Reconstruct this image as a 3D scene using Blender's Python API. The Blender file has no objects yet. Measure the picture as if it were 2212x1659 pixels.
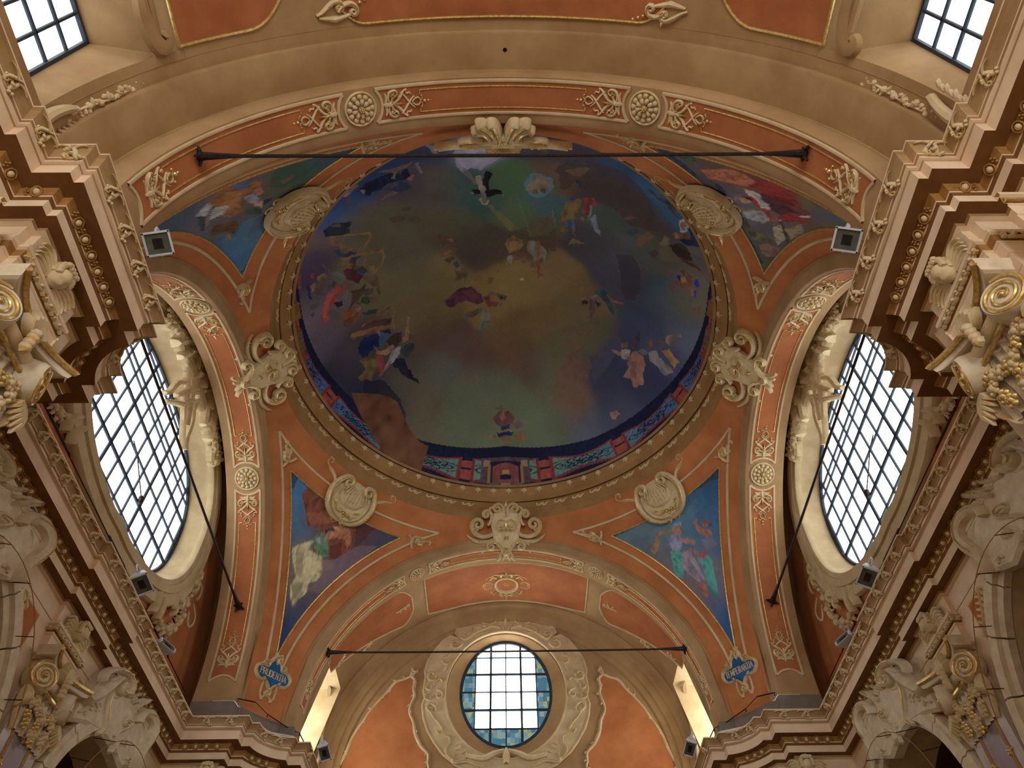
import bpy, math, random
import numpy as np
from mathutils import Matrix, Vector
from mathutils.geometry import tessellate_polygon
random.seed(7); RNG = np.random.default_rng(7)
pi = math.pi; sin = math.sin; cos = math.cos
SC = bpy.context.scene; COL = SC.collection
E = 1.6                      # eye height: shapes below are written relative to the eye, floor at -E
# ---------------------------------------------------------------- camera
CR = Vector((0.9999289558485516, -6.594391373632678e-05, -0.011919685696166492))
CU = Vector((0.0072014312956225, -0.7935135844358023, 0.6085099265444561))
CF = Vector((0.00949856004821698, 0.6085525342706619, 0.7934567350459414))
cd = bpy.data.cameras.new('camera'); cam = bpy.data.objects.new('camera', cd); COL.objects.link(cam)
cam.matrix_world = Matrix(((CR.x, CU.x, -CF.x, 0), (CR.y, CU.y, -CF.y, 0), (CR.z, CU.z, -CF.z, E), (0, 0, 0, 1)))
cd.sensor_fit = 'HORIZONTAL'; cd.sensor_width = 36.0; cd.lens = 1613.34 * 36 / 2212; cd.clip_start = .05; cd.clip_end = 300
SC.camera = cam
# ---------------------------------------------------------------- sky, light, exposure
W = bpy.data.worlds.new('sky'); SC.world = W; W.use_nodes = True
W.node_tree.nodes['Background'].inputs[0].default_value = (.80, .90, 1, 1)
W.node_tree.nodes['Background'].inputs[1].default_value = 1.0
SC.view_settings.view_transform = 'Standard'; SC.view_settings.look = 'None'; SC.view_settings.gamma = 1
SC.view_settings.use_curve_mapping = False
SC.view_settings.exposure = 0.0
SC.cycles.use_denoising = True
SC.cycles.max_bounces = 10; SC.cycles.diffuse_bounces = 7; SC.cycles.caustics_reflective = False; SC.cycles.caustics_refractive = False
SC.cycles.sample_clamp_indirect = 6.0
WIN = 4.6                   # radiance of the daylit window glass
def area(name, loc, tgt, sx, sy, watts, colr=(.95, .98, 1.0)):
    l = bpy.data.lights.new(name, 'AREA'); l.shape = 'RECTANGLE'; l.size = sx; l.size_y = sy; l.energy = watts; l.color = colr
    o = bpy.data.objects.new(name, l); COL.objects.link(o); o.location = Vector(loc) + Vector((0, 0, E))
    d = Vector(tgt) - Vector(loc); o.rotation_euler = d.to_track_quat('-Z', 'Y').to_euler(); return o
# added fill lamps behind the camera, by unseen nave windows and the west wall
for sx in (-1, 1):
    for yy in (-4.0, -9.5):
        area('nave_window_fill', (sx * 4.7, yy, 9.5), (sx * -3, yy + 3, 3), 2.6, 1.8, 110)
area('west_fill', (0, -13.6, 3.6), (0, 8, 4.5), 4.6, 7.0, 1400)  # added lamp with no window behind it; lifts piers and cornice undersides

# ---------------------------------------------------------------- mesh helpers
class MB:
    def __init__(s): s.v = []; s.f = []; s.m = []; s.cur = 0
    def add(s, vs, fs, m=None):
        b = len(s.v); s.v.extend([tuple(map(float, p)) for p in vs]); m = s.cur if m is None else m
        for f in fs: s.f.append(tuple(b + i for i in f)); s.m.append(m)
    def grid(s, pts, cu=False, cv=False, m=None):
        nu = len(pts); nv = len(pts[0]); fs = []
        for i in range(nu if cu else nu - 1):
            for j in range(nv if cv else nv - 1):
                i2 = (i + 1) % nu; j2 = (j + 1) % nv
                fs.append((i * nv + j, i2 * nv + j, i2 * nv + j2, i * nv + j2))
        s.add([p for r in pts for p in r], fs, m)
    def box(s, lo, hi, m=None, M=None):
        vs = [(x, y, z) for x in (lo[0], hi[0]) for y in (lo[1], hi[1]) for z in (lo[2], hi[2])]
        if M is not None: vs = [tuple(M @ Vector(p)) for p in vs]
        s.add(vs, [(0, 1, 3, 2), (4, 6, 7, 5), (0, 4, 5, 1), (2, 3, 7, 6), (0, 2, 6, 4), (1, 5, 7, 3)], m)
    def tube(s, pts, r, n=6, m=None, caps=True):
        pts = [Vector(p) for p in pts]; N = len(pts); rr = r if hasattr(r, '__len__') else [r] * N
        rows = []; up = None
        for i in range(N):
            t = (pts[min(i + 1, N - 1)] - pts[max(i - 1, 0)]).normalized()
            if up is None: up = Vector((0, 0, 1)) if abs(t.z) < .9 else Vector((1, 0, 0))
            a = t.cross(up)
            if a.length < 1e-5: a = t.cross(Vector((1, .3, .2)))
            a.normalize(); b = a.cross(t); up = b
            rows.append([pts[i] + rr[i] * (a * cos(2 * pi * k / n) + b * sin(2 * pi * k / n)) for k in range(n)])
        s.grid(rows, cv=True, m=m)
        if caps:
            s.add(rows[0], [tuple(range(n))], m); s.add(rows[-1], [tuple(range(n))[::-1]], m)
    def blob(s, c, rx, ry=None, rz=None, n=7, k=4, m=None, half=False, ang=0, lx=None):
        ry = rx if ry is None else ry; rz = rx if rz is None else rz
        rows = []; a0 = 0 if half else -pi / 2
        for i in range(k + 1):
            a = a0 + (pi / 2 - a0) * i / k; row = []
            for j in range(n):
                t = 2 * pi * j / n; x = rx * cos(a) * cos(t); y = ry * cos(a) * sin(t); z = rz * sin(a)
                row.append((c[0] + x * cos(ang) - y * sin(ang), c[1] + x * sin(ang) + y * cos(ang), c[2] + z))
            rows.append(row)
        s.grid(rows, cv=True, m=m)
    def stroke(s, pts, w, h, n=5, m=None, z0=0.0, flat=False):
        """half-round relief ribbon along 2D points, local z is the height off the wall"""
        P = np.array([p[:2] for p in pts], float); N = len(P)
        if N < 2: return
        zz = np.array([p[2] if len(p) > 2 else 0 for p in pts], float)
        T = np.gradient(P, axis=0); L = np.hypot(T[:, 0], T[:, 1]); L[L < 1e-9] = 1; T /= L[:, None]
        Nn = np.c_[-T[:, 1], T[:, 0]]
        ww = np.full(N, w, float) if not hasattr(w, '__len__') else np.interp(np.linspace(0, 1, N), np.linspace(0, 1, len(w)), w)
        hh = np.full(N, h, float) if not hasattr(h, '__len__') else np.interp(np.linspace(0, 1, N), np.linspace(0, 1, len(h)), h)
        if flat: prof = [(-1, 0), (-1, .8), (-.75, 1), (.75, 1), (1, .8), (1, 0)]
        else: prof = [(-cos(pi * k / (n - 1)), sin(pi * k / (n - 1))) for k in range(n)]
        rows = []
        for i in range(N):
            rows.append([(P[i, 0] + Nn[i, 0] * a * ww[i], P[i, 1] + Nn[i, 1] * a * ww[i], z0 + zz[i] + b * hh[i] - .004) for a, b in prof])
        s.grid(rows, m=m)
        k = len(prof); s.add(rows[0], [tuple(range(k))], m); s.add(rows[-1], [tuple(range(k))[::-1]], m)
    def plate(s, poly, h, z0=0.0, bev=.0, m=None, dome=0.0):
        """raised plate with bevelled rim from a 2D outline"""
        P = [Vector((p[0], p[1])) for p in poly]; n = len(P)
        ar = sum(P[i].x * P[(i + 1) % n].y - P[(i + 1) % n].x * P[i].y for i in range(n))
        if ar < 0: P.reverse()
        inn = []
        for i in range(n):
            t = (P[(i + 1) % n] - P[i - 1]); t = t.normalized() if t.length > 1e-9 else Vector((1, 0))
            inn.append(P[i] + Vector((-t.y, t.x)) * bev)
        vs = [(p.x, p.y, z0) for p in P] + [(p.x, p.y, z0 + h - bev) for p in P] + [(p.x, p.y, z0 + h) for p in inn]
        fs = []
        for i in range(n):
            j = (i + 1) % n; fs += [(i, j, n + j, n + i), (n + i, n + j, 2 * n + j, 2 * n + i)]
        s.add(vs, fs, m)
        c = sum(inn, Vector((0, 0))) / n
        tri = tessellate_polygon([[Vector((p.x, p.y, 0)) for p in inn]])
        s.add([(p.x, p.y, z0 + h) for p in inn], [tuple(t) if ((inn[t[1]] - inn[t[0]]).cross(inn[t[2]] - inn[t[0]]) > 0) else tuple(t)[::-1] for t in tri], m)
    def poly3(s, loops, fn, m=None):
        """flat polygon with holes, 2D loops mapped by fn"""
        tri = tessellate_polygon([[Vector((a, b, 0)) for a, b in l] for l in loops])
        flat = [p for l in loops for p in l]
        s.add([fn(a, b) for a, b in flat], [tuple(t) for t in tri], m)
def mesh(name, mb, mats, smooth=True):
    me = bpy.data.meshes.new(name); me.from_pydata(mb.v, [], mb.f)
    for q in (mats if isinstance(mats, (list, tuple)) else [mats]): me.materials.append(q)
    if len(me.polygons):
        me.polygons.foreach_set('material_index', mb.m)
        me.polygons.foreach_set('use_smooth', [bool(smooth)] * len(me.polygons))
    me.update()
    if smooth == 'auto':
        me.set_sharp_from_angle(angle=math.radians(38))
    return me
def tag(o, label=None, cat=None, group=None, kind=None):
    for k, q in (('label', label), ('category', cat), ('group', group), ('kind', kind)):
        if q: o[k] = q
    return o
def link(name, me, parent=None, M=None):
    o = bpy.data.objects.new(name, me); COL.objects.link(o)
    if parent is None:
        o.matrix_world = Matrix.Translation((0, 0, E)) @ (M if M is not None else Matrix())
    else:
        o.parent = parent
        if M is not None: o.matrix_local = M
    return o
def obj(name, mb, mats, parent=None, M=None, smooth='auto'):
    return link(name, mesh(name, mb, mats, smooth), parent, M)
def struct(name, mb, mats, label, cat='structure', smooth='auto'):
    return tag(obj(name, mb, mats, smooth=smooth), label, cat, kind='structure')
def thing(name, label, cat, M, group=None):
    return tag(link(name, None, M=M), label, cat, group)
def frame(p, x, n):
    """matrix at p with local x along x and local z along n"""
    n = Vector(n).normalized(); x = Vector(x); x = (x - n * x.dot(n)).normalized(); y = n.cross(x)
    return Matrix(((x.x, y.x, n.x, p[0]), (x.y, y.y, n.y, p[1]), (x.z, y.z, n.z, p[2]), (0, 0, 0, 1)))
def dup(root, M, label=None, group=None):
    r = root.copy(); COL.objects.link(r); r.matrix_world = Matrix.Translation((0, 0, E)) @ M
    if label: r['label'] = label
    if group: r['group'] = group
    for ch in list(root.children):
        c = ch.copy(); COL.objects.link(c); c.parent = r
        for g in ch.children:
            d = g.copy(); COL.objects.link(d); d.parent = c
    return r
# ---------------------------------------------------------------- materials
def lin(h):
    h = h.lstrip('#'); o = []
    for i in (0, 2, 4):
        c = int(h[i:i + 2], 16) / 255; o.append(c / 12.92 if c <= .04045 else ((c + .055) / 1.055) ** 2.4)
    return (*o, 1)
def mat(name, c1, c2=None, scale=2.0, rough=.85, metal=0.0, bump=.0, bscale=30, spec=.25, fine=.12, contrast=(.35, .7)):
    m = bpy.data.materials.new(name); m.use_nodes = True; nt = m.node_tree; b = nt.nodes['Principled BSDF']
    b.inputs['Roughness'].default_value = rough; b.inputs['Metallic'].default_value = metal
    b.inputs['Specular IOR Level'].default_value = spec
    if c2 is None: b.inputs['Base Color'].default_value = lin(c1)
    else:
        tc = nt.nodes.new('ShaderNodeTexCoord'); n = nt.nodes.new('ShaderNodeTexNoise'); n.inputs['Scale'].default_value = scale
        n.inputs['Detail'].default_value = 5; n.inputs['Roughness'].default_value = .62
        r = nt.nodes.new('ShaderNodeValToRGB'); r.color_ramp.elements[0].position = contrast[0]; r.color_ramp.elements[1].position = contrast[1]
        r.color_ramp.elements[0].color = lin(c1); r.color_ramp.elements[1].color = lin(c2)
        nt.links.new(tc.outputs['Object'], n.inputs['Vector']); nt.links.new(n.outputs['Fac'], r.inputs['Fac']); nt.links.new(r.outputs['Color'], b.inputs['Base Color'])
    if bump:
        tc2 = nt.nodes.new('ShaderNodeTexCoord'); n2 = nt.nodes.new('ShaderNodeTexNoise'); n2.inputs['Scale'].default_value = bscale; n2.inputs['Detail'].default_value = 4
        bp = nt.nodes.new('ShaderNodeBump'); bp.inputs['Strength'].default_value = bump; bp.inputs['Distance'].default_value = .02
        nt.links.new(tc2.outputs['Object'], n2.inputs['Vector']); nt.links.new(n2.outputs['Fac'], bp.inputs['Height']); nt.links.new(bp.outputs['Normal'], b.inputs['Normal'])
    return m
ORANGE = mat('orange_plaster', '#A4643A', '#BC7A4A', 1.3, bump=.15, bscale=40)
ORANGE2 = mat('terracotta_panel', '#985A36', '#AE6C42', 1.7, bump=.15, bscale=40)
BEIGE = mat('beige_plaster', '#967650', '#AE9066', 1.1, bump=.12, bscale=35)
LIGHT = mat('pale_moulding', '#B5A07A', '#CDB892', 2.5)
STUCCO = mat('cream_stucco', '#BFA97E', '#D8C6A0', 5, rough=.7, bump=.1, bscale=60)
STUCCOW = mat('white_stucco', '#C4B498', '#DCD0B6', 6, rough=.7, bump=.1, bscale=60)
GILT = mat('gilded_stucco', '#C9B690', '#C8A04C', 16, rough=.55, metal=.08, contrast=(.52, .66))
GOLD = mat('gold_leaf', '#B8934A', '#E2CC8C', 20, rough=.34, metal=.6)
BROWN = mat('brown_soffit_and_shade', '#6A4622', '#7C5630', 3)
BROWNG = mat('brown_gold_relief', '#8A6434', '#A87C40', 9, rough=.6)
FASCIA = mat('pinkish_beige_fascia', '#D2B898', '#E2CCAE', 2.2, bump=.1)
GREY = mat('grey_sheet_cladding', '#6A6258', '#7C7268', 3)
IRON = mat('dark_iron', '#241E1E', '#38302E', 20, rough=.55, metal=.5)
LEAD = mat('dark_window_bar', '#2A3440', '#36424E', 8, rough=.6)
MARBLE = mat('veined_marble', '#A79A98', '#C2B7B4', 3.5, rough=.35)
FLOORM = mat('pale_stone_floor', '#A89880', '#BFB09A', 1.2, rough=.5)
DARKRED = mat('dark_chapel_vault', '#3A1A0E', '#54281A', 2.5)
WHITEM = mat('white_lacquer', '#C8CCD4', None, rough=.4)
LENS = mat('lamp_glass', '#4A5048', '#5E645A', 6, rough=.15)
BLUEP = mat('blue_painted_field', '#1E4878', '#2C5C90', 4)
def emis(name, c, s):
    m = bpy.data.materials.new(name); m.use_nodes = True; nt = m.node_tree; nt.nodes.remove(nt.nodes['Principled BSDF'])
    e = nt.nodes.new('ShaderNodeEmission'); e.inputs[0].default_value = c; e.inputs[1].default_value = s
    nt.links.new(e.outputs[0], nt.nodes['Material Output'].inputs[0]); return m
GLASS = emis('daylit_glass', (.97, .985, 1, 1), WIN); GLASSN = emis('daylit_nave_glass', (.97, .985, 1, 1), 3.2); GLASSA = emis('daylit_apse_glass', (1, .99, .96, 1), 11.0)
# ================================================================ STRUCTURE
YC = 9.46; ZS = 8.15; PL = 5.28; RE = 4.6; RI = 4.35; RS = 7.0; HC = 7.28
def lerp(a, b, t): return a + (b - a) * t
# ---- dome and its painted balustrade (colours are painted per vertex in p5)
RD = 5.36; ZD = 14.0 - (RD * RD - 4.71 ** 2) ** .5
def dome_pt(r, a): return (r * cos(a), YC + r * sin(a), ZD + (RD * RD - r * r) ** .5)
# ---- ring moulding under the dome
RING = [(4.66, 14.03), (4.70, 14.0), (4.735, 13.985), (4.80, 13.87), (4.803, 13.84), (4.83, 13.81), (4.845, 13.76), (4.85, 13.70), (4.883, 13.63), (4.95, 13.66), (4.955, 13.60), (4.897, 13.58), (4.93, 13.42), (4.95, 13.41), (4.955, 13.38), (4.968, 13.37), (4.972, 13.25), (4.985, 13.22), (4.99, 13.10), (5.02, 13.05), (5.06, 13.06)]
mb = MB(); NR = 192
def ringpt(r, z, k): a = 2 * pi * k / NR; return (r * cos(a), YC + r * sin(a), z)
mb.grid([[ringpt(r, z, k) for k in range(NR)] for r, z in RING], cv=True)
RINGM = mat('warm_beige_ring', '#8E6A3E', '#A37E4E', 2.0, bump=.1)
ring = struct('trim_1', mb, RINGM, 'circular moulded cornice ring around the painted dome', 'moulding')
def ring_frame(a, r, z, dr, dz):
    """frame on the ring: local x along the ring, z off the surface towards the room"""
    p = (r * cos(a), YC + r * sin(a), z); t = (-sin(a), cos(a), 0)
    n = Vector((-cos(a) * dr, -sin(a) * dr, dz)); return frame(p, t, n)
# ---- pendentives
def pend_z(r): return ZS + max(0, RS * RS - r * r) ** .5
PEND = []
for qi, (sx, sy, nm) in enumerate(((-1, -1, 'left front'), (1, -1, 'right front'), (-1, 1, 'left apse'), (1, 1, 'right apse'))):
    mb = MB(); rows = []
    pb = math.acos(PL / RS); PH = [pb * k / 28 for k in range(29)] + [lerp(pb, pi / 2 - pb, k / 8) for k in range(1, 8)] + [pi / 2 - pb + pb * k / 28 for k in range(29)]
    for ph in PH:
        rm = min(RS, PL / max(cos(ph), sin(ph))); row = []
        for j in range(29):
            r = lerp(4.97, rm, j / 28); row.append((sx * r * cos(ph), YC + sy * r * sin(ph), pend_z(r)))
        if rm >= RS - 1e-6:
            row += [(row[-1][0], row[-1][1], z) for z in (7.9,)]
        else: row += [row[-1]]
        rows.append(row)
    mb.grid(rows)
    mb.cur = 1; rows = []
    for ph in PH:
        if PL / max(cos(ph), sin(ph)) >= RS - 1e-6: rows.append([(sx * (RS + .0) * cos(ph), YC + sy * (RS + .0) * sin(ph), z) for z in (7.9, 7.0)])
    mb.grid(rows)
    o = struct('ceiling', mb, [ORANGE, GREY], nm + ' pendentive of orange plaster between two arches', 'pendentive', smooth=True)
    PEND.append(o)
# ---- the four great arches
def arch_pt(axis, sg, d, r, s, stilt=ZS - 7.0):
    """s in -1..1 outside [0,pi] runs down the stilts"""
    if s < 0: x, z = r, ZS + s
    elif s > pi: x, z = -r, ZS - (s - pi)
    else: x, z = r * cos(s), ZS + r * sin(s)
    return (x, YC + sg * d, z) if axis == 'Y' else (sg * d, YC + x, z)
SS = [-1.15, -.27, -.26, 0] + [pi * k / 72 for k in range(1, 72)] + [pi, pi + .26, pi + .27, pi + 1.15]
def arch_frame(axis, sg, s, d, r=RI, h=0.0):
    """local x along the band, local z towards the arch centre (off the soffit)"""
    p = Vector(arch_pt(axis, sg, d, r - h, s)); q = Vector(arch_pt(axis, sg, d, r - h, s + .01))
    c = Vector((0, YC + sg * d, ZS)) if axis == 'Y' else Vector((sg * d, YC, ZS))
    return frame(p, q - p, c - p)
ARCH = {}
def band(mb, axis, sg, d0, d1, s0, s1, h, m, n=40, e0=None, e1=None, nt=10):
    """strip on the soffit between depths d0,d1; e0/e1(t) give curved ends"""
    rows = []
    for i in range(n + 1):
        row = []
        for j in range(nt + 1):
            d = lerp(d0, d1, j / nt); a = e0(d) if e0 else s0; b = e1(d) if e1 else s1
            row.append(arch_pt(axis, sg, d, RI - h, lerp(a, b, i / n)))
        rows.append(row)
    mb.grid(rows, m=m)
def line_on_arch(mb, axis, sg, pts, w, h, m, h0=0.0):
    """small half-round fillet along (s,d) points"""
    P = [Vector(arch_pt(axis, sg, d, RI - h0, s)) for s, d in pts]
    rows = []
    for i, p in enumerate(P):
        t = (P[min(i + 1, len(P) - 1)] - P[max(i - 1, 0)]).normalized()
        d = pts[i][1]; c = Vector((0, YC + sg * d, p.z if p.z < ZS else ZS)) if axis == 'Y' else Vector((sg * d, YC, p.z if p.z < ZS else ZS))
        n = (c - p).normalized(); a = t.cross(n).normalized()
        rows.append([p + a * (w * u) + n * (h * k - .003) for u, k in ((-1, 0), (-.7, .8), (0, 1), (.7, .8), (1, 0))])
    mb.grid(rows, m=m)
for num, (key, axis, sg, d1, nm) in enumerate((('front', 'Y', -1, 6.08, 'front crossing arch with terracotta soffit panels nearest the nave'), ('back', 'Y', 1, 5.93, 'apse arch with narrow terracotta soffit panels under the dome'), ('left', 'X', -1, 6.17, 'left side arch with terracotta soffit panels beside the oval window'), ('right', 'X', 1, 6.17, 'right side arch with terracotta soffit panels beside the oval window'))):
    mb = MB(); prof = [(PL - .03, RE), (PL + .03, RE - .035), (PL + .05, RI + .02), (PL + .08, RI)]
    step = [lerp(PL + .08, d1, k / 4) for k in range(1, 5)]
    prof = prof + [(d, RI) for d in step]
    for (a, b, grey) in ((0, 3, 1), (2, len(SS) - 2, 0), (len(SS) - 3, len(SS), 1)):
        ss = SS[a:b] if grey == 0 else (SS[0:2] if a == 0 else SS[-2:])
        mb.grid([[arch_pt(axis, sg, d, r - (.015 if grey else 0), s) for d, r in prof] for s in ss], m=1 if grey else 0)
    ss = SS
    far = {'front': 4.8, 'back': 4.47, 'left': 5.15, 'right': 5.15}[key]
    mb.grid([[arch_pt(axis, sg, d1, r, s) for r in (RI, far)] for s in ss], m=0)
    o = struct('trim_%d' % (num + 2), mb, [BEIGE, GREY], nm, 'arch'); ARCH[key] = o
    # panels
    w0, w1 = {'front': (5.52, 6.03), 'back': (5.42, 5.76), 'left': (5.43, 5.97), 'right': (5.43, 5.97)}[key]
    dm = (w0 + w1) / 2; ra = .34 / RI; sr = math.radians(59.2)
    def eR(s0, sgn, dm=dm):
        return lambda d: s0 + sgn * max(.0, .365 ** 2 - (d - dm) ** 2) ** .5 / RI
    b0 = math.radians(1.5); 
    def eB(s0, sgn, dm=dm):
        return lambda d: s0 + sgn * (.16 * max(0, 1 - ((d - dm) / .3) ** 2)) / RI
    pan = [(eB(b0, 1), eR(sr, -1)), (eR(sr, 1), eR(pi - sr, -1)), (eR(pi - sr, 1), eB(pi - b0, -1))]
    for e0, e1 in pan:
        mb = MB(); band(mb, axis, sg, w0, w1, 0, 0, .006, 0, 50, e0, e1)
        po = obj('soffit_panel', mb, ORANGE2, o)
        mb = MB(); N = 60
        lo = [(lerp(e0(w0), e1(w0), k / N), w0) for k in range(N + 1)]; hi = [(lerp(e0(w1), e1(w1), k / N), w1) for k in range(N + 1)]
        c1 = [(e1(lerp(w0, w1, k / 12)), lerp(w0, w1, k / 12)) for k in range(13)]; c0 = [(e0(lerp(w0, w1, k / 12)), lerp(w0, w1, k / 12)) for k in range(13)]
        for q in (lo, hi, c0, c1): line_on_arch(mb, axis, sg, q, .028, .03, 0)
        obj('panel_frame', mb, LIGHT, o)
        mb = MB(); g0 = w0 + .085; g1 = w1 - .085; a = max(e0(w0), e0(dm)) + .62 / RI; b = min(e1(w0), e1(dm)) - .62 / RI
        if key == 'back': a -= .06 / RI; b += .06 / RI
        for g in (g0, g1): line_on_arch(mb, axis, sg, [(lerp(a, b, k / N), g) for k in range(N + 1)], .012, .016, 0, .006)
        for q in (a, b):
            for g, g2 in ((g0, g0 + .06), (g1, g1 - .06)): line_on_arch(mb, axis, sg, [(q, g), (q, lerp(g, g2, .5)), (q, g2)], .012, .016, 0, .006)
        obj('gold_line', mb, GOLD, o)
# ---- nave: second order band, vault with window lunettes, walls
mb = MB()
prof = [(3.38, RI), (3.36, 4.40), (3.33, 4.60), (3.37, 4.74), (3.40, 4.80), (3.3, 4.80), (2.84, 4.80), (2.81, 4.81), (2.80, 4.90), (2.5, 4.905)]
def nave_pt(y, r, s):
    if s < 0: return (r, y, ZS + s)
    if s > pi: return (-r, y, ZS - (s - pi))
    return (r * cos(s), y, ZS + r * sin(s))
mb.grid([[nave_pt(y, r, s) for y, r in prof] for s in SS])
struct('trim_6', mb, BEIGE, 'stepped beige arch band with a hollow moulding at the end of the nave vault', 'arch', smooth='auto')
NW = [(0.0, 2.62), (-6.6, -3.4), (-12.0, -8.8)]
def nave_s(z): return math.asin(min(1, (z - ZS) / 4.9))
ys = sorted(set([-14.0, -13, -7.7, -2.2] + [v for a in NW for v in (a[0] - .0, a[1])] + [2.0, 1.0, 2.52]))
stop = nave_s(10.62)
sl = [-1.0, -.5, 0, .2, .4, stop] + [lerp(stop, pi - stop, k / 40) for k in range(1, 40)] + [pi - stop, pi - .4, pi - .2, pi, pi + .5, pi + 1.0]
mb = MB()
for i in range(len(ys) - 1):
    for j in range(len(sl) - 1):
        ym = (ys[i] + ys[i + 1]) / 2; sm = (sl[j] + sl[j + 1]) / 2
        if any(a <= ym <= b for a, b in NW) and (sm < stop and sm > -.25 or sm > pi - stop and sm < pi + .25): continue
        if sm < -.25 or sm > pi + .25: pass
        mb.add([nave_pt(y, 4.9, s) for y, s in ((ys[i], sl[j]), (ys[i + 1], sl[j]), (ys[i + 1], sl[j + 1]), (ys[i], sl[j + 1]))], [(0, 1, 2, 3)])
struct('ceiling', mb, BEIGE, 'barrel vault of the nave in beige plaster', 'vault', smooth=True)
# ---- cornice plan (overhanging top edge), right half; mirrored for the left
arc = [(4.06 + .56 * cos(a), 13.51 + .555 * sin(a)) for a in [pi / 2 * (1 - k / 10) for k in range(11)]]
backhalf = [(3.80, 17.6), (3.80, 14.25), (4.04, 14.25), (4.04, 14.065)] + arc[1:] + [(4.76, 13.51), (4.76, 13.245), (5.80, 13.245)]
trans = [(5.80, 10.52), (5.73, 10.52), (5.73, 8.42), (5.80, 8.42)]
fronthalf = [(x, 2 * YC - y) for x, y in backhalf[2:]][::-1]
near = [(3.885, 4.67), (3.885, 2.685), (3.98, 2.685), (3.98, 2.585), (4.345, 2.585), (4.345, 2.22), (4.45, 2.22), (4.45, -14.0)]
fronthalf = [p for p in fronthalf if p[1] > 4.6]
fronthalf[-1] = (4.04, 4.67)
PLAN = (backhalf + trans + fronthalf + near)
def offset_path(path, o):
    """shift an open polyline by o towards the wall (right side of travel from apse to nave on x>0)"""
    n = len(path); out = []
    for i in range(n):
        P = Vector(path[i]); ns = []
        for a, b in ((i - 1, i), (i, i + 1)):
            if 0 <= a and b < n:
                t = (Vector(path[b]) - Vector(path[a])).normalized(); ns.append(Vector((-t.y, t.x)))
        if len(ns) == 1: m = ns[0]
        else:
            m = (ns[0] + ns[1]); m = m / max(.2, m.dot(ns[0])) if m.length > 1e-6 else ns[0]
        out.append(P + m * o)
    if path is PLAN and o > 0:      # the hollow corner moulding keeps its centre and is trimmed by its neighbours
        R = .555 + o; a0 = math.acos((o - .02) / R); a1 = math.asin(o / R)
        for k in range(11):
            a = lerp(a0, a1, k / 10); q = Vector((4.06 + R * cos(a), 13.51 + R * sin(a))); out[3 + k] = q; out[34 - k] = Vector((q.x, 2 * YC - q.y))
    return out
# profile: offset from the top edge towards the wall, height
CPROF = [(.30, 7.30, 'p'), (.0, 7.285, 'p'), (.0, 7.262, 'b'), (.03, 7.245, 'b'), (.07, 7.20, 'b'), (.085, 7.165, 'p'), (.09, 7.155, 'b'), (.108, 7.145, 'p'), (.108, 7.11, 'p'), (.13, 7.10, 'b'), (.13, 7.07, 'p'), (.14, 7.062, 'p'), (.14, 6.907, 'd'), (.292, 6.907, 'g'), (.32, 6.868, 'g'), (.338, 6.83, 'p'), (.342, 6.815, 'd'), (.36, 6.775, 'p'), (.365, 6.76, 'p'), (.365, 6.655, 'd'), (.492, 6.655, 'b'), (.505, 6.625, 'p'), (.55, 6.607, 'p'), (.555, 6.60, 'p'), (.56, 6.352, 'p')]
def sweep(mb, path, prof, sx):
    cols = {'p': 0, 'b': 1, 'd': 2, 'g': 3}
    rings = [offset_path(path, o) for o, z, c in prof]
    for i in range(len(prof) - 1):
        a, b = rings[i], rings[i + 1]
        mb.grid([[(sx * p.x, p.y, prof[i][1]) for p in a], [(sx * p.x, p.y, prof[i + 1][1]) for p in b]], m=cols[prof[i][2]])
CORN = {}
for k, (sx, nm) in enumerate(((-1, 'left'), (1, 'right'))):
    mb = MB(); sweep(mb, PLAN, CPROF, sx)
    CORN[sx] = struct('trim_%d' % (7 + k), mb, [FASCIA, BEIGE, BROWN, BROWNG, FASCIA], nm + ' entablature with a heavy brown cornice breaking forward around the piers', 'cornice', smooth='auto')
    CM = CORN[sx]
# ---- lower walls of piers, apse and nave
for sx, nm in ((-1, 'left'), (1, 'right')):
    mb = MB()
    pw = offset_path(PLAN, .563)
    keep = [p for p in pw]
    seg = []
    for p in keep:
        seg.append((sx * p.x, p.y))
    for i in range(len(seg) - 1):
        (x0, y0), (x1, y1) = seg[i], seg[i + 1]
        if abs(x0) > 6.2 and abs(x1) > 6.2: continue      # transept wall is built with its arches below
        mb.add([(x0, y0, 6.36), (x1, y1, 6.36), (x1, y1, -E), (x0, y0, -E)], [(0, 1, 2, 3)])
    struct('wall_' + nm, mb, FASCIA, nm + ' nave wall and crossing piers in pinkish plaster below the cornice', 'wall', smooth=False)
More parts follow.
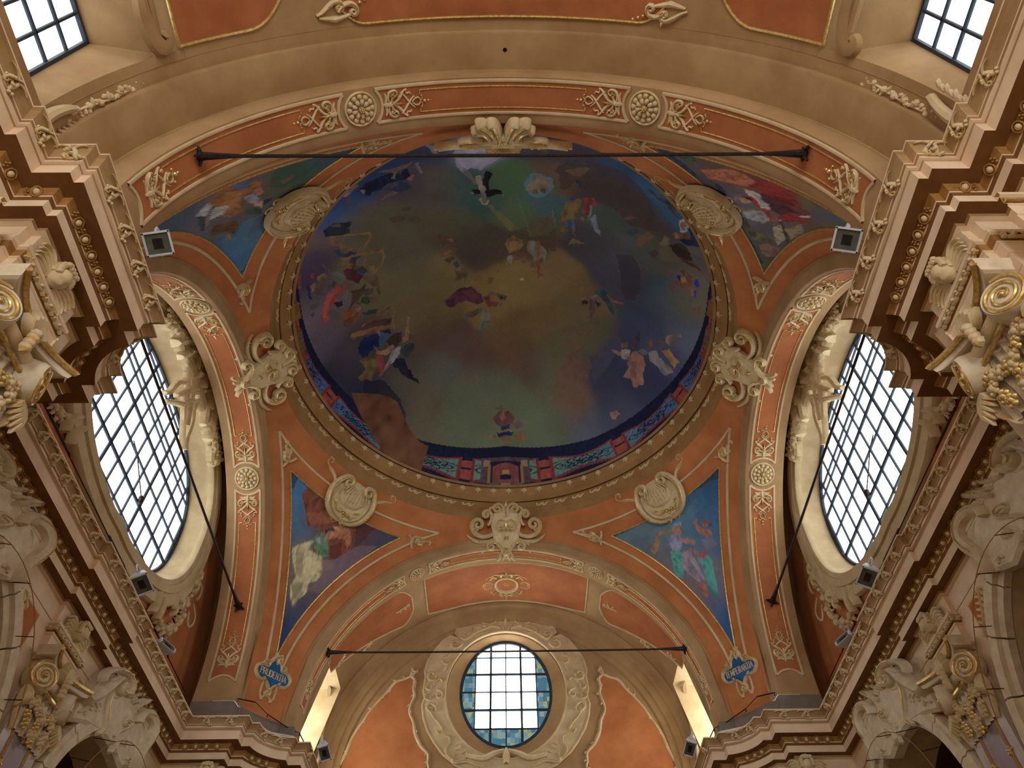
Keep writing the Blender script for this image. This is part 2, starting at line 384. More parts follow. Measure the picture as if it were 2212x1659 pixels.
# transept walls with two arches each
AB = [(6.92, 1.72), (12.0, 1.72)]
for sx, nm in ((-1, 'left'), (1, 'right')):
    mb = MB(); holes = []
    for yc, hw in AB:
        l = [(yc - hw, -E + .01)] + [(yc - hw * cos(pi * k / 28), 4.15 + 1.97 * sin(pi * k / 28)) for k in range(29)] + [(yc + hw, -E + .01)]
        holes.append(l)
    X = 6.37
    mb.poly3([[(5.0, -E), (5.0, 6.7), (13.9, 6.7), (13.9, -E)]] + holes, lambda a, b: (sx * X, a, b))
    mb.cur = 1
    for l in holes:
        mb.grid([[(sx * X, a, b) for a, b in l], [(sx * (X + .8), a, b) for a, b in l]])
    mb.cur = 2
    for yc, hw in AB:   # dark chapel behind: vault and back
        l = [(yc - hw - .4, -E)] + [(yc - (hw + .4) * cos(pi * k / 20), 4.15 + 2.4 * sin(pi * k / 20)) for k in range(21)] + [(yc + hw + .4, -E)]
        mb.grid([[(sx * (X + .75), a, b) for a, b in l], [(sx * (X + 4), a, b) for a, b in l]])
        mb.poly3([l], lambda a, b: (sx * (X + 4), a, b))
    struct('wall_' + nm, mb, [FASCIA, LIGHT, DARKRED], nm + ' transept wall with two chapel arches under the cornice', 'wall', smooth='auto')
# floor and west wall
mb = MB(); mb.add([(-12, -14.2, -E), (12, -14.2, -E), (12, 19, -E), (-12, 19, -E)], [(0, 1, 2, 3)])
struct('floor', mb, FLOORM, 'pale stone church floor', 'floor')
mb = MB(); mb.add([(-6, -14, -E), (6, -14, -E), (6, -14, 14), (-6, -14, 14)], [(3, 2, 1, 0)])
struct('wall_west', mb, BEIGE, 'plain west wall of the nave', 'wall')
# ---- side lunette walls with the big oval openings
def sell(c, a, b, n=2.4, N=72): return [(c[0] + a * math.copysign(abs(cos(t)) ** (2 / n), cos(t)), c[1] + b * math.copysign(abs(sin(t)) ** (2 / n), sin(t))) for t in [2 * pi * k / N for k in range(N)]]
HOLE = sell((YC, 10.5), 2.80, 1.90); GL = sell((YC, 10.5), 2.74, 1.74)
HOLE = [(y, max(z, 8.58 + .07 * cos((y - YC) * 5)) if z < 9.5 else z) for y, z in HOLE]
for k, (sx, nm) in enumerate(((-1, 'left'), (1, 'right'))):
    mb = MB(); XW = 6.55
    out = [(YC + 5.2 * cos(t), ZS + 5.2 * sin(t)) for t in [pi * i / 40 for i in range(41)]]
    mb.poly3([[(YC + 5.2, 6.9)] + out + [(YC - 5.2, 6.9)], HOLE], lambda a, b: (sx * XW, a, b))
    mb.cur = 1
    mb.grid([[(sx * x, lerp(p[0], q[0], t), lerp(p[1], q[1], t)) for p, q in zip(HOLE, GL)] for x, t in ((XW, 0), (6.62, .1), (6.95, 1))], cv=True)
    mb.cur = 2  # brown here puts the shade of the unlit recess into the colour
    mb.grid([[arch_pt('X', sx, d, 5.15, s) for d in (6.1, 6.6)] for s in SS])
    mb.cur = 3   # ledge top of the cornice
    mb.add([(sx * 5.9, 5.6, 7.295), (sx * 6.56, 5.6, 7.295), (sx * 6.56, 13.3, 7.295), (sx * 5.9, 13.3, 7.295)], [(0, 1, 2, 3)])
    mb.cur = 1
    mb.add([(sx * 6.53, 5.0, 7.29), (sx * 6.53, 13.9, 7.29), (sx * 6.53, 13.9, 7.55), (sx * 6.53, 5.0, 7.55)], [(0, 1, 2, 3)])
    struct('wall_' + nm, mb, [ORANGE, LIGHT, BROWN, GREY], nm + ' orange lunette wall around the great oval window', 'wall', smooth='auto')
# ---- apse: vault with side lunettes and end wall
AW = (15.75, 17.0)
sa = math.asin((10.0 - ZS) / 4.47)
ys = [15.35, AW[0], AW[1], 17.6]
sl2 = [-1.1, -.5, 0, .2, sa] + [lerp(sa, pi - sa, k / 36) for k in range(1, 36)] + [pi - sa, pi - .2, pi, pi + .5, pi + 1.1]
mb = MB()
for i in range(3):
    for j in range(len(sl2) - 1):
        sm = (sl2[j] + sl2[j + 1]) / 2
        if i == 1 and (sm < sa or sm > pi - sa): continue
        y0, y1 = ys[i], ys[i + 1]
        mb.add([nave_pt(y, 4.47, s) for y, s in ((y0, sl2[j]), (y1, sl2[j]), (y1, sl2[j + 1]), (y0, sl2[j + 1]))], [(0, 1, 2, 3)])
mb.cur = 1
for sx in (-1, 1):      # splayed embrasures of the two apse side windows
    x0 = 4.47 * cos(sa)
    A = [(sx * 4.47, AW[0], 7.1), (sx * 4.47, AW[0], 8.2), (sx * x0, AW[0], 10.0), (sx * x0, AW[1], 10.0), (sx * 4.47, AW[1], 8.2), (sx * 4.47, AW[1], 7.1)]
    B = [(sx * 5.2, AW[0] + .1, 7.1), (sx * 5.2, AW[0] + .1, 8.2), (sx * 5.2, AW[0] + .1, 9.9), (sx * 5.2, AW[1] - .1, 9.9), (sx * 5.2, AW[1] - .1, 8.2), (sx * 5.2, AW[1] - .1, 7.1)]
    mb.grid([A, B])
struct('ceiling', mb, [BEIGE, LIGHT], 'short barrel vault of the apse painted with orange panels', 'vault', smooth='auto')
WH = [(1.50 * cos(2 * pi * k / 48), 10.18 + 1.68 * sin(2 * pi * k / 48)) for k in range(48)]
WG = [(1.17 * cos(2 * pi * k / 48), 10.33 + 1.46 * sin(2 * pi * k / 48)) for k in range(48)]
mb = MB(); AX = -.03
out = [(4.5 * cos(pi * k / 40), ZS + 4.5 * sin(pi * k / 40)) for k in range(41)]
mb.poly3([[(4.5, -E)] + out + [(-4.5, -E)], WH], lambda a, b: (a + AX, 17.6, b))
mb.cur = 1
mb.grid([[(p[0] + AX, 17.6, p[1]) for p in WH], [(lerp(p[0], q[0], .95) + AX, 17.78, lerp(p[1], q[1], .95)) for p, q in zip(WH, WG)], [(q[0] + AX, 17.85, q[1]) for q in WG]], cv=True)
mb.cur = 0
prof = [(17.2, 4.46), (17.22, 4.38), (17.34, 4.34), (17.36, 4.22), (17.42, 4.2), (17.46, 4.05), (17.52, 4.02), (17.54, 3.9), (17.6, 3.86)]
mb.grid([[nave_pt(y, r, s) for y, r in prof] for s in SS])
struct('wall_apse', mb, [BEIGE, BEIGE], 'apse end wall with a round window and stepped arch mouldings', 'wall', smooth='auto')
# ================================================================ WINDOWS
def clip_convex(poly, clip):
    out = list(poly); n = len(clip)
    for i in range(n):
        a = clip[i]; b = clip[(i + 1) % n]; inp = out; out = []
        if not inp: return []
        def side(p): return (b[0] - a[0]) * (p[1] - a[1]) - (b[1] - a[1]) * (p[0] - a[0])
        for k in range(len(inp)):
            p, q = inp[k - 1], inp[k]; sp_, sq = side(p), side(q)
            if sq >= 0:
                if sp_ < 0: t = sp_ / (sp_ - sq); out.append((lerp(p[0], q[0], t), lerp(p[1], q[1], t)))
                out.append(q)
            elif sp_ >= 0: t = sp_ / (sp_ - sq); out.append((lerp(p[0], q[0], t), lerp(p[1], q[1], t)))
    return out
def window(name, label, outline, us, vs, fn, nrm, bar, rim, glass, thick=(), M=None):
    """glazed opening: every pane and every bar its own part. outline ccw in (u,v); fn maps (u,v,depth off the glass towards the room)"""
    mb = MB(); n = len(outline); cx = sum(p[0] for p in outline) / n; cy = sum(p[1] for p in outline) / n
    def ring_at(k): return [(cx + (p[0] - cx) * k, cy + (p[1] - cy) * k) for p in outline]
    R = max(abs(p[0] - cx) for p in outline); k1 = 1 - rim / R
    prof = [(1.01, -.02), (1.01, .05), (k1 + .004, .05), (k1, .03), (k1, -.02)]
    mb.grid([[fn(u, v, d) for u, v in ring_at(k)] for k, d in prof], cv=True)
    o = struct(name, mb, LEAD, label, 'window')
    for i in range(len(us) - 1):
        for j in range(len(vs) - 1):
            c = clip_convex([(us[i], vs[j]), (us[i + 1], vs[j]), (us[i + 1], vs[j + 1]), (us[i], vs[j + 1])], outline)
            if len(c) < 3: continue
            mb = MB(); mb.add([fn(u, v, -.005) for u, v in c] + [fn(u, v, -.02) for u, v in c], [tuple(range(len(c))), tuple(range(2 * len(c) - 1, len(c) - 1, -1))])
            g = glass(sum(p[0] for p in c) / len(c), sum(p[1] for p in c) / len(c)) if callable(glass) else glass
            obj('pane', mb, g, o, smooth=False)
    def seg(p0, p1, w):
        lo, hi = 0.0, 1.0
        L = clip_convex([p0, p1, (p1[0] + 1e-4, p1[1] + 1e-4)], outline)
        if len(L) < 2: return
        a = min(L, key=lambda p: (p[0] - p0[0]) ** 2 + (p[1] - p0[1]) ** 2); b = max(L, key=lambda p: (p[0] - p0[0]) ** 2 + (p[1] - p0[1]) ** 2)
        d = Vector((b[0] - a[0], b[1] - a[1]));
        if d.length < .05: return
        d.normalize(); q = Vector((-d.y, d.x)) * w
        mb = MB(); rows = []
        for e in (a, b):
            rows.append([fn(e[0] + q.x * s, e[1] + q.y * s, h) for s, h in ((-1, -.01), (-1, .02), (-.6, .035), (.6, .035), (1, .02), (1, -.01))])
        mb.grid(rows); obj('glazing_bar', mb, LEAD, o, smooth=False)
    for k, u in enumerate(us[1:-1]): seg((u, vs[0] - .5), (u, vs[-1] + .5), bar * (1.9 if ('u', k) in thick else 1))
    for k, v in enumerate(vs[1:-1]): seg((us[0] - .5, v), (us[-1] + .5, v), bar * (1.9 if ('v', k) in thick else 1))
    return o, seg
LU = [6.33 + .412 * k for k in range(16)]; LV = [8.27 + .54 * k for k in range(9)]
for k, (sx, nm) in enumerate(((-1, 'left'), (1, 'right'))):
    fn = lambda u, v, d, sx=sx: (sx * (6.95 - d), u, v)
    o, seg = window('window_%d' % (k + 1), 'great oval side window with a leaded grid of clear panes on the %s' % nm, GL, LU, LV, fn, None, .017, .05, GLASS, thick=(('u', 5), ('u', 9), ('v', 2), ('v', 4)))
    seg((6.0, 11.34), (13, 11.34), .014)
    # iron casement stay with catch in the middle of the window
    mb = MB(); mb.box((sx * 6.90 - .03, 10.28, 9.86), (sx * 6.90 + .03, 10.36, 10.02)); mb.tube([(sx * 6.88, 9.25, 10.42), (sx * 6.86, 9.5, 10.34), (sx * 6.86, 9.9, 10.12), (sx * 6.88, 10.3, 9.96)], .012, 5)
    obj('window_stay', mb, IRON, o)
# nave windows
wn = 2
for wi, (y0, y1) in enumerate(NW):
    for sx, nm in ((-1, 'left'), (1, 'right')):
        wn += 1
        fn = lambda u, v, d, sx=sx: (sx * (5.42 - d), u, v)
        a, b = y0 + .1, y1 - .22; z0, z1 = 8.3, 10.47
        if wi == 0:
            o, seg = window('window_%d' % wn, 'square-paned daylit nave window above the %s cornice' % nm, [(a, z0), (b, z0), (b, z1), (a, z1)], [a, a + .06] + [b - .37 * k for k in range(6, -1, -1)], [8.34, 8.87, 9.4, 9.93, z1], fn, None, .022, .05, GLASSN)
        else:
            mb = MB(); mb.add([fn(u, v, 0) for u, v in ((a, z0), (b, z0), (b, z1), (a, z1))], [(0, 1, 2, 3)]); o = struct('window_%d' % wn, mb, GLASSN, 'nave window further back on the %s, behind the photographer' % nm, 'window')
        mb = MB()
        ot = [(y0, 7.9), (y1, 7.9), (y1, 10.62), (y0, 10.62)]
        N = 8; rows = []
        for i in range(4):
            for t in range(N):
                p, q = ot[i], ot[(i + 1) % 4]; y = lerp(p[0], q[0], t / N); z = lerp(p[1], q[1], t / N)
                rel = 4.9 ** 2 - max(0, z - ZS) ** 2
                a2 = [(a, z0), (b, z0), (b, z1), (a, z1)]; p2, q2 = a2[i], a2[(i + 1) % 4]
                rows.append([(sx * (rel ** .5 - .004), y, z), (sx * 5.36, lerp(p2[0], q2[0], t / N), lerp(p2[1], q2[1], t / N)), (sx * 5.44, lerp(p2[0], q2[0], t / N), lerp(p2[1], q2[1], t / N))])
        mb.grid(rows, cu=True)
        obj('reveal', mb, BEIGE, o)
# apse round window with pale stained border
def sg_glass():
    m = bpy.data.materials.new('stained_border_glass'); m.use_nodes = True; nt = m.node_tree; nt.nodes.remove(nt.nodes['Principled BSDF'])
    tc = nt.nodes.new('ShaderNodeTexCoord'); mp = nt.nodes.new('ShaderNodeMapping'); mp.inputs['Scale'].default_value = (9.5, 1, 7.6); mp.inputs['Rotation'].default_value = (0, .0, 0)
    v = nt.nodes.new('ShaderNodeTexVoronoi'); v.inputs['Scale'].default_value = 1.0; v.inputs['Randomness'].default_value = 0.25
    r = nt.nodes.new('ShaderNodeValToRGB'); r.color_ramp.interpolation = 'CONSTANT'; e = r.color_ramp.elements
    e[0].position = 0; e[0].color = lin('#5E8FA6'); e[1].position = .3; e[1].color = lin('#8FB4B8')
    for p, c in ((.5, '#C7C98E'), (.62, '#6FA3B8'), (.8, '#A9C4BE')): q = e.new(p); q.color = lin(c)
    v2 = nt.nodes.new('ShaderNodeTexVoronoi'); v2.feature = 'DISTANCE_TO_EDGE'; v2.inputs['Randomness'].default_value = .25
    gt = nt.nodes.new('ShaderNodeMath'); gt.operation = 'GREATER_THAN'; gt.inputs[1].default_value = .06
    mx = nt.nodes.new('ShaderNodeMix'); mx.data_type = 'RGBA'; mx.inputs[6].default_value = lin('#1E2A34')
    em = nt.nodes.new('ShaderNodeEmission'); em.inputs[1].default_value = .75
    L = nt.links.new
    L(tc.outputs['Object'], mp.inputs[0]); L(mp.outputs[0], v.inputs['Vector']); L(mp.outputs[0], v2.inputs['Vector'])
    sp_ = nt.nodes.new('ShaderNodeSeparateColor'); L(v.outputs['Color'], sp_.inputs[0]); L(sp_.outputs[0], r.inputs[0])
    L(v2.outputs['Distance'], gt.inputs[0]); L(gt.outputs[0], mx.inputs[0]); L(r.outputs[0], mx.inputs[7]); L(mx.outputs[2], em.inputs[0])
    L(em.outputs[0], nt.nodes['Material Output'].inputs[0]); return m
SGL = sg_glass(); SGM = emis('pale_blue_glass', (.62, .85, .95, 1), 1.3)
GLASS2 = emis('bright_apse_glass', (1, .99, .96, 1), 10)
def apse_glass(u, v):
    if abs(u) > .78 or v < 9.36: return SGL
    return GLASS2
window('window_9', 'round apse window glazed in clear panes with a blue and yellow leaded border', [(p[0] + AX, p[1]) for p in WG], [AX + x for x in (-1.25, -.78, -.39, 0, .39, .78, 1.25)], [8.8, 9.38, 9.86, 10.34, 10.83, 11.31, 11.85], lambda u, v, d: (u, 17.85 - d, v), None, .016, .06, apse_glass, thick=(('u', 1), ('u', 3), ('v', 1), ('v', 3)))
# apse side windows: only their lit embrasures show
for k, sx in enumerate((-1, 1)):
    mb = MB(); mb.add([(sx * 5.18, AW[0] + .1, 7.3), (sx * 5.18, AW[1] - .1, 7.3), (sx * 5.18, AW[1] - .1, 9.8), (sx * 5.18, AW[0] + .1, 9.8)], [(0, 1, 2, 3)])
    struct('window_%d' % (10 + k), mb, GLASSA, 'hidden side window lighting the %s edge of the apse vault' % ('left' if sx < 0 else 'right'), 'window')
CREST = [
 ('w14', [(-1.86, 5.912), (-1.77, 5.906), (-1.654, 5.954), (-1.493, 6.115), (-1.314, 6.35), (-1.194, 6.519), (-1.149, 6.595)]),
 ('w10', [(-1.531, 6.318), (-1.561, 6.396), (-1.472, 6.518), (-1.252, 6.677), (-1.026, 6.774), (-0.831, 6.786), (-0.694, 6.735), (-0.677, 6.664), (-0.793, 6.567), (-0.906, 6.517), (-0.982, 6.531), (-0.955, 6.601), (-0.951, 6.654), (-1.06, 6.639), (-1.223, 6.541), (-1.353, 6.424)]),
 ('w9', [(-1.123, 6.462), (-1.146, 6.304), (-1.086, 6.149), (-0.965, 6.011), (-0.879, 5.901)]),
 ('w7', [(-1.453, 5.962), (-1.583, 5.926), (-1.616, 5.854), (-1.537, 5.773)]),
 ('w6', [(-1.397, 6.039), (-1.304, 6.027), (-1.302, 5.964)]),
 ('w6', [(-1.291, 6.099), (-1.212, 6.079), (-1.21, 6.015)]),
 ('w6', [(-1.486, 5.908), (-1.406, 5.925)]),
 ('w7', [(-1.734, 5.718), (-1.618, 5.817), (-1.569, 5.934), (-1.472, 6.098)]),
 ('w5', [(-1.049, 6.36), (-0.856, 6.432), (-0.749, 6.532)]),
 ('w4', [(-0.767, 6.005), (-0.757, 6.085), (-0.656, 6.139), (-0.631, 6.209), (-0.535, 6.27), (-0.516, 6.348), (-0.407, 6.428), (-0.395, 6.514), (-0.319, 6.576)]),
 ('w4', [(-0.856, 6.032), (-0.83, 6.121), (-0.747, 6.165), (-0.713, 6.251), (-0.635, 6.303), (-0.599, 6.39), (-0.499, 6.476), (-0.487, 6.562), (-0.394, 6.634)]),
 ('w4', [(-0.926, 6.087), (-0.893, 6.171), (-0.811, 6.216), (-0.784, 6.307), (-0.707, 6.36), (-0.665, 6.442), (-0.565, 6.528), (-0.535, 6.625)]),
 ('w4', [(-0.727, 5.952), (-0.677, 6.044), (-0.585, 6.083), (-0.533, 6.176), (-0.453, 6.228)]),
 ('w9', [(-0.645, 6.592), (-0.456, 6.684), (-0.275, 6.841), (-0.173, 6.978), (-0.212, 7.04), (-0.356, 6.998), (-0.422, 6.916), (-0.351, 6.901), (-0.28, 6.958)]),
 ('w9', [(-0.386, 6.629), (-0.184, 6.769), (-0.019, 6.951), (-0.023, 7.034)]),
 ('w10', [(-0.304, 6.564), (-0.172, 6.709), (0.004, 6.88), (0.17, 7.017), (0.277, 7.031), (0.209, 6.958)]),
 ('w7', [(-0.073, 6.631), (-0.005, 6.73), (0.092, 6.784)]),
 ('w13', [(-0.021, 6.479), (-0.02, 6.589), (0.115, 6.714), (0.344, 6.798), (0.531, 6.763), (0.619, 6.634), (0.571, 6.458), (0.494, 6.31), (0.437, 6.126), (0.494, 5.983)]),
 ('w5', [(0.237, 6.617), (0.369, 6.565), (0.432, 6.437), (0.395, 6.26), (0.379, 6.098), (0.397, 5.937)]),
 ('w8', [(-0.52, 5.986), (-0.439, 6.103), (-0.263, 6.242), (-0.155, 6.348), (-0.177, 6.405), (-0.313, 6.377), (-0.394, 6.298), (-0.325, 6.268), (-0.25, 6.317)]),
 ('w6', [(-0.252, 5.864), (-0.296, 5.989), (-0.211, 6.107), (-0.095, 6.205)]),
 ('w7', [(-0.142, 6.029), (-0.175, 6.088), (-0.099, 6.136), (-0.037, 6.111), (-0.088, 6.057)]),
 ('w7', [(0.161, 5.955), (0.188, 6.005), (0.274, 6.009), (0.273, 5.962)]),
 ('w8', [(-0.99, 5.78), (-0.922, 5.851), (-0.881, 5.945)]),
 ('w8', [(-0.425, 5.779), (-0.398, 5.846), (-0.406, 5.897)])]
CREST_BODY = [(-1.836, 5.687), (-1.819, 5.918), (-1.527, 6.141), (-1.43, 6.485), (-1.048, 6.768), (-0.658, 6.746), (-0.555, 6.664), (-0.181, 7.026), (0.098, 7.019), (0.288, 6.977), (0.499, 6.756), (0.594, 6.519), (0.425, 6.236), (0.455, 5.964), (0.096, 5.795), (-0.095, 5.831), (-0.378, 5.874), (-0.707, 5.872), (-1.015, 5.82), (-1.401, 5.723), (-1.775, 5.566)]
WCREST = [
 ('w16', [(8.203, 12.072), (8.283, 12.267), (8.488, 12.609), (8.802, 12.928), (9.185, 13.15), (9.417, 13.105), (9.448, 12.864), (9.363, 12.63), (9.258, 12.529)]),
 ('w12', [(8.578, 12.132), (8.647, 12.345), (8.827, 12.62), (9.072, 12.787), (9.25, 12.794), (9.273, 12.627)]),
 ('w16', [(8.705, 12.506), (8.875, 12.87), (9.225, 13.041)]),
 ('w9', [(9.103, 11.983), (9.147, 12.189), (9.039, 12.31), (8.863, 12.242)]),
 ('w9', [(9.071, 11.544), (9.31, 11.956), (9.424, 12.288), (9.297, 12.426)]),
 ('w8', [(9.14, 11.685), (9.393, 12.099), (9.674, 12.382)]),
 ('w8', [(8.734, 11.186), (8.866, 11.389), (8.903, 11.613), (8.967, 11.823), (9.103, 11.983)]),
 ('w8', [(8.849, 11.094), (9.048, 11.307), (9.255, 11.528), (9.445, 11.711), (9.608, 11.858), (9.486, 11.815), (9.519, 11.928), (9.703, 12.139), (9.93, 12.215)]),
 ('w14', [(9.746, 12.55), (9.838, 12.707), (10.125, 12.956), (10.501, 13.071), (10.762, 13.034), (10.876, 12.857), (10.821, 12.565), (10.629, 12.234), (10.493, 12.186)]),
 ('w9', [(9.894, 12.663), (10.161, 12.766), (10.313, 12.645), (10.229, 12.318)]),
 ('w12', [(9.453, 12.633), (9.633, 12.793), (9.819, 12.958)]),
 ('w10', [(9.49, 12.566), (9.661, 12.732), (9.819, 12.879)]),
 ('w12', [(7.596, 11.908), (7.734, 12.162), (7.871, 12.177), (7.697, 11.948)])]
WFLOWERS = [(7.924, 12.219), (8.029, 12.262), (8.102, 12.332), (8.182, 12.333), (8.27, 12.427), (8.328, 12.414), (8.39, 12.565), (8.468, 12.64), (8.158, 12.417), (8.343, 12.535), (10.812, 12.332), (10.995, 12.429), (10.945, 12.226), (11.13, 12.322), (11.08, 12.158), (11.27, 12.292), (11.24, 12.152), (11.408, 12.224), (11.312, 12.014)]
GARLAND = [(11.836, 8.529), (11.915, 8.438), (12.034, 8.401), (12.245, 8.437), (12.451, 8.541), (12.588, 8.709), (12.69, 8.88), (12.734, 9.04), (12.735, 9.171), (12.701, 9.331), (12.728, 9.513), (12.761, 9.731), (12.726, 9.901), (12.731, 10.077)]
RIBBONS = [[(12.825, 10.064), (13.027, 10.162), (13.235, 10.148), (13.298, 10.022), (13.245, 9.84), (13.137, 9.816)], [(13.08, 9.363), (13.091, 9.425), (13.187, 9.278), (13.323, 9.24), (13.454, 9.383), (13.442, 9.538), (13.29, 9.622), (13.133, 9.674)]]
# bracket [(11.49, 8.67), (11.67, 8.63), (11.6, 8.41), (11.89, 8.64)]
APFRAME = [
 ('w9', [(-0.176, 11.948), (-0.387, 12.023), (-0.637, 11.905), (-0.843, 11.812), (-1.086, 11.625), (-1.213, 11.674), (-1.26, 11.817), (-1.137, 11.863), (-1.071, 11.767), (-1.152, 11.711)]),
 ('w6', [(-0.928, 11.861), (-0.89, 11.981), (-0.724, 12.052), (-0.513, 12.074), (-0.346, 12.145), (-0.283, 12.243), (-0.368, 12.269), (-0.409, 12.17)]),
 ('w5', [(-0.802, 11.811), (-0.677, 11.834), (-0.51, 11.856)]),
 ('w9', [(-1.163, 11.486), (-1.282, 11.371), (-1.426, 11.396), (-1.454, 11.536), (-1.353, 11.581), (-1.288, 11.51), (-1.359, 11.451)]),
 ('w6', [(-1.478, 11.213), (-1.574, 11.124), (-1.674, 11.102), (-1.646, 10.967), (-1.543, 10.922), (-1.468, 11.032)]),
 ('w6', [(-1.559, 10.855), (-1.611, 10.724)]),
 ('w8', [(-1.801, 10.596), (-1.832, 10.467), (-1.972, 10.49), (-2.009, 10.62), (-1.926, 10.676), (-1.85, 10.618)]),
 ('w7', [(-2.003, 10.384), (-2.032, 10.258), (-1.931, 10.215), (-1.9, 10.319)]),
 ('w7', [(-1.775, 10.213), (-1.655, 10.169), (-1.609, 10.044), (-1.722, 10.005), (-1.766, 10.088)]),
 ('w7', [(-1.865, 10.382), (-1.716, 10.509), (-1.632, 10.422)]),
 ('w7', [(-1.925, 10.131), (-2.04, 10.112), (-2.038, 9.988), (-1.93, 9.945), (-1.917, 10.027)]),
 ('w9', [(-1.736, 9.64), (-1.763, 9.761), (-1.903, 9.843), (-1.972, 9.743), (-1.888, 9.642), (-1.816, 9.701)]),
 ('w6', [(-1.888, 9.642), (-1.782, 9.482), (-1.639, 9.325), (-1.554, 9.17), (-1.643, 9.094), (-1.704, 9.171)]),
 ('w6', [(-1.547, 9.055), (-1.397, 9.016), (-1.37, 8.865), (-1.453, 8.718), (-1.409, 8.572), (-1.296, 8.498), (-1.247, 8.606), (-1.34, 8.644)]),
 ('w6', [(-1.238, 8.79), (-1.129, 8.825), (-1.124, 8.715), (-1.232, 8.679)]),
 ('w6', [(-1.083, 8.604), (-0.975, 8.64), (-0.935, 8.53), (-1.041, 8.459)]),
 ('w6', [(-1.077, 8.46), (-1.145, 8.371)]),
 ('w10', [(-1.294, 8.462), (-1.218, 8.39), (-0.931, 8.422), (-0.749, 8.349), (-0.568, 8.276)])]
APPLATE = [(-0.058, 12.346), (-0.22, 12.388), (-0.52, 12.402), (-0.817, 12.315), (-1.109, 12.161), (-1.333, 11.968), (-1.368, 11.824), (-1.299, 11.681), (-1.511, 11.755), (-1.709, 11.592), (-1.897, 11.315), (-2.039, 11.045), (-2.096, 10.735), (-2.062, 10.561), (-2.09, 10.179), (-2.038, 10.013), (-2.09, 9.809), (-2.034, 9.489), (-1.915, 9.177), (-1.725, 8.873), (-1.524, 8.613), (-1.334, 8.466), (-1.22, 8.357), (-1.073, 8.284), (-0.747, 8.175), (-0.46, 8.137), (-0.074, 8.114)]
APPANEL = [(-2.344, 10.765), (-2.426, 10.788), (-2.454, 10.657), (-2.342, 10.526), (-2.362, 10.313), (-2.323, 10.103), (-2.397, 9.858), (-2.397, 9.656), (-2.279, 9.418), (-2.217, 9.146), (-2.06, 8.843), (-1.88, 8.656), (-1.863, 8.439), (-1.903, 8.261), (-2.722, 8.201), (-3.87, 8.214), (-3.803, 8.679), (-3.69, 9.126), (-3.485, 9.511), (-3.366, 9.748), (-3.138, 10.072), (-3.002, 10.237), (-2.834, 10.489), (-2.605, 10.572), (-2.454, 10.657)]
# ================================================================ STUCCO ORNAMENT
def bez(p0, p1, p2, p3, n=10): return [tuple((1 - t) ** 3 * a + 3 * (1 - t) ** 2 * t * b + 3 * (1 - t) * t * t * c + t ** 3 * d for a, b, c, d in zip(p0, p1, p2, p3)) for t in [k / n for k in range(n + 1)]]
def spl(P, n=4):
    """smooth curve through points"""
    P = [tuple(p) for p in P]; Q = [P[0]] + P + [P[-1]]; out = []
    for i in range(1, len(Q) - 2):
        for k in range(n):
            t = k / n; out.append(tuple(.5 * (2 * b + (c - a) * t + (2 * a - 5 * b + 4 * c - d) * t * t + (3 * b - a - 3 * c + d) * t ** 3) for a, b, c, d in zip(Q[i - 1], Q[i], Q[i + 1], Q[i + 2])))
    out.append(P[-1]); return out
def curl(pts, r, sg=1, turns=1.3, n=14):
    """continue a path with an inward spiral"""
    (x0, y0), (x1, y1) = pts[-2][:2], pts[-1][:2]; h = math.atan2(y1 - y0, x1 - x0); out = list(pts)
    N = n; x, y = x1, y1; tot = turns * 2 * pi
    for k in range(N):
        rr = r * (1 - .86 * k / N); da = tot / N; ds = rr * da
        h += sg * da / 2; x += ds * cos(h); y += ds * sin(h); h += sg * da / 2; out.append((x, y))
    return out
def rcurl(pts, r, sg=1, turns=1.3, n=14): return curl(pts[::-1], r, sg, turns, n)[::-1]
def mir(pts): return [(-p[0],) + tuple(p[1:]) for p in pts]
class Orn:
    def __init__(s): s.b = MB(); s.g = MB()
    def s(s_, pts, w, h, g=0, sym=False, n=5, z0=0.0, flat=False):
        for P in ([pts, mir(pts)] if sym else [pts]):
            s_.b.stroke(P, w, h, n=n, z0=z0, flat=flat)
            if g:
                ww = np.array(w if hasattr(w, '__len__') else [w, w]) * .32; hh = np.array(h if hasattr(h, '__len__') else [h, h])
                N = len(P); a, b = int(N * (1 - g) / 2), max(int(N * (1 + g) / 2), 3)
                s_.g.stroke(P[a:b], ww, [.012] * 2, n=4, z0=z0 + float(hh.mean()) * .97)
    def d(s_, c, r, h, g=False, sym=False, n=7, ry=None, ang=0):
        for x in ([c, (-c[0],) + tuple(c[1:])] if sym else [c]):
            (s_.g if g else s_.b).blob((x[0], x[1], x[2] if len(x) > 2 else 0), r, ry, h, n=n, k=3, half=True, ang=ang if x is c else -ang)
    def leaf(s_, p, q, w, h, g=False, sym=False, bend=0.0, z0=0.0):
        mx, my = (p[0] + q[0]) / 2 - (q[1] - p[1]) * bend, (p[1] + q[1]) / 2 + (q[0] - p[0]) * bend
        P = [tuple((1 - t) ** 2 * a + 2 * (1 - t) * t * b + t * t * c for a, b, c in zip(p, (mx, my), q)) for t in [k / 6 for k in range(7)]]
        for R in ([P, mir(P)] if sym else [P]): (s_.g if g else s_.b).stroke(R, [w * .35, w, w * .85, w * .12], [h * .5, h, h * 1.15, h * .4], n=4, z0=z0)
    def put(s_, name, label, cat, M, group=None, body='body', bm=None, gm=None):
        o = thing(name, label, cat, M, group)
        obj(body, s_.b, bm or STUCCO, o)
        if s_.g.v: obj('gilding', s_.g, gm or GOLD, o)
        return o
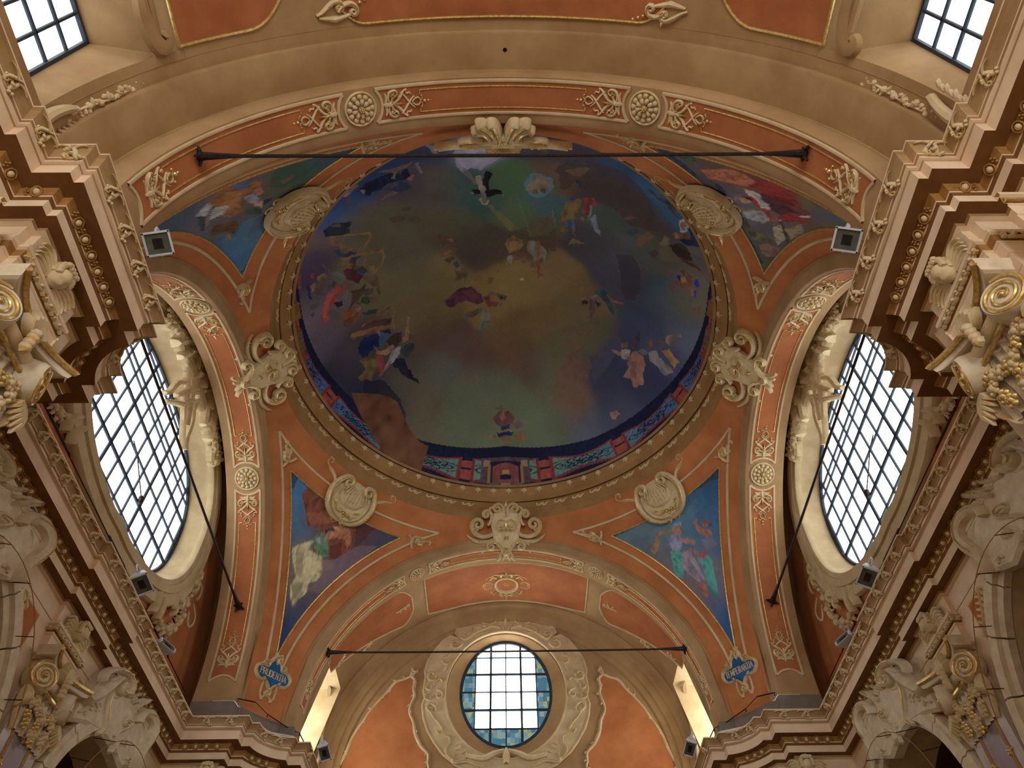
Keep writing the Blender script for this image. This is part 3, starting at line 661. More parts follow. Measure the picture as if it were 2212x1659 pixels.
# ---- rosettes on the arch soffits
SR = math.radians(59.2)
DM = {'front': (5.52 + 6.03) / 2, 'back': 5.59, 'left': 5.70, 'right': 5.70}
AX_ = {'front': ('Y', -1), 'back': ('Y', 1), 'left': ('X', -1), 'right': ('X', 1)}
def make_rosette(M, label, R):
    o = thing('stucco_rosette', label, 'rosette', M, 'stucco rosettes on the arch soffits')
    mb = MB(); C = [(cos(2 * pi * k / 28), sin(2 * pi * k / 28)) for k in range(28)]
    mb.grid([[(x * r * R, y * r * R, z) for x, y in C] for r, z in ((1, -.004), (1, .03), (.95, .042), (.88, .03), (.86, .008), (.0, .012))], cv=True)
    obj('rim', mb, STUCCO, o)
    pm = MB(); pm.stroke([(.50 * R, 0, .01), (.64 * R, 0, .028), (.78 * R, 0, .03), (.87 * R, 0, .012)], [.06 * R, .15 * R, .17 * R, .05 * R], [.02, .035, .035, .012], n=5)
    im = MB(); im.stroke([(.18 * R, 0, .02), (.36 * R, 0, .05), (.52 * R, 0, .045), (.58 * R, 0, .025)], [.06 * R, .12 * R, .13 * R, .03 * R], [.02, .03, .03, .01], n=5)
    m1 = mesh('petal', pm, GILT); m2 = mesh('inner_petal', im, STUCCO)
    for k in range(12): link('petal', m1, o, Matrix.Rotation(2 * pi * k / 12, 4, 'Z'))
    for k in range(9): link('inner_petal', m2, o, Matrix.Rotation(2 * pi * (k + .4) / 9, 4, 'Z'))
    mb = MB(); mb.blob((0, 0, .045), .2 * R, None, .05, n=10, k=4, half=True)
    for k in range(6): mb.blob((.13 * R * cos(k), .13 * R * sin(k), .075), .06 * R, None, .03, n=6, k=3, half=True)
    obj('boss', mb, GOLD, o); return o
first = None
names = {'front': 'front arch', 'back': 'apse arch', 'left': 'left side arch', 'right': 'right side arch'}
for key in ('front', 'left', 'right', 'back'):
    ax, sg = AX_[key]
    for s in (SR, pi - SR):
        lo = s < 1.57; M = arch_frame(ax, sg, s, DM[key])
        if ax == 'Y': wh = 'right of the crown' if lo else 'left of the crown'
        else: wh = 'lower towards the apse' if lo else 'higher up near the front pier'
        lab = 'gilded round rosette on the %s soffit, %s' % (names[key], wh)
        if key == 'back': make_rosette(M, lab, .20)
        elif first is None: first = make_rosette(M, lab, .265)
        else: dup(first, M, lab)
# ---- scroll motifs at the ends of the soffit panels (local +x runs away from the rosette)
def motif(k=1.0):
    o = Orn(); Y = lambda P: [(a * k, b * k) for a, b in P]
    for sg in (1, -1):
        S = lambda P, w, h, g=0: o.s(Y([(a, b * sg) for a, b in P]), np.array(w) * k if hasattr(w, '__len__') else w * k, h, g)
        S(spl([(-.05, .0), (-.02, .09), (-.045, .17)]), [.02, .03, .012], .03)
        S(curl(bez((.03, .01), (-.01, .06), (.0, .19), (.09, .20)), .05, -1 * sg * sg, 1.2), [.014, .026, .02, .012], .04, .5)
        S(curl(bez((.02, .015), (.10, .03), (.05, .08), (.085, .09)), .032, 1, 1.2), [.02, .02, .012], .035, .5)
        S(bez((.08, .01), (.19, .03), (.22, .15), (.29, .205)), [.02, .026, .012], .03)
        S([(.29, .205), (.31, .14), (.36, .15), (.38, .12)], [.014, .016, .012], .025)
        S(bez((.21, .16), (.30, .11), (.34, -.03), (.44, -.09)), [.012, .018, .01], .026)
        S(bez((.40, .005), (.46, .09), (.53, .06), (.53, .0)), [.012, .016, .012], .03, .6)
        S(bez((.52, .0), (.56, .02), (.58, .06), (.55, .085)), .011, .025, .5)
        o.d((.145 * k, sg * .145 * k), .022 * k, .05, g=True); o.d((.30 * k, sg * .20 * k), .02 * k, .035)
        o.d((.55 * k, sg * .085 * k), .018 * k, .03, g=True)
    o.leaf((-.09 * k, 0), (.10 * k, 0), .04 * k, .055); o.leaf((.02 * k, 0), (.24 * k, 0), .018 * k, .045, g=True)
    o.d((.60 * k, 0), .032 * k, .04, g=True); o.d((.66 * k, 0), .024 * k, .035, g=True); o.d((.70 * k, 0), .014 * k, .03, g=True)
    return o
src = {}
for key in ('front', 'left', 'right', 'back'):
    ax, sg = AX_[key]; k = .72 if key == 'back' else 1.0
    dirs = [(SR, 1, 'crown side of rosette %s' % ('right of crown' if ax == 'Y' else 'nearer the apse')), (SR, -1, 'lower side of rosette %s' % ('right of crown' if ax == 'Y' else 'nearer the apse')),
            (pi - SR, -1, 'crown side of rosette %s' % ('left of crown' if ax == 'Y' else 'nearer the front pier')), (pi - SR, 1, 'lower side of rosette %s' % ('left of crown' if ax == 'Y' else 'nearer the front pier')),
            (.075, 1, 'rising from the %s springing' % ('right' if ax == 'Y' else 'apse side')), (pi - .075, -1, 'rising from the %s springing' % ('left' if ax == 'Y' else 'front pier'))]
    for s, dr, wh in dirs:
        st = s + dr * (.455 / RI if abs(s - SR) < .01 or abs(s - pi + SR) < .01 else .16 / RI)
        s_ = s + dr * ((.46 if k == 1 else .43) / RI) if 'rosette' in wh else s + dr * (.20 / RI)
        M = arch_frame(ax, sg, s_ + dr * .22 / RI, DM[key], h=.012)
        if dr < 0: M = M @ Matrix.Rotation(pi, 4, 'Z')
        M = M @ Matrix.Translation((-.22 * 1, 0, 0))
        lab = 'gilded scroll motif, %s soffit, %s' % (names[key], wh)
        if k in src: dup(src[k], M, lab)
        else: src[k] = motif(k).put('scroll_motif', lab, 'scrollwork', M, 'scrollwork motifs on the arch soffits')
# ---- leaves on the ring under the dome
mb = MB()
for a, l in ((90, .1), (30, .085), (150, .085), (-25, .07), (205, .07), (-90, .06)):
    a = math.radians(a); mb.stroke([(0, 0, .012), (l * .5 * cos(a), l * .5 * sin(a), .022), (l * cos(a), l * sin(a), .004)], [.012, .03, .006], [.02, .024, .006], n=4)
mb.blob((0, 0, .02), .028, None, .03, n=6, k=2, half=True)
lm = mesh('ring_leaf', mb, GILT)
mb = MB(); mb.stroke([(-.17, .0), (-.11, -.004), (-.07, .003)], [.008, .012, .004], .014, n=4)
for sx in (1,): mb.stroke([(.17, .0), (.11, .004), (.075, -.003)], [.008, .012, .004], .014, n=4)
lt = mesh('ring_tendril', mb, GOLD)
mb = MB(); mb.stroke(curl(bez((-.17, -.03), (-.10, -.05), (-.08, .05), (-.02, .04)), .035, -1, 1.1, 9), [.008, .022, .02, .01], [.02, .034, .02], n=4)
mb.stroke(curl(bez((-.03, -.02), (.05, -.05), (.07, .05), (.15, .02)), .03, -1, 1.0, 8), [.014, .022, .016, .006], [.02, .034, .015], n=4)
wm = mesh('ring_wave_leaf', mb, GILT)
for k in range(74):
    a = 2 * pi * (k + .3) / 74; link('ring_leaf', lm, ring, ring_frame(a, 4.762, 13.925, .84, -.54)); link('ring_tendril', lt, ring, ring_frame(a + pi / 74, 4.762, 13.925, .84, -.54))
for k in range(64):
    a = 2 * pi * k / 64
    if min(abs((a - q + pi) % (2 * pi) - pi) for q in (0, pi / 2, pi, 3 * pi / 2)) < .16: continue
    link('ring_wave_leaf', wm, ring, ring_frame(a, 4.909, 13.50, .97, -.22))
# ---- big cartouches where ring and arches meet
def cartouche():
    o = Orn()
    half = [(0, -.52), (.16, -.50), (.30, -.34), (.34, -.16), (.36, .0), (.40, .16), (.36, .34), (.22, .46), (.08, .56), (0, .58)]
    P = spl(half, 3); o.b.plate(P + mir(P[1:-1])[::-1], .14, bev=.05)
    o.s(curl(bez((.03, .30), (.02, .52), (.10, .64), (.22, .60)), .10, -1, 1.3), [.03, .05, .045, .03], .12, .6, True, z0=.10)
    o.s(curl(rcurl(bez((.46, .08), (.30, .20), (.36, .46), (.48, .44)), .0, 1, 0, 1), .085, -1, 1.3), [.03, .055, .05, .03], .11, .6, True, z0=.08)
    o.s(spl([(.26, .56), (.38, .50), (.46, .40)]), [.02, .05, .02], .10, 0, True, z0=.06)
    o.s(curl(bez((.30, -.12), (.52, -.30), (.86, -.20), (.86, .06)), .15, 1, 1.35, 16), [.05, .065, .05, .035], .13, .55, True, z0=.03)
    o.s(bez((.32, -.26), (.56, -.42), (.88, -.34), (1.0, -.14)), [.03, .06, .05, .015], .09, 0, True, z0=.01)
    for k in range(9): o.d((.40 + .055 * k, -.335 + .0035 * (k - 3) ** 2, .07), .02, .03, True, True)
    o.s(curl(rcurl(bez((.07, -.60), (.10, -.38), (.28, -.30), (.40, -.36)), .06, -1, .9, 8), .09, -1, 1.3), [.03, .06, .055, .03], .12, .6, True, z0=.04)
    o.s(spl([(.50, -.38), (.60, -.44), (.64, -.54), (.58, -.60)]), [.03, .05, .03], .08, 0, True)
    o.s(bez((.05, -.50), (.10, -.62), (.14, -.76), (.24, -.80)), [.04, .055, .03], .09, .5, True, z0=.02)
    o.s(bez((.02, -.52), (.03, -.66), (.05, -.74), (.10, -.80)), [.03, .04, .02], .09, 0, True, z0=.02)
    o.leaf((0, -.46), (0, -.74), .06, .1); o.leaf((0, .50), (0, .68), .07, .12, z0=.08); o.leaf((.02, .52), (.10, .70), .04, .1, True, True, z0=.08)
    o.s(spl([(.0, .16), (.12, .22), (.22, .16), (.26, .02), (.16, -.08), (.02, -.02)]), .022, .05, .9, True, z0=.13)
    o.leaf((.03, .08), (.18, .02), .03, .05, True, True, z0=.13); o.leaf((.0, .18), (.0, -.1), .03, .07, True, z0=.13)
    for p in ((0, -.24), (.045, -.21), (-.045, -.21), (.04, -.27), (-.04, -.27)): o.d((p[0], p[1], .13), .032, .04, True)
    for p in ((.10, -.02), (.14, -.05), (.07, -.05)): o.d((p[0], p[1], .13), .03, .05, True, True)
    o.d((.76, -.02, .04), .07, .1, False, True); o.d((.76, -.02, .12), .03, .05, True, True)
    return o
CC = Vector((0, YC, ZS))
def sph_frame(p, up=None):
    p = Vector(p); n = (CC - p).normalized(); up = Vector(up) if up else (Vector((0, YC, 30)) - p)
    y = (up - n * up.dot(n)).normalized(); x = y.cross(n); return Matrix(((x.x, y.x, n.x, p.x), (x.y, y.y, n.y, p.y), (x.z, y.z, n.z, p.z), (0, 0, 0, 1)))
c0 = None
for p, wh in (((0, 14.56, 12.92), 'below the ring at the apse arch crown'), ((-5.10, 9.46, 12.92), 'left of the ring on the left arch crown'), ((5.10, 9.46, 12.92), 'right of the ring on the right arch crown')):
    M = sph_frame(p) @ Matrix.Translation((0, 0, .02)); lab = 'large scrolled stucco cartouche ' + wh
    if c0 is None: c0 = cartouche().put('stucco_cartouche', lab, 'cartouche', M, 'cartouches around the ring', 'shield')
    else: dup(c0, M, lab)
# crest of five lobes on the front arch crown
o = Orn()
for x0, x1, w in ((.10, .16, .08), (.20, .34, .085)):
    o.s(curl(bez((x0 * .5, -.12), (x0 * .7, .05), (x0, .22), (x1, .36)), .05, -1, .6, 7), [.05, w, w, .04], .17, .5, True)
o.s(curl(bez((.20, -.14), (.26, .02), (.30, .14), (.42, .20)), .06, -1, .9, 8), [.05, .07, .05, .03], .15, .5, True)
P = spl([(0, .02), (.14, -.02), (.30, -.10), (.60, -.16), (1.0, -.235), (1.2, -.29), (.6, -.285), (.3, -.28), (.0, -.28)], 3); o.b.plate(P + mir(P[1:-1])[::-1], .14, bev=.03)
o.s(bez((.20, -.20), (.5, -.17), (.8, -.19), (1.12, -.29)), [.04, .05, .012], .12, .4, True, z0=.06)
o.s(curl(bez((.35, -.1), (.5, -.05), (.62, -.06), (.72, -.10)), .05, -1, 1.0, 8), [.02, .04, .02], .1, .5, True, z0=.05)
for k in range(-3, 4): o.leaf((k * .03, -.26), (k * .105, -.50 + .035 * abs(k)), .06, .13, z0=.04); o.leaf((k * .03, -.30), (k * .10, -.47 + .035 * abs(k)), .018, .05, True, z0=.14)
for p in ((0, -.10), (.05, -.08), (-.05, -.08), (.1, -.12), (-.1, -.12)): o.d((p[0], p[1], .12), .04, .06, True)
for x in (.5, .62, .9): o.d((x, -.27, .05), .07, .09, False, True); o.d((x, -.27, .1), .03, .06, True, True)
M = frame((0, 4.34, 12.66), (1, 0, 0), (0, .62, -.78))
M = M @ Matrix.Rotation(pi, 4, 'Z') if (M @ Vector((0, 1, 0)) - M @ Vector((0, 0, 0))).y > 0 else M
o.put('stucco_crest', 'fan-shaped stucco crest with gilded flowers on the crown of the front arch', 'cartouche', M, None, 'shell_fan')
# shell cartouches on the pendentives
def shellc():
    o = Orn()
    half = spl([(0, -.60), (.22, -.56), (.44, -.38), (.53, -.10), (.50, .14), (.36, .30), (.18, .38), (0, .40)], 4)
    o.b.plate(half + mir(half[1:-1])[::-1], .10, bev=.03)
    rim = spl([(.05, -.62), (.26, -.58), (.48, -.40), (.585, -.10), (.55, .16), (.42, .36)], 4)
    o.s(curl(rim, .135, 1, 1.3, 16), [.03, .06, .07, .06, .03], .13, .7, True, z0=.09)
    o.s(spl([(.03, -.54), (.22, -.50), (.40, -.34), (.47, -.1), (.44, .1)], 4), .02, .05, 0, True, z0=.09)
    o.s(curl(bez((.56, .10), (.66, .34), (.84, .30), (.98, .42)), .085, 1, 1.2, 12), [.04, .06, .045, .025], .10, .4, True)
    for k in range(3): o.leaf((1.0 + .02 * k, .36), (1.16, .30 + .07 * k), .03, .06, False, True)
    fan = [(0, .30)] + [(.36 * cos(a), .02 + .30 * sin(a)) for a in [pi * (1.0 + k / 16) for k in range(17)]]
    fan = spl([(-.10, .30), (-.26, .16), (-.33, -.02), (-.24, -.20), (0, -.27), (.24, -.20), (.33, -.02), (.26, .16), (.10, .30), (0, .33)], 3)
    o.b.plate(fan, .18, bev=.07)
    for k in range(-4, 5):
        a = k * .30; o.s([(0.05 * k, .26), (.085 * k, .0 + .015 * abs(k)), (.09 * k * (1 - .03 * abs(k)), -.22 + .022 * k * k)], [.010, .024, .018], .05, 0, z0=.165, n=4)
    for r in (.12, .22, .32, .42):
        o.s([(r * .82 * sin(t), .26 - r * 1.12 * cos(t) + .012 * cos(9 * t)) for t in [(-1.15 + 2.3 * k / 22) for k in range(23)]], .012, .045, 0, z0=.165, n=4)
    o.s(spl([(-.30, -.30), (-.18, -.42), (.0, -.36), (.14, -.46), (.30, -.34)]), .02, .05, .9, z0=.09)
    for p in ((-.1, -.38), (.02, -.46), (.12, -.40), (-.02, -.40), (.2, -.44)): o.d((p[0], p[1], .09), .045, .06, True)
    o.leaf((.22, -.32), (.38, -.22), .04, .05, True, True, z0=.09)
    o.s(curl(bez((.02, -.58), (.08, -.70), (.16, -.70), (.2, -.62)), .03, 1, .8, 6), .035, .08, .5, True)
    return o
c0 = None; rs = 5.30 / 2 ** .5
for sx, sy, wh in ((-1, 1, 'left apse pendentive above the wisdom figure in white robes'), (1, 1, 'right apse pendentive above the woman pouring water'), (-1, -1, 'left front pendentive beside the tree and warrior fresco'), (1, -1, 'right front pendentive beside the red-cloaked fresco figure')):
    p = (sx * rs, YC + sy * rs, pend_z(5.30)); M = sph_frame(p) @ Matrix.Translation((0, 0, -.01)); lab = 'oval shell cartouche on the ' + wh
    if c0 is None: c0 = shellc().put('shell_cartouche', lab, 'cartouche', M, 'shell cartouches on the pendentives', 'shell_shield')
    else: dup(c0, M, lab)
# corner leaves of the pendentive frames
def cornerleaf():
    o = Orn()
    o.s(curl(bez((.20, -.02), (.06, -.06), (-.08, .0), (-.07, .12)), .075, -1, 1.3, 12), [.02, .045, .04, .02], .09, .5)
    o.s(curl(bez((-.16, -.06), (-.04, -.02), (.10, .06), (.06, .18)), .06, 1, 1.2, 11), [.02, .04, .04, .02], .08, .5)
    o.s(spl([(.03, .12), (.10, .22), (.05, .32), (.10, .40)]), [.03, .04, .02], .06, .6)
    for p in ((.10, .40), (.11, .46), (.08, .44), (.14, .43)): o.d(p, .032, .05, p == (.10, .40))
    o.leaf((.0, .1), (-.06, .28), .04, .07); o.leaf((.08, .1), (.16, .26), .04, .07); o.d((-.02, .07), .03, .09, True)
    return o
c0 = None
for sx, sy, wh in ((-1, 1, 'left apse pendentive'), (1, 1, 'right apse pendentive'), (-1, -1, 'left front pendentive'), (1, -1, 'right front pendentive')):
    for which in (0, 1, 2):
        if which == 2 and sy > 0: continue
        if which == 0: q = (4.97, 2.30); d = Vector((0, -1)); w2 = 'at its corner by the side arch'
        elif which == 1: q = (2.35, 5.0); d = Vector((-1, 0)); w2 = 'at its corner by the %s arch' % ('apse' if sy > 0 else 'front')
        else: q = (4.88, 4.88); d = Vector((1, 1)); w2 = 'at its bottom tip'
        r = math.hypot(*q); p = Vector((sx * q[0], YC + sy * q[1], pend_z(r))); n = (CC - p).normalized()
        if which == 2: y = Vector((0, 0, -1))
        else: y = Vector((sx * d.x, sy * d.y, .15))
        M = sph_frame(p, y); lab = 'curled acanthus leaf on %s, %s' % (wh, w2)
        if c0 is None: c0 = cornerleaf().put('acanthus_corner', lab, 'acanthus leaf', M, 'acanthus corners of the fresco frames', 'leaf')
        else: dup(c0, M, lab)
# ---- pendentive frame mouldings (children of the pendentives)
def sph_line(mb, P, w, h):
    P = [Vector(p) for p in P]; rows = []
    for i, p in enumerate(P):
        t = (P[min(i + 1, len(P) - 1)] - P[max(i - 1, 0)]).normalized(); n = (CC - p).normalized() if p.z > ZS else (Vector((0, YC, p.z)) - p).normalized(); a = t.cross(n).normalized()
        rows.append([p + a * (w * u) + n * (h * k - .003) for u, k in ((-1, 0), (-.7, .8), (0, 1), (.7, .8), (1, 0))])
    mb.grid(rows)
def pt(sx, sy, x, y): r = math.hypot(x, y); return (sx * x, YC + sy * y, pend_z(min(r, RS - .002)))
PXA, PYA = 4.93, 4.87          # fresco limits from the crossing axes
def outline(sx, sy, ax, ay, rr, n=50):
    """closed frame: along x=ax, along y=ay, along the ring radius rr"""
    def yb(x): return (rr * rr - x * x) ** .5
    ymax = min(ay, (6.985 ** 2 - ax * ax) ** .5); xmax = min(ax, (6.985 ** 2 - ay * ay) ** .5)
    A = [pt(sx, sy, ax, lerp(yb(ax), ymax, k / n)) for k in range(n + 1)]
    B = [pt(sx, sy, lerp(xmax, yb(ay), k / n), ay) for k in range(n + 1)]
    a0 = math.atan2(ay, yb(ay)); a1 = math.atan2(yb(ax), ax)
    C = [pt(sx, sy, rr * cos(lerp(a0, a1, k / n)), rr * sin(lerp(a0, a1, k / n))) for k in range(n + 1)]
    return A, B, C
for (sx, sy), po in zip(((-1, -1), (1, -1), (-1, 1), (1, 1)), PEND):
    ay = PYA if sy > 0 else 5.0
    mb = MB()
    for q in outline(sx, sy, PXA, ay, 5.53): sph_line(mb, q, .02, .03)
    obj('gold_line', mb, GOLD, po)
    mb = MB()
    for q in outline(sx, sy, 5.075, 5.03 if sy > 0 else 5.13, 5.31): sph_line(mb, q, .032, .035)
    obj('frame_moulding', mb, LIGHT, po)
# ---- name shields with lettering
GL_ = {'P': [[(0, 0), (0, 1)], [(0, 1), (.35, 1), (.5, .86), (.5, .64), (.35, .5), (0, .5)]], 'R': [[(0, 0), (0, 1)], [(0, 1), (.35, 1), (.5, .86), (.5, .66), (.35, .52), (0, .52)], [(.25, .52), (.55, 0)]],
 'U': [[(0, 1), (0, .22), (.12, .03), (.3, 0), (.45, .05), (.55, .22), (.55, 1)]], 'D': [[(0, 0), (0, 1)], [(0, 1), (.3, 1), (.52, .8), (.56, .5), (.52, .2), (.3, 0), (0, 0)]], 'E': [[(0, 0), (0, 1)], [(0, 1), (.48, 1)], [(0, .52), (.36, .52)], [(0, 0), (.5, 0)]],
 'N': [[(0, 0), (0, 1)], [(0, 1), (.55, 0)], [(.55, 0), (.55, 1)]], 'T': [[(.28, 0), (.28, 1)], [(0, 1), (.56, 1)]], 'I': [[(.05, 0), (.05, 1)]], 'A': [[(0, 0), (.28, 1)], [(.28, 1), (.58, 0)], [(.1, .36), (.47, .36)]], 'M': [[(0, 0), (.06, 1)], [(.06, 1), (.34, .12)], [(.34, .12), (.62, 1)], [(.62, 1), (.68, 0)]]}
GW = {'I': .1, 'M': .68, 'T': .56, 'E': .5, 'P': .5, 'R': .55, 'U': .55, 'D': .56, 'N': .55, 'A': .58}
def sign(M, text, label):
    o = thing('name_shield', label, 'sign', M, None)
    f = spl([(0, .30), (.10, .20), (.15, .08), (.30, .06), (.37, -.04), (.31, -.17), (.16, -.19), (.05, -.25), (0, -.33)], 3)
    mb = MB(); mb.plate(f + mir(f[1:-1])[::-1], .05, bev=.01); obj('field', mb, BLUEP, o)
    q = Orn()
    q.s(curl(spl([(.06, .26), (.13, .19), (.16, .10), (.29, .10), (.40, .02), (.40, -.10), (.31, -.20), (.20, -.21)], 4), .03, -1, .8, 6), [.02, .035, .042, .035, .02], .10, .5, True)
    q.s(curl(spl([(.14, .20), (.22, .22), (.27, .17)]), .035, -1, 1.1, 8), [.02, .028, .02], .09, .4, True)
    q.s(curl(spl([(.21, -.21), (.12, -.22), (.06, -.28), (.02, -.34)], 4), .02, 1, .5, 4), [.02, .032, .02], .09, .5, True)
    q.s(curl(bez((-.12, .22), (-.10, .36), (.06, .42), (.09, .32)), .05, -1, 1.1, 9), [.03, .05, .045, .03], .12, .4)
    q.leaf((-.04, .30), (.12, .46), .05, .1); q.leaf((0, .34), (-.08, .44), .045, .09); q.leaf((.0, .30), (.03, .18), .05, .1); q.d((.03, .31, .05), .035, .08, True)
    q.s([(.16, -.20), (.17, -.36), (.16, -.50), (.10, -.60)], [.022, .026, .022], .06, 0, True)
    q.s(spl([(.10, -.60), (.08, -.52), (0, -.47)]), .022, .06, 0, True)
    q.s(curl(bez((.0, -.32), (.06, -.38), (.06, -.46), (-.01, -.48)), .04, -1, .9, 7), [.03, .045, .03], .09, .5); q.leaf((.0, -.34), (-.05, -.46), .04, .08); q.d((0, -.36, .04), .04, .06, True); q.d((.16, -.21, .05), .03, .06, True, True)
    obj('frame', q.b, STUCCO, o); obj('gilding', q.g, GOLD, o)
    W_ = sum(GW[c] for c in text) + .2 * (len(text) - 1); hgt = .135; sc = min(.66 / W_, hgt * .75); x = -W_ * sc / 2
    for ch in text:
        mb = MB()
        for st in GL_[ch]:
            vert = abs(st[0][0] - st[-1][0]) < .08 or ch in 'UDPR' or (ch in 'AM' and st[0][1] > st[1][1]) or (ch == 'N' and st[0][0] != st[1][0])
            w = .0105 if vert and not (ch == 'N' and st[0][0] == st[1][0]) else .006
            P = [(x + a * sc, (b - .5) * hgt - .035) for a, b in st]
            for i in range(len(P) - 1): mb.stroke([P[i], P[i + 1]], w, .008, z0=.05, flat=True)
            if st[0][0] == st[-1][0] and len(st) == 2:
                for b in (0, 1): mb.stroke([(x + st[0][0] * sc - .02, (b - .5) * hgt - .035), (x + st[0][0] * sc + .02, (b - .5) * hgt - .035)], .004, .008, z0=.05, flat=True)
        obj('letter', mb, LIGHT, o, smooth=False); x += (GW[ch] + .2) * sc
    return o
for sx, t, lab in ((-1, 'PRUDENTIA', 'blue shield lettered PRUDENTIA in a scrolled stucco frame on the left pier'), (1, 'TEMPERANTIA', 'blue shield lettered TEMPERANTIA in a scrolled stucco frame on the right pier')):
    a = math.radians(45); p = Vector((sx * 6.96 * cos(a), YC + 6.96 * sin(a), 8.80)); n = Vector((-sx * cos(a), -sin(a), -.06)).normalized()
    sign(frame(p, (sin(a) * 1, -sx * cos(a) * 1, 0) if sx > 0 else (sin(a), cos(a), 0), n), t, lab)
# ---- garlands, crests and frames of the side windows
def offs(P, sx, X, M=None): return P
def wall_frame(sx, X, y, z):
    """local x = towards the apse on the left wall / away on the right wall, z = into the room"""
    n = (-sx, 0, 0); x = (0, 1, 0) if sx < 0 else (0, -1, 0); return frame((sx * X, y, z), x, n)
def fold(sx, P, y0, z0): return [((p[0] - y0) * (1 if sx < 0 else -1),) + (p[1] - z0,) + tuple(p[2:]) for p in P]
WD = {'w16': (.10, .18), 'w14': (.085, .15), 'w13': (.10, .15), 'w12': (.075, .13), 'w10': (.065, .13), 'w9': (.05, .10), 'w8': (.045, .09), 'w7': (.035, .08), 'w6': (.03, .06), 'w5': (.024, .05), 'w4': (.018, .03)}
for sx, nm in ((-1, 'left'), (1, 'right')):
    M = wall_frame(sx, 6.55, YC, 10.5); o = thing('oval_window_frame', 'moulded stucco frame with scrolls around the great oval window on the %s' % nm, 'window frame', M)
    F = lambda P: fold(sx, P, YC, 10.5)
    mb = MB(); o1 = fold(sx, sell((YC, 10.5), 3.36, 2.36), YC, 10.5); i1 = fold(sx, HOLE, YC, 10.5)
    rows = []
    for t, h in ((0, -.0), (0, .10), (.03, .13), (.22, .13), (.24, .17), (.50, .17), (.52, .12), (.93, .12), (1, .06), (1, 0)):
        rows.append([(lerp(p[0], q[0], t), lerp(p[1], q[1], t), h) for p, q in zip(i1, o1)])
    mb.grid(rows, cv=True); obj('moulding', mb, LIGHT, o)
    for mirror in (0, 1):
        R = (lambda P: [(2 * YC - p[0], p[1]) for p in P]) if mirror else (lambda P: P)
        mb = MB()
        for k, P in WCREST:
            w, h = WD[k]; w *= 1.45; h *= 1.25; mb.stroke(F(R(spl(P, 3))), [w * .6, w, w, w * .7], h, z0=.06)
        obj('scroll_crest', mb, STUCCO, o)
        mb = MB()
        for y, z in WFLOWERS:
            for q in range(4):
                a = q * 1.7 + y; y2, z2 = y + .06 * cos(a), z + .06 * sin(a); p = F(R([(y2, z2)]))[0]; mb.blob((p[0], p[1], .18 + .03 * (q % 2)), .055, None, .07, n=6, k=3, half=True)
            p = F(R([(y, z)]))[0]; mb.blob((p[0], p[1], .2), .03, None, .08, n=6, k=2, half=True)
        obj('flower_string', mb, GILT, o)
        mb = MB()
        for yy, z in ((12.45, 9.2), (12.75, 10.1), (12.78, 9.85), (12.3, 8.95)):
            P = F(R(curl(spl([(yy - .1, z - .22), (yy + .02, z - .1), (yy, z)]), .07, 1 if mirror == 0 else -1, 1.1, 9))); mb.stroke(P, [.03, .05, .04, .02], .09, z0=.10)
        for P in ([(11.45, 8.70), (11.55, 8.5), (11.50, 8.28)], [(11.66, 8.72), (11.78, 8.55), (11.74, 8.3)]): mb.stroke(F(R(spl(P))), [.06, .07, .04], .16, z0=.06)
        obj('console', mb, STUCCO, o)
    # garlands hanging below the frame
    for mirror in (0, 1):
        R = (lambda P: [(2 * YC - p[0], p[1]) for p in P]) if mirror else (lambda P: P)
        F2 = lambda P: fold(sx, R(P), YC, 9)
        g = thing('fruit_garland', 'stucco garland of fruit and leaves under the %s oval window, %s half' % (nm, 'front' if mirror else 'apse'), 'garland', wall_frame(sx, 6.55, YC, 9), 'garlands under the oval windows')
        C = spl(GARLAND, 4); mb = MB(); rr = np.random.default_rng(5)
        for i, p in enumerate(C):
            t = i / len(C); wd = .08 + .10 * sin(pi * min(1, t * 1.15))
            for q in range(3):
                a = rr.uniform(0, 6.28); l = rr.uniform(.10, .17); a0 = F2([p])[0]
                mb.stroke([(a0[0], a0[1], .03), (a0[0] + l * .5 * cos(a), a0[1] + l * .5 * sin(a), .07), (a0[0] + l * cos(a), a0[1] + l * sin(a), .03)], [.01, .035, .004], .03, n=4)
        obj('leaves', mb, STUCCO, g)['kind'] = 'stuff'
        fm = MB(); fm.blob((0, 0, .09), .075, None, .075, n=8, k=5); fm.blob((0, -.0, .165), .02, None, .012, n=5, k=2)
        fm2 = MB(); fm2.blob((0, 0, .09), .05, None, .06, n=7, k=4)
        ma, mb2 = mesh('fruit', fm, GILT), mesh('fruit', fm2, STUCCO)
        for i, p in enumerate(C[1::3]):
            a0 = F2([(p[0] + rr.uniform(-.06, .06), p[1] + rr.uniform(-.06, .06))])[0]; link('fruit', ma if i % 2 == 0 else mb2, g, Matrix.Translation((a0[0], a0[1], 0)))
        mb = MB()
        for rbn in RIBBONS: mb.stroke(F2(spl(rbn, 5)), [.015, .035, .03, .035, .012], .02, n=4, z0=.01)
        obj('ribbon', mb, STUCCO, g)
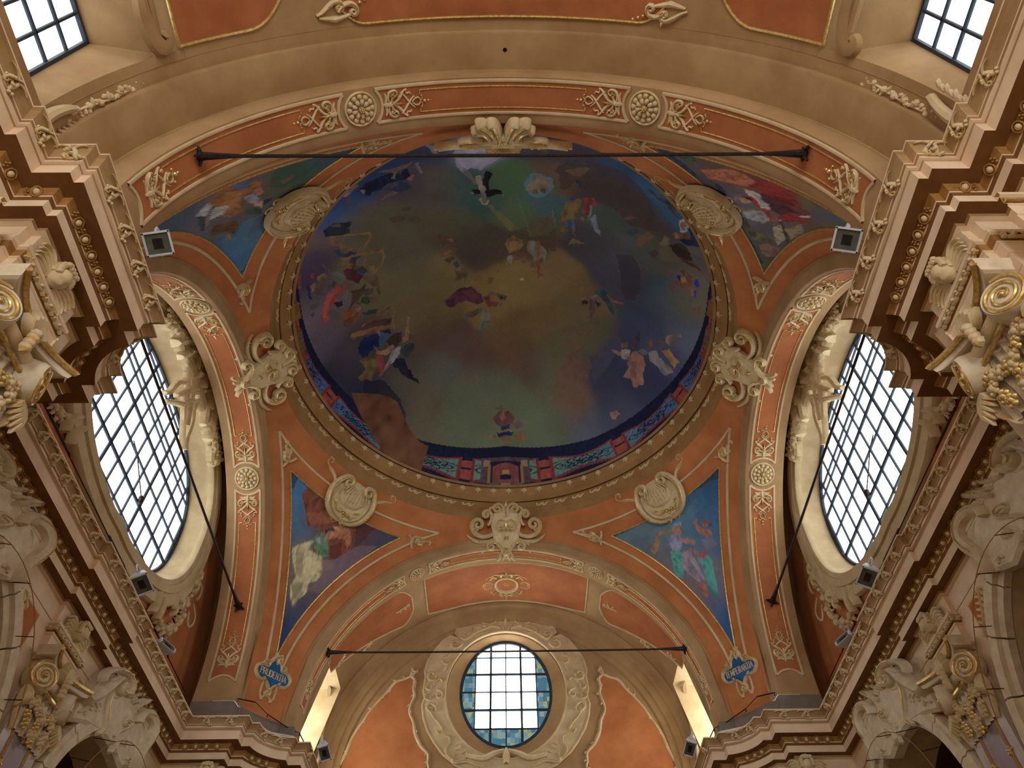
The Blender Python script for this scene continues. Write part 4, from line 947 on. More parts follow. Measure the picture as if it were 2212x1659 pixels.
# ---- crests over the chapel arches
for sx, nm in ((-1, 'left'), (1, 'right')):
    for dy, yc, wh in ((0.0, 12.0, 'nearer the apse'), (-4.83, 6.92, 'nearer the nave')):
        M = wall_frame(sx, 6.37, 12.0 + dy, 5.6); o = thing('arch_crest', 'large white rocaille crest over the %s chapel arch %s' % (nm, wh), 'crest', M, 'rocaille crests over the chapel arches')
        F = lambda P: fold(sx, P, 0, 5.6)
        mb = MB(); mb.plate(F(CREST_BODY), .20, bev=.05); obj('crest_plate', mb, STUCCOW, o)
        mb = MB(); g = MB()
        for k, P in CREST:
            w, h = WD[k]; Q = F(spl(P, 4)); mb.stroke(Q, [w * .55, w, w * 1.05, w * .6], h * (1.25 if k in ('w13', 'w14', 'w10') else 1), z0=.17)
            if k in ('w13', 'w9', 'w8', 'w10'): g.stroke([(q[0] + .02, q[1]) for q in Q[len(Q) // 5: -len(Q) // 5]], .010, .012, n=4, z0=.17 + h * (1.2 if k in ('w13', 'w10') else .95))
        obj('scrolls', mb, STUCCOW, o); obj('gilding', g, GOLD, o)
        # archivolt: moulded arch of voussoir lengths
        for i in range(9):
            a0, a1 = pi * i / 9 + .006, pi * (i + 1) / 9 - .006; mb = MB(); rows = []
            for k in range(7):
                a = lerp(a0, a1, k / 6); row = []
                for e, h in ((-.02, 0), (-.02, .10), (.05, .13), (.07, .19), (.20, .19), (.22, .15), (.30, .15), (.32, .05), (.32, 0)):
                    row.append((-(1.72 + e) * cos(a), (1.97 + e) * sin(a), h))
                rows.append(row)
            mb.grid(rows); mb.add(rows[0], [tuple(range(9))]); mb.add(rows[-1], [tuple(range(9))[::-1]])
            obj('archivolt_stone', mb, STUCCOW, o, Matrix.Translation(((yc - 12 - dy) * (1 if sx < 0 else -1), 4.15 - 5.6, 0)))
        # wire against birds in front of the crest
        if dy == 0 or True:
            w_ = thing('guard_wire', 'thin brown wire on short pins along the %s chapel arch %s' % (nm, wh), 'wire', M); mb = MB()
            P = [(-(1.6) * cos(a) * (1 if sx < 0 else -1), 4.15 - 5.6 + 1.86 * sin(a), .45) for a in [lerp(.4, 2.9, k / 24) for k in range(25)]]; mb.tube(P, .007, 4); obj('wire', mb, BROWNG, w_)
            for k in range(2, 24, 4): mb = MB(); mb.tube([P[k], (P[k][0] * 1.05, P[k][1] + .05, .1)], .007, 4); obj('pin', mb, IRON, w_)
# ---- apse window frame and side panels
M = frame((AX, 17.6, 10.2), (1, 0, 0), (0, -1, 0)); o = thing('round_window_frame', 'wide lobed stucco frame with curled ornaments around the apse window', 'window frame', M)
H = [(x - AX, z - 10.2) for x, z in APPLATE]; hole = [(p[0] * 1.02, (p[1] - 10.18) * 1.02 - .02) for p in WH]
full = H + mir(H[1:-1])[::-1]
mb = MB(); tri = tessellate_polygon([[Vector((a, b, 0)) for a, b in full], [Vector((a, b, 0)) for a, b in hole]]); allp = full + hole
mb.add([(a, b, .12) for a, b in allp], [tuple(t) for t in tri])
for L in (full, hole): mb.grid([[(a, b, 0) for a, b in L], [(a, b, .12) for a, b in L]], cv=True)
mb.stroke(full + full[:1], .035, .03, z0=.115); mb.stroke(hole + hole[:1], .03, .03, z0=.115)
obj('frame_plate', mb, LIGHT, o)
mb = MB(); g = MB()
for k, P in APFRAME:
    w, h = WD[k]; Q = [(p[0] - AX, p[1] - 10.2) for p in spl(P, 4)]
    for R in (Q, mir(Q)): mb.stroke(R, [w * .5, w * .85, w * .8, w * .4], h * .7, z0=.115); g.stroke(R[2:-2:1], .007, .01, n=4, z0=.11 + h * .7)
for s in (1, -1):
    for x, y in ((.12, 1.95), (.18, 1.88), (.1, 1.8), (.5, 1.9), (.62, 1.83), (.75, 1.78), (.7, 1.95)): mb.stroke([(s * x * .6, y - .1), (s * x * .9, y), (s * x * 1.2, y + .05)], [.012, .03, .008], .03, z0=.115)
    mb.stroke([(s * p[0], p[1]) for p in spl([(.05, -1.55), (.3, -1.62), (.55, -1.72), (.9, -1.66)])], [.06, .09, .06], .12, z0=.1)
mb.stroke([(0, 2.15), (0, 1.95), (0, 1.78)], [.02, .05, .02], .05, z0=.115)
mb.stroke([(0, -1.52), (0, -1.65), (0, -1.85)], [.05, .10, .06], .16, z0=.1)
obj('curled_ornaments', mb, STUCCO, o); obj('gilding', g, GOLD, o)
for sx, nm in ((-1, 'left'), (1, 'right')):
    M = frame((0, 17.6, 10.2), (1, 0, 0), (0, -1, 0)); o = thing('rocaille_panel', 'orange wall panel with a ragged rocaille frame %s of the apse window' % nm, 'panel', M)
    Q = [(-sx * (x if sx < 0 else x), z - 10.2) for x, z in APPANEL]; Q = [((p[0] if sx > 0 else -p[0]) * 1, p[1]) for p in Q]
    Q = [((abs(x) if sx > 0 else -abs(x)), z - 10.2) for x, z in APPANEL]
    mb = MB(); mb.plate(Q, .035, bev=.01); obj('field', mb, ORANGE, o, smooth=False)
    mb = MB(); S = spl(Q + Q[:1], 3); rr = np.random.default_rng(3)
    mb.stroke(S, [.03, .05, .035, .055, .03, .05, .03, .05, .03], .05, z0=.01)
    for i in range(0, len(S) - 1, 3):
        a = rr.uniform(0, 6.28); mb.stroke([(S[i][0], S[i][1]), (S[i][0] + .05 * cos(a), S[i][1] + .05 * sin(a)), (S[i][0] + .09 * cos(a + .6), S[i][1] + .09 * sin(a + .6))], [.02, .03, .008], .05, z0=.01, n=4)
    obj('rocaille_frame', mb, STUCCO, o)
DOME_BASE=[(-0.435,-0.934,'1d2f52'),(-0.248,-0.883,'2a3550'),(0.006,-0.906,'3c3a55'),(-0.113,-0.859,'6f7390'),(0.316,-0.879,'3a3448'),(0.476,-0.813,'1f3f5e'),(0.651,-0.737,'1c4f74'),(0.781,-0.621,'1d4a68'),(-0.558,-0.795,'16305c'),(-0.694,-0.665,'15366a'),(-0.769,-0.602,'1a4a86'),(-0.836,-0.501,'5a4c48'),(-0.889,-0.416,'3e3550'),(-0.938,-0.338,'382f48'),(-0.455,-0.668,'3f3c46'),(-0.297,-0.624,'4a4340'),(-0.418,-0.495,'4a4a40'),(-0.57,-0.453,'4b4a3c'),(-0.688,-0.548,'4c4a42'),(-0.213,-0.61,'2f4a4c'),(-0.085,-0.506,'2b5050'),(0.027,-0.595,'3a5a3c'),(0.163,-0.509,'35565c'),(0.074,-0.413,'4a5c40'),(-0.206,-0.364,'44483a'),(-0.324,-0.322,'4a4336'),(0.145,-0.356,'3e4f40'),(0.302,-0.685,'574638'),(0.447,-0.658,'3c3438'),(0.555,-0.6,'36302f'),(0.671,-0.492,'3a3130'),(0.754,-0.348,'44403e'),(0.655,-0.356,'3c4844'),(0.537,-0.463,'3b4a48'),(0.498,-0.237,'3a3a44'),(0.61,-0.215,'46485a'),(0.028,0.0,'6e5f30'),(0.154,0.052,'6a5c32'),(-0.101,0.138,'6a5b2e'),(-0.32,-0.028,'5e5636'),(-0.461,-0.058,'585440'),(0.276,-0.017,'665636'),(0.404,0.102,'5c5038'),(-0.518,-0.191,'4c4c3c'),(-0.621,-0.054,'57523a'),(-0.523,0.146,'5c5038'),(-0.38,0.183,'5a5030'),(0.026,0.329,'5a4c2c'),(0.233,0.264,'5e4f30'),(-0.337,0.349,'493a36'),(-0.106,0.453,'4c3a36'),(0.026,0.431,'553f30'),(0.157,0.499,'4e3c34'),(-0.409,0.282,'4a3c34'),(0.286,0.361,'4c4a36'),(0.484,0.27,'4c4a3a'),(-0.366,0.49,'454c44'),(-0.108,0.595,'4a5044'),(0.024,0.643,'48523e'),(-0.24,0.69,'46503c'),(0.156,0.742,'48543e'),(-0.03,0.824,'4a543c'),(-0.445,0.687,'4c4a38'),(-0.541,0.555,'504a38'),(0.286,0.784,'465040'),(0.365,0.541,'5a4638'),(0.365,0.63,'564234'),(0.236,0.515,'4a5240'),(0.579,-0.087,'3c3c50'),(0.661,-0.148,'34343e'),(0.709,-0.26,'3e4a48'),(0.768,-0.114,'35485a'),(0.842,0.009,'3a4a5c'),(0.899,-0.241,'5a564c'),(0.885,-0.394,'4c4a4a'),(0.888,-0.081,'565848'),(0.75,0.117,'2e3c58'),(0.651,0.314,'2c3454'),(0.539,0.519,'2c3048'),(0.765,0.4,'28304e'),(0.82,0.229,'3a4066'),(0.609,0.638,'363c52'),(0.943,0.087,'4a5570'),(0.439,0.732,'3e4658'),(-0.89,-0.155,'4a4450'),(-0.86,0.037,'544a54'),(-0.924,-0.043,'5a5062'),(-0.798,0.232,'3a3644'),(-0.922,0.092,'3f3c54'),(-0.843,0.297,'26283e'),(-0.724,0.456,'20233a'),(-0.589,0.579,'2a2c3a'),(-0.607,0.372,'3c3836'),(-0.691,0.239,'3c3430'),(-0.576,0.234,'4c4238'),(-0.516,0.497,'3e3c34'),(-0.469,0.599,'4a4436'),(-0.92,0.305,'22253c'),(-0.701,-0.266,'54503e'),(-0.547,-0.32,'4c4a3a'),(-0.069,-0.204,'453a34'),(0.148,-0.237,'4a3c32'),(-0.164,-0.24,'3c3434')]
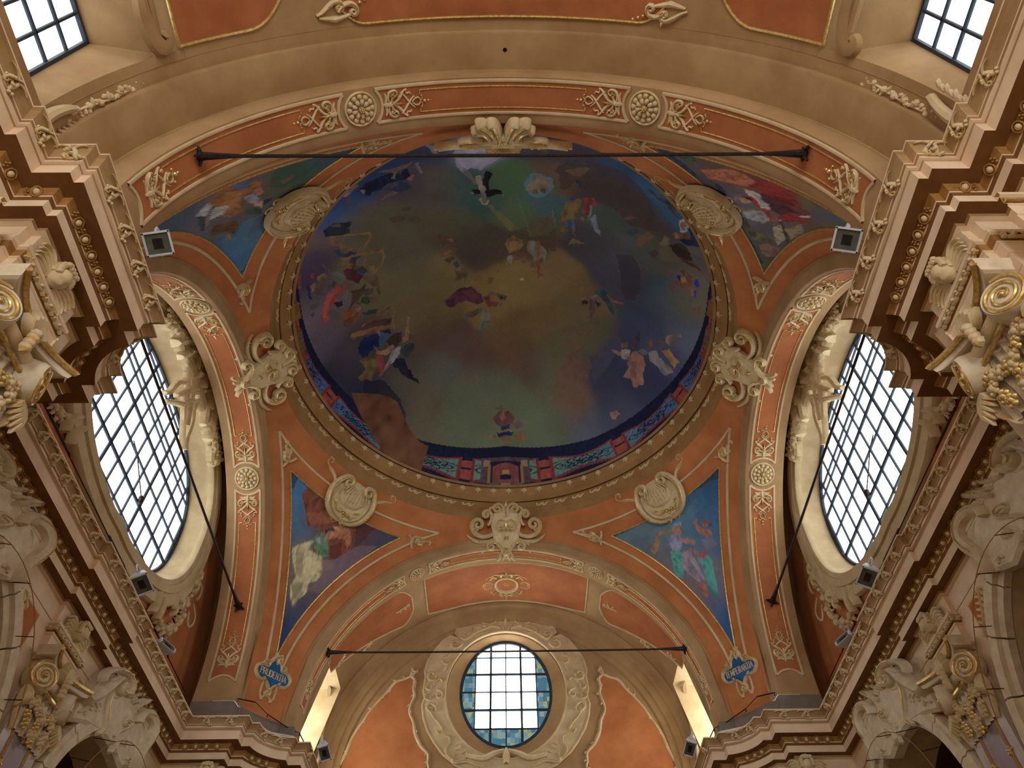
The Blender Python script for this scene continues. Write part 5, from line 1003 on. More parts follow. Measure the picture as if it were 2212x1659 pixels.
DOME_POLY=[('423a34',0.6,[-0.226,-0.21,-0.19,-0.262,-0.133,-0.292,-0.065,-0.309,-0.032,-0.294,0.047,-0.287,0.119,-0.325,0.146,-0.369,0.221,-0.398,0.256,-0.359,0.27,-0.185,0.231,-0.18,0.207,-0.205,0.115,-0.24,0.03,-0.238,-0.033,-0.196,-0.057,-0.155,-0.114,-0.179,-0.136,-0.201,-0.171,-0.176,-0.217,-0.167]),('554a34',0.5,[0.132,-0.262,0.227,-0.277,0.262,-0.338,0.259,-0.395,0.216,-0.397,0.146,-0.369,0.12,-0.318]),('6a6236',0.45,[-0.084,-0.46,-0.062,-0.466,0.075,-0.309,0.03,-0.294]),('5f6a48',0.25,[0.051,-0.566,0.089,-0.466,0.137,-0.27,0.132,-0.262]),('3a3034',0.7,[0.3,-0.819,0.383,-0.802,0.434,-0.8,0.503,-0.789,0.575,-0.729,0.642,-0.649,0.681,-0.568,0.716,-0.448,0.66,-0.445,0.601,-0.436,0.543,-0.498,0.509,-0.524,0.465,-0.529,0.416,-0.572,0.38,-0.61,0.333,-0.647,0.288,-0.581,0.267,-0.597,0.254,-0.68,0.233,-0.706]),('2a2838',0.6,[0.565,-0.228,0.64,-0.248,0.679,-0.185,0.697,-0.08,0.679,0.004,0.642,0.028,0.611,-0.019,0.595,-0.125]),('3a3f58',0.5,[0.526,0.313,0.601,0.243,0.643,0.257,0.593,0.379,0.537,0.468,0.494,0.536,0.479,0.444]),('574038',0.6,[0.366,0.427,0.463,0.397,0.486,0.435,0.465,0.517,0.39,0.57,0.283,0.59,0.306,0.502]),('5c5234',0.35,[0.231,0.118,0.303,0.05,0.351,-0.035,0.441,0.04,0.478,0.195,0.385,0.256,0.28,0.289,0.234,0.279]),('5a4a36',0.4,[0.378,0.296,0.471,0.204,0.495,0.261,0.418,0.371,0.365,0.397]),('4a3430',0.7,[-0.339,-0.305,-0.323,-0.306,-0.307,-0.271,-0.273,-0.28,-0.254,-0.27,-0.241,-0.247,-0.265,-0.229,-0.298,-0.231,-0.322,-0.211,-0.314,-0.237,-0.334,-0.269]),('6a4a3e',0.8,[-0.301,-0.27,-0.262,-0.271,-0.253,-0.245,-0.275,-0.245]),('58442f',0.8,[-0.34,-0.193,-0.306,-0.194,-0.271,-0.216,-0.243,-0.202,-0.257,-0.173,-0.303,-0.159,-0.331,-0.15,-0.333,-0.171]),('6b4f3c',0.8,[-0.318,-0.182,-0.283,-0.197,-0.268,-0.181,-0.303,-0.159]),('42322c',0.8,[-0.316,-0.133,-0.269,-0.16,-0.258,-0.145,-0.289,-0.108]),('2a3a48',0.9,[-0.272,-0.106,-0.248,-0.123,-0.238,-0.087,-0.256,-0.076]),('5e4a36',0.9,[-0.265,-0.064,-0.234,-0.053,-0.221,-0.078,-0.193,-0.062,-0.197,-0.028,-0.213,0.017,-0.22,-0.024,-0.242,0.0,-0.277,0.005,-0.252,-0.028]),('684e38',0.8,[-0.177,-0.013,-0.141,-0.037,-0.118,0.006,-0.113,0.033,-0.142,0.011,-0.166,0.025]),('553f2e',0.8,[-0.086,0.001,-0.053,-0.001,-0.066,0.035,-0.084,0.038]),('5a4430',0.8,[-0.035,-0.058,-0.023,-0.038,-0.041,-0.018]),('6c5630',0.95,[0.007,-0.21,0.019,-0.245,0.047,-0.266,0.093,-0.239,0.102,-0.205,0.088,-0.176,0.047,-0.161,0.024,-0.147]),('7c6234',0.7,[0.036,-0.231,0.076,-0.225,0.059,-0.175,0.03,-0.175]),('4c3a3a',0.9,[-0.034,-0.151,-0.01,-0.196,0.01,-0.192,0.007,-0.168,-0.016,-0.134]),('5e4038',0.95,[0.048,-0.14,0.094,-0.145,0.106,-0.125,0.109,-0.101,0.118,-0.091,0.1,-0.094,0.088,-0.114,0.053,-0.106]),('6d6a66',0.9,[0.021,-0.14,0.045,-0.14,0.042,-0.106,0.036,-0.078,0.018,-0.068,0.013,-0.085]),('6a4c38',0.9,[0.024,-0.099,0.036,-0.075,0.021,-0.065,0.015,-0.075]),('5c5c54',0.95,[0.116,-0.198,0.135,-0.241,0.161,-0.236,0.219,-0.186,0.226,-0.152,0.216,-0.109,0.188,-0.093,0.158,-0.104,0.152,-0.145,0.122,-0.171]),('707068',0.6,[0.138,-0.228,0.155,-0.229,0.162,-0.173,0.145,-0.179]),('5a4234',0.9,[0.135,-0.089,0.158,-0.104,0.181,-0.113,0.209,-0.143,0.21,-0.115,0.171,-0.071,0.142,-0.065]),('6c4630',1,[0.172,-0.241,0.189,-0.242,0.19,-0.005,0.18,-0.004]),('6c4630',1,[0.158,-0.053,0.213,-0.027,0.21,-0.013,0.157,-0.039]),('9a9a90',0.9,[0.086,0.002,0.098,-0.007,0.11,0.009,0.095,0.016]),('7b7f98',0.75,[-0.202,-0.888,-0.167,-0.929,-0.132,-0.93,-0.099,-0.97,-0.058,-0.981,-0.018,-0.927,0.017,-0.868,0.002,-0.794,-0.043,-0.754,-0.074,-0.726,-0.106,-0.693,-0.139,-0.719,-0.187,-0.69,-0.209,-0.74,-0.217,-0.814]),('9094a8',0.6,[-0.171,-0.882,-0.115,-0.928,-0.074,-0.923,-0.04,-0.869,-0.07,-0.833,-0.115,-0.824,-0.152,-0.804]),('8488a0',0.6,[-0.198,-0.786,-0.146,-0.791,-0.095,-0.774,-0.12,-0.729,-0.182,-0.701]),('16161e',1,[-0.079,-0.697,-0.049,-0.679,-0.064,-0.623,-0.069,-0.567,-0.039,-0.565,-0.011,-0.561,-0.007,-0.529,-0.039,-0.53,-0.072,-0.52,-0.089,-0.515,-0.102,-0.585,-0.088,-0.658]),('16161e',1,[-0.151,-0.57,-0.111,-0.569,-0.108,-0.538,-0.14,-0.535]),('6f6a64',1,[-0.131,-0.655,-0.105,-0.665,-0.09,-0.585,-0.082,-0.517,-0.091,-0.485,-0.106,-0.486,-0.111,-0.558,-0.125,-0.604]),('5a5652',0.8,[-0.187,-0.731,-0.152,-0.686,-0.128,-0.627,-0.134,-0.599,-0.155,-0.641,-0.184,-0.678]),('8a7c60',0.8,[-0.122,-0.503,-0.105,-0.516,-0.106,-0.48,-0.09,-0.479,-0.072,-0.506,-0.065,-0.489,-0.086,-0.465,-0.11,-0.472]),('8a5a46',0.9,[-0.011,-0.537,0.013,-0.532,-0.003,-0.523]),('8a5a46',0.9,[-0.162,-0.551,-0.14,-0.541,-0.152,-0.539]),('3f6f80',0.75,[0.097,-0.606,0.122,-0.67,0.156,-0.684,0.227,-0.652,0.238,-0.608,0.222,-0.555,0.184,-0.518,0.144,-0.52,0.11,-0.551]),('6c5c4a',0.9,[0.102,-0.556,0.117,-0.602,0.15,-0.667,0.169,-0.663,0.19,-0.642,0.218,-0.623,0.21,-0.565,0.186,-0.551,0.147,-0.537,0.134,-0.564]),('54402e',0.9,[0.136,-0.569,0.161,-0.577,0.163,-0.544,0.139,-0.539]),('54402e',0.9,[0.177,-0.578,0.197,-0.581,0.198,-0.553,0.178,-0.553]),('4a3c38',0.8,[-0.308,-0.943,-0.255,-0.967,-0.227,-0.9,-0.175,-0.902,-0.191,-0.88,-0.258,-0.858,-0.287,-0.841,-0.306,-0.885]),('6a6670',0.8,[-0.315,-0.938,-0.282,-0.917,-0.276,-0.826,-0.302,-0.87]),('34263a',0.85,[0.118,-0.929,0.174,-0.952,0.224,-0.951,0.243,-0.9,0.19,-0.852,0.142,-0.87]),('4e4038',0.8,[0.134,-0.881,0.175,-0.874,0.213,-0.809,0.164,-0.837]),('3c3a48',0.8,[0.246,-0.815,0.29,-0.837,0.341,-0.84,0.364,-0.774,0.312,-0.772,0.263,-0.784]),('5c4a3c',0.8,[0.277,-0.719,0.316,-0.738,0.366,-0.763,0.384,-0.751,0.349,-0.691,0.307,-0.692]),('232c40',0.9,[0.331,-0.664,0.359,-0.66,0.37,-0.598,0.349,-0.625]),('5c4a2c',0.95,[0.307,-0.51,0.363,-0.54,0.377,-0.524,0.363,-0.465,0.356,-0.4,0.323,-0.385,0.283,-0.369,0.286,-0.433]),('6e5a34',0.7,[0.321,-0.503,0.353,-0.5,0.342,-0.406,0.308,-0.4]),('263c60',1,[0.317,-0.549,0.349,-0.551,0.339,-0.521,0.313,-0.52]),('345078',1,[0.304,-0.372,0.342,-0.397,0.362,-0.365,0.347,-0.335,0.312,-0.346]),('68302e',1,[0.375,-0.547,0.423,-0.564,0.448,-0.519,0.418,-0.497,0.412,-0.439,0.378,-0.45,0.392,-0.5]),('6e7078',0.8,[0.416,-0.515,0.425,-0.498,0.424,-0.443,0.409,-0.393,0.412,-0.439]),('5c6a80',0.9,[0.421,-0.414,0.442,-0.456,0.466,-0.389,0.483,-0.317,0.454,-0.34]),('5a5a62',0.8,[0.236,-0.472,0.253,-0.41,0.267,-0.349,0.249,-0.373]),('504634',0.8,[0.271,-0.34,0.305,-0.354,0.327,-0.331,0.309,-0.292,0.28,-0.306]),('5e4634',0.9,[0.285,-0.338,0.309,-0.341,0.311,-0.31,0.29,-0.307]),('5e4a3a',0.9,[0.345,-0.361,0.358,-0.364,0.364,-0.293,0.35,-0.299]),('6b5c2c',0.7,[0.358,-0.283,0.415,-0.25,0.367,-0.249,0.355,-0.211,0.361,-0.239,0.326,-0.232]),('6a4640',0.9,[0.374,-0.422,0.403,-0.428,0.399,-0.4,0.379,-0.4]),('5c3f3c',0.8,[0.569,-0.47,0.592,-0.499,0.618,-0.497,0.601,-0.475,0.583,-0.457]),('5f4632',0.75,[0.647,-0.372,0.679,-0.431,0.711,-0.415,0.683,-0.371,0.673,-0.32,0.648,-0.326]),('30384e',0.8,[0.584,-0.383,0.627,-0.429,0.659,-0.416,0.617,-0.368]),('3c3038',0.8,[0.706,-0.3,0.729,-0.34,0.745,-0.312,0.728,-0.274]),('38303a',0.9,[0.619,-0.713,0.635,-0.72,0.659,-0.686,0.692,-0.693,0.735,-0.662,0.761,-0.591,0.734,-0.611,0.703,-0.653,0.664,-0.666]),('4a3c3a',0.9,[0.649,-0.726,0.666,-0.752,0.68,-0.719,0.667,-0.693]),('85827a',1,[0.766,-0.584,0.788,-0.617,0.813,-0.535,0.79,-0.505]),('5a3430',0.8,[0.774,-0.58,0.789,-0.598,0.805,-0.537,0.791,-0.519]),('623e2c',1,[0.789,-0.488,0.815,-0.525,0.832,-0.493,0.802,-0.452]),('17264c',1,[0.802,-0.576,0.823,-0.567,0.874,-0.477,0.825,-0.441,0.791,-0.453,0.832,-0.493]),('6c4c40',1,[0.767,-0.479,0.785,-0.495,0.798,-0.458,0.784,-0.451]),('2c221e',0.95,[0.77,-0.396,0.806,-0.434,0.827,-0.432,0.85,-0.393,0.872,-0.361,0.844,-0.346,0.799,-0.358]),('4f4a3e',0.8,[0.735,-0.373,0.744,-0.447,0.773,-0.438,0.77,-0.396,0.807,-0.345,0.846,-0.336,0.758,-0.272]),('5e5c50',0.7,[0.741,-0.376,0.744,-0.447,0.765,-0.422,0.759,-0.368]),('4a2a18',0.9,[0.811,-0.356,0.845,-0.345,0.884,-0.353,0.909,-0.325,0.869,-0.328,0.831,-0.333]),('3a4a5a',0.6,[0.855,-0.396,0.907,-0.359,0.872,-0.362]),('5c3a2c',0.9,[0.836,-0.206,0.861,-0.254,0.888,-0.25,0.89,-0.205,0.863,-0.173,0.836,-0.17]),('7a5e34',1,[0.845,-0.222,0.863,-0.245,0.874,-0.223,0.859,-0.201]),('17245a',1,[0.831,-0.22,0.847,-0.242,0.847,-0.205]),('1c2f98',1,[0.895,-0.252,0.908,-0.269,0.915,-0.229,0.905,-0.21]),('1c2f98',1,[0.9,-0.195,0.911,-0.206,0.916,-0.157,0.906,-0.156]),('6c4a2a',1,[0.888,-0.203,0.902,-0.216,0.906,-0.156,0.896,-0.155]),('6c2f2c',0.9,[0.794,-0.222,0.806,-0.235,0.807,-0.212]),('4c3024',0.9,[0.845,-0.287,0.861,-0.254,0.854,-0.248,0.838,-0.263]),('5a3a4c',0.9,[0.915,-0.098,0.926,-0.109,0.927,-0.083,0.917,-0.079]),('6a3c3a',0.9,[0.927,-0.122,0.939,-0.126,0.94,-0.083,0.932,-0.084]),('5a3028',0.9,[0.861,-0.282,0.891,-0.262,0.878,-0.249]),('6a4030',0.9,[0.815,-0.137,0.825,-0.171,0.831,-0.105]),('2c4c5a',0.9,[0.891,-0.133,0.902,-0.148,0.906,-0.12,0.896,-0.116]),('5c4c42',1,[0.627,0.275,0.66,0.254,0.665,0.278,0.639,0.304]),('6c6c70',1,[0.632,0.314,0.672,0.29,0.677,0.332,0.654,0.356,0.637,0.348]),('6a5044',1,[0.577,0.327,0.605,0.324,0.636,0.323,0.633,0.343,0.591,0.34]),('70504c',1,[0.667,0.336,0.699,0.286,0.739,0.295,0.75,0.339,0.736,0.401,0.743,0.424,0.711,0.461,0.691,0.47,0.684,0.433,0.646,0.442,0.663,0.401]),('5a3f40',0.7,[0.681,0.344,0.708,0.339,0.704,0.43,0.677,0.416]),('3c3840',1,[0.678,0.273,0.695,0.212,0.718,0.163,0.716,0.226,0.699,0.286]),('2a2c48',0.7,[0.566,0.452,0.592,0.365,0.633,0.343,0.607,0.396]),('63626a',1,[0.76,0.263,0.793,0.237,0.807,0.265,0.844,0.277,0.869,0.294,0.835,0.344,0.803,0.31,0.765,0.303]),('5a3f34',1,[0.753,0.207,0.775,0.195,0.78,0.223,0.759,0.241]),('7a6038',1,[0.817,0.223,0.851,0.193,0.871,0.223,0.891,0.229,0.874,0.277,0.849,0.253]),('6c5448',1,[0.796,0.18,0.817,0.167,0.821,0.187,0.81,0.205]),('6a5e5c',1,[0.826,0.173,0.829,0.137,0.862,0.103,0.895,0.085,0.864,0.125,0.85,0.172]),('6c5444',1,[0.839,0.18,0.882,0.131,0.885,0.139,0.851,0.186]),('54585e',0.8,[0.709,0.285,0.73,0.256,0.757,0.265,0.739,0.288]),('6a4c3a',1,[0.367,0.001,0.425,0.01,0.456,0.045,0.442,0.056,0.398,0.033]),('5c5c60',1,[0.408,0.085,0.505,0.04,0.472,0.074,0.423,0.094]),('24404e',1,[0.476,0.027,0.53,-0.005,0.547,0.028,0.563,0.072,0.585,0.09,0.588,0.137,0.567,0.12,0.543,0.079,0.506,0.048]),('4a3c3c',1,[0.458,0.078,0.486,0.079,0.486,0.144,0.472,0.22,0.458,0.143]),('3a2820',1,[0.415,0.096,0.448,0.093,0.445,0.115,0.424,0.119]),('6e503c',1,[0.539,0.022,0.583,0.049,0.624,0.051,0.621,0.062,0.57,0.066]),('2c3438',1,[0.486,0.07,0.515,0.087,0.506,0.114,0.487,0.095]),('48263a',1,[-0.32,0.107,-0.25,0.052,-0.174,0.046,-0.124,0.102,-0.112,0.141,-0.151,0.156,-0.202,0.124,-0.253,0.136,-0.296,0.153,-0.317,0.14]),('34202c',0.8,[-0.316,0.112,-0.277,0.105,-0.271,0.152,-0.296,0.153]),('5a3238',0.7,[-0.234,0.063,-0.174,0.061,-0.142,0.12,-0.201,0.105]),('5c2c36',1,[-0.116,0.112,-0.081,0.105,-0.073,0.143,-0.03,0.144,-0.043,0.172,-0.091,0.174]),('5e4436',1,[-0.09,0.114,-0.072,0.082,-0.013,0.102,-0.021,0.116,-0.064,0.106]),('5e4436',1,[-0.043,0.162,-0.009,0.144,-0.013,0.168]),('4a4a3c',1,[-0.038,0.111,-0.012,0.093,0.013,0.112,0.004,0.14,-0.026,0.135]),('1a1a1a',0.9,[-0.021,0.109,-0.004,0.109,-0.006,0.126,-0.02,0.124]),('4f4434',1,[-0.252,0.232,-0.204,0.197,-0.134,0.176,-0.126,0.204,-0.179,0.227]),('5c5c50',1,[-0.143,0.176,-0.091,0.184,-0.075,0.226,-0.093,0.261,-0.151,0.346,-0.128,0.259]),('324e54',0.9,[-0.119,0.25,-0.084,0.252,-0.12,0.313,-0.154,0.345]),('5a4436',0.8,[0.327,0.344,0.361,0.334,0.404,0.355,0.438,0.373,0.379,0.369]),('564038',0.8,[0.345,0.425,0.387,0.392,0.405,0.413,0.389,0.474,0.354,0.464]),('5a4434',0.8,[0.286,0.524,0.312,0.516,0.329,0.54,0.303,0.568]),('74584a',0.9,[0.579,0.632,0.611,0.606,0.631,0.612,0.603,0.649,0.583,0.653]),('54443c',0.7,[-0.247,0.518,-0.159,0.56,-0.15,0.569,-0.195,0.587,-0.247,0.55]),('4c2c2e',0.9,[-0.072,0.755,-0.036,0.722,0.018,0.723,0.054,0.75,0.044,0.777,-0.036,0.783]),('6a3a38',1,[-0.036,0.743,-0.009,0.723,0.009,0.75,-0.018,0.763]),('5a3c34',0.9,[-0.099,0.76,-0.063,0.755,-0.072,0.775]),('5a3c48',0.9,[0.035,0.777,0.08,0.762,0.116,0.78,0.071,0.795]),('1c2444',1,[-0.05,0.808,0.048,0.805,0.039,0.824,-0.037,0.827]),('6a5230',1,[-0.045,0.802,0.044,0.799,0.044,0.809,-0.046,0.811]),('5a4a34',1,[-0.028,0.827,0.026,0.828,0.034,0.852,-0.037,0.851]),('1c2444',1,[-0.027,0.783,0.035,0.78,0.026,0.799,-0.019,0.799]),('6a4630',0.9,[0.044,0.821,0.098,0.807,0.115,0.837,0.079,0.844]),('6a4038',0.9,[-0.095,0.818,-0.05,0.82,-0.055,0.833,-0.086,0.834]),('4a3a30',0.8,[-0.072,0.707,-0.009,0.695,-0.018,0.723]),('141c38',1,[-0.63,-0.709,-0.577,-0.754,-0.524,-0.765,-0.481,-0.768,-0.445,-0.743,-0.435,-0.772,-0.417,-0.774,-0.409,-0.729,-0.416,-0.699,-0.435,-0.698,-0.466,-0.702,-0.508,-0.696,-0.546,-0.665,-0.57,-0.677,-0.593,-0.649,-0.607,-0.657,-0.605,-0.673,-0.618,-0.691]),('5a4e3a',0.95,[-0.524,-0.803,-0.498,-0.805,-0.456,-0.8,-0.411,-0.806,-0.39,-0.823,-0.388,-0.813,-0.415,-0.785,-0.459,-0.766,-0.478,-0.715,-0.487,-0.736,-0.473,-0.764]),('232c48',0.95,[-0.536,-0.668,-0.477,-0.666,-0.462,-0.7,-0.433,-0.681,-0.416,-0.637,-0.471,-0.62,-0.513,-0.649]),('6c5048',1,[-0.424,-0.71,-0.403,-0.723,-0.394,-0.708,-0.409,-0.685,-0.425,-0.688]),('544448',0.9,[-0.58,-0.584,-0.535,-0.627,-0.496,-0.638,-0.475,-0.622,-0.519,-0.612]),('6c5a54',1,[-0.621,-0.712,-0.604,-0.713,-0.6,-0.687,-0.612,-0.682]),('54483e',0.95,[-0.655,-0.733,-0.629,-0.77,-0.612,-0.774,-0.612,-0.753,-0.64,-0.718]),('5c5a62',0.9,[-0.682,-0.721,-0.656,-0.745,-0.645,-0.713,-0.672,-0.7]),('4c3826',0.95,[-0.691,-0.622,-0.67,-0.678,-0.652,-0.7,-0.655,-0.674,-0.675,-0.636]),('54403c',0.8,[-0.393,-0.781,-0.375,-0.783,-0.374,-0.758,-0.393,-0.756]),('666270',0.7,[-0.381,-0.802,-0.367,-0.805,-0.357,-0.721,-0.366,-0.723]),('4a3834',0.8,[-0.548,-0.463,-0.503,-0.473,-0.472,-0.444,-0.489,-0.428,-0.537,-0.437]),('4e3a30',0.8,[-0.474,-0.43,-0.441,-0.45,-0.402,-0.432,-0.421,-0.393,-0.45,-0.416]),('463634',0.8,[-0.487,-0.501,-0.472,-0.518,-0.433,-0.51,-0.452,-0.482]),('1e2634',1,[-0.794,-0.535,-0.754,-0.556,-0.691,-0.516,-0.715,-0.484,-0.73,-0.454,-0.77,-0.468,-0.802,-0.489]),('463c38',0.9,[-0.764,-0.548,-0.737,-0.541,-0.735,-0.514,-0.76,-0.528]),('2c2a2c',1,[-0.723,-0.489,-0.706,-0.486,-0.711,-0.45,-0.726,-0.452]),('6a5030',1,[-0.789,-0.477,-0.637,-0.414,-0.632,-0.406,-0.641,-0.365,-0.688,-0.309,-0.69,-0.315,-0.649,-0.37,-0.642,-0.403,-0.788,-0.463]),('5f462a',1,[-0.792,-0.463,-0.782,-0.45,-0.716,-0.339,-0.726,-0.333,-0.795,-0.429]),('20304c',1,[-0.793,-0.376,-0.772,-0.375,-0.761,-0.337,-0.726,-0.333,-0.706,-0.311,-0.75,-0.3,-0.779,-0.335]),('5c483c',1,[-0.715,-0.342,-0.688,-0.338,-0.697,-0.306,-0.71,-0.314]),('2c3848',1,[-0.775,-0.309,-0.708,-0.298,-0.696,-0.284,-0.731,-0.245,-0.755,-0.267,-0.736,-0.299]),('6a5030',1,[-0.775,-0.313,-0.617,-0.293,-0.595,-0.288,-0.596,-0.245,-0.606,-0.2,-0.645,-0.154,-0.664,-0.161,-0.614,-0.203,-0.605,-0.27,-0.768,-0.299]),('5f462a',1,[-0.776,-0.303,-0.765,-0.291,-0.68,-0.191,-0.691,-0.182,-0.781,-0.273]),('48202a',1,[-0.783,-0.235,-0.759,-0.241,-0.734,-0.226,-0.721,-0.183,-0.704,-0.161,-0.733,-0.128,-0.77,-0.17]),('343a4c',1,[-0.73,-0.217,-0.701,-0.222,-0.682,-0.178,-0.703,-0.167,-0.729,-0.188]),('6a4e38',1,[-0.671,-0.207,-0.649,-0.204,-0.653,-0.171,-0.67,-0.175]),('6a5444',1,[-0.7,-0.229,-0.683,-0.263,-0.679,-0.254,-0.696,-0.22]),('4e4232',1,[-0.71,-0.157,-0.646,-0.144,-0.641,-0.098,-0.64,-0.01,-0.66,-0.072,-0.699,-0.124]),('4c5c50',0.9,[-0.843,-0.348,-0.832,-0.285,-0.789,-0.224,-0.771,-0.192,-0.78,-0.162,-0.808,-0.166,-0.826,-0.244,-0.842,-0.301]),('6c4a44',0.9,[-0.79,-0.161,-0.775,-0.152,-0.784,-0.103,-0.794,-0.13]),('7a3530',1,[-0.831,-0.161,-0.807,-0.172,-0.795,-0.123,-0.807,-0.104,-0.836,-0.124,-0.819,-0.085,-0.853,-0.068,-0.869,-0.015,-0.896,0.022,-0.896,-0.043,-0.872,-0.124,-0.855,-0.145]),('8a4640',0.8,[-0.874,-0.111,-0.852,-0.108,-0.866,-0.038,-0.892,-0.007]),('3c3430',0.9,[-0.828,-0.209,-0.817,-0.194,-0.827,-0.158,-0.835,-0.164]),('18203a',1,[-0.847,-0.078,-0.812,-0.067,-0.807,-0.036,-0.83,-0.038]),('6a5a4a',1,[-0.802,-0.127,-0.774,-0.11,-0.782,-0.081,-0.799,-0.098]),('54586a',1,[-0.804,-0.095,-0.783,-0.075,-0.79,-0.059,-0.802,-0.073]),('42362f',1,[-0.766,-0.098,-0.722,-0.095,-0.703,-0.112,-0.711,-0.062,-0.745,-0.027,-0.793,0.005,-0.768,-0.039]),('383a3a',0.9,[-0.709,-0.081,-0.671,-0.066,-0.679,-0.04,-0.714,-0.037]),('22422c',1,[-0.724,-0.042,-0.694,-0.034,-0.694,0.006,-0.71,0.018,-0.732,-0.013]),('503a34',1,[-0.691,-0.019,-0.666,-0.014,-0.663,0.013,-0.684,0.017]),('6a3f22',1,[-0.825,-0.002,-0.792,-0.001,-0.753,0.002,-0.748,0.044,-0.773,0.093,-0.809,0.065,-0.825,0.042]),('503224',0.9,[-0.816,0.048,-0.768,0.045,-0.774,0.105,-0.815,0.08]),('20342c',1,[-0.734,0.051,-0.698,0.05,-0.653,0.067,-0.67,0.079,-0.716,0.073]),('6a5a4c',1,[-0.759,0.012,-0.739,0.009,-0.737,0.036,-0.757,0.039]),('2a3c38',0.8,[-0.751,-0.017,-0.727,-0.017,-0.734,0.006]),('3c4248',0.7,[-0.86,-0.053,-0.821,0.006,-0.834,0.036,-0.866,0.0]),('6c2c30',1,[-0.931,-0.343,-0.921,-0.338,-0.934,-0.258,-0.945,-0.263]),('6e2e34',1,[-0.894,-0.305,-0.879,-0.301,-0.882,-0.277,-0.894,-0.277]),('5a5238',0.9,[-0.872,-0.275,-0.843,-0.272,-0.847,-0.224,-0.868,-0.227,-0.882,-0.262]),('18264c',1,[-0.915,-0.258,-0.907,-0.257,-0.916,-0.163,-0.922,-0.163,-0.924,-0.2]),('6a5434',1,[-0.905,-0.239,-0.89,-0.24,-0.897,-0.202,-0.91,-0.2]),('3a4038',0.8,[-0.929,-0.134,-0.897,-0.125,-0.897,-0.097,-0.926,-0.103]),('3c3c3c',0.8,[-0.898,-0.218,-0.86,-0.198,-0.873,-0.145,-0.894,-0.171]),('5e3e3c',0.9,[-0.883,-0.233,-0.865,-0.217,-0.87,-0.192,-0.884,-0.205]),('2c4040',0.8,[-0.856,-0.195,-0.831,-0.19,-0.847,-0.145]),('34303a',0.8,[-0.935,-0.079,-0.916,-0.081,-0.929,-0.052]),('5f462a',1,[-0.745,0.121,-0.599,0.062,-0.586,0.07,-0.736,0.127]),('6a5030',1,[-0.599,0.065,-0.581,0.069,-0.578,0.099,-0.592,0.145,-0.595,0.188,-0.602,0.172,-0.589,0.107,-0.59,0.082]),('3c2c34',1,[-0.716,0.13,-0.684,0.12,-0.6,0.135,-0.608,0.17,-0.656,0.165]),('64482a',1,[-0.795,0.152,-0.786,0.133,-0.613,0.169,-0.612,0.191,-0.769,0.167,-0.785,0.181]),('3a2c30',1,[-0.716,0.13,-0.653,0.125,-0.6,0.139,-0.613,0.172,-0.686,0.15]),('5a4a3c',1,[-0.613,0.166,-0.581,0.177,-0.588,0.206,-0.61,0.198]),('141f4e',1,[-0.771,0.225,-0.746,0.191,-0.668,0.192,-0.625,0.192,-0.606,0.224,-0.649,0.225,-0.668,0.27,-0.7,0.262,-0.727,0.289,-0.753,0.292]),('2c4a70',1,[-0.668,0.186,-0.622,0.218,-0.64,0.241,-0.647,0.273,-0.663,0.278,-0.672,0.239]),('64503f',1,[-0.686,0.153,-0.671,0.16,-0.659,0.209,-0.67,0.21]),('2e262a',1,[-0.635,0.249,-0.595,0.228,-0.557,0.235,-0.562,0.282,-0.588,0.302,-0.621,0.284]),('66503c',1,[-0.558,0.259,-0.541,0.259,-0.538,0.21,-0.521,0.203,-0.529,0.25,-0.514,0.285,-0.554,0.29]),('4a342a',1,[-0.524,0.258,-0.496,0.266,-0.503,0.289,-0.52,0.286]),('6c5a42',0.9,[-0.524,0.156,-0.51,0.16,-0.521,0.259,-0.525,0.258]),('6a5440',1,[-0.704,0.242,-0.68,0.283,-0.643,0.299,-0.615,0.281,-0.597,0.299,-0.611,0.317,-0.645,0.327,-0.681,0.3]),('4f4226',1,[-0.763,0.292,-0.718,0.305,-0.672,0.327,-0.669,0.373,-0.701,0.396,-0.718,0.42,-0.738,0.404,-0.759,0.403,-0.775,0.373,-0.741,0.354,-0.75,0.322]),('5a4c2c',0.7,[-0.749,0.311,-0.698,0.326,-0.689,0.363,-0.74,0.338]),('6a2c30',1,[-0.697,0.298,-0.655,0.322,-0.652,0.369,-0.669,0.394,-0.696,0.393,-0.673,0.354]),('6c6e78',1,[-0.656,0.4,-0.63,0.35,-0.611,0.311,-0.563,0.305,-0.568,0.339,-0.603,0.377,-0.653,0.396]),('6a3a3c',0.8,[-0.686,0.414,-0.669,0.394,-0.619,0.366,-0.614,0.373,-0.66,0.415]),('16182c',1,[-0.615,0.384,-0.591,0.359,-0.553,0.379,-0.532,0.431,-0.505,0.483,-0.469,0.529,-0.5,0.511,-0.545,0.47,-0.578,0.432]),('26303a',0.9,[-0.568,0.333,-0.538,0.302,-0.496,0.315,-0.5,0.349,-0.536,0.384,-0.552,0.367]),('151729',0.75,[-0.753,0.401,-0.723,0.417,-0.65,0.446,-0.619,0.506,-0.575,0.573,-0.553,0.638,-0.553,0.662,-0.653,0.612,-0.705,0.564,-0.756,0.49])]
LA_BASE=[(0.553,4.089,'1f5a8a'),(0.64,3.737,'235d88'),(0.665,3.39,'2a4a68'),(0.675,4.155,'5a2f20'),(0.766,4.393,'4e2a20'),(0.883,4.26,'38303a'),(0.756,3.762,'5a3324'),(0.873,3.943,'4a2a22'),(0.939,4.176,'3a3440'),(1.013,4.113,'2c3448'),(0.85,3.284,'4a4250'),(0.912,3.529,'443e4c'),(0.82,2.688,'3e3a4a'),(0.805,2.123,'2a3450'),(0.791,1.662,'1c2f54'),(0.785,1.332,'1a2a4c'),(0.742,2.676,'5a5040'),(0.75,3.018,'6a6048'),(0.761,2.207,'3c3c4c')]
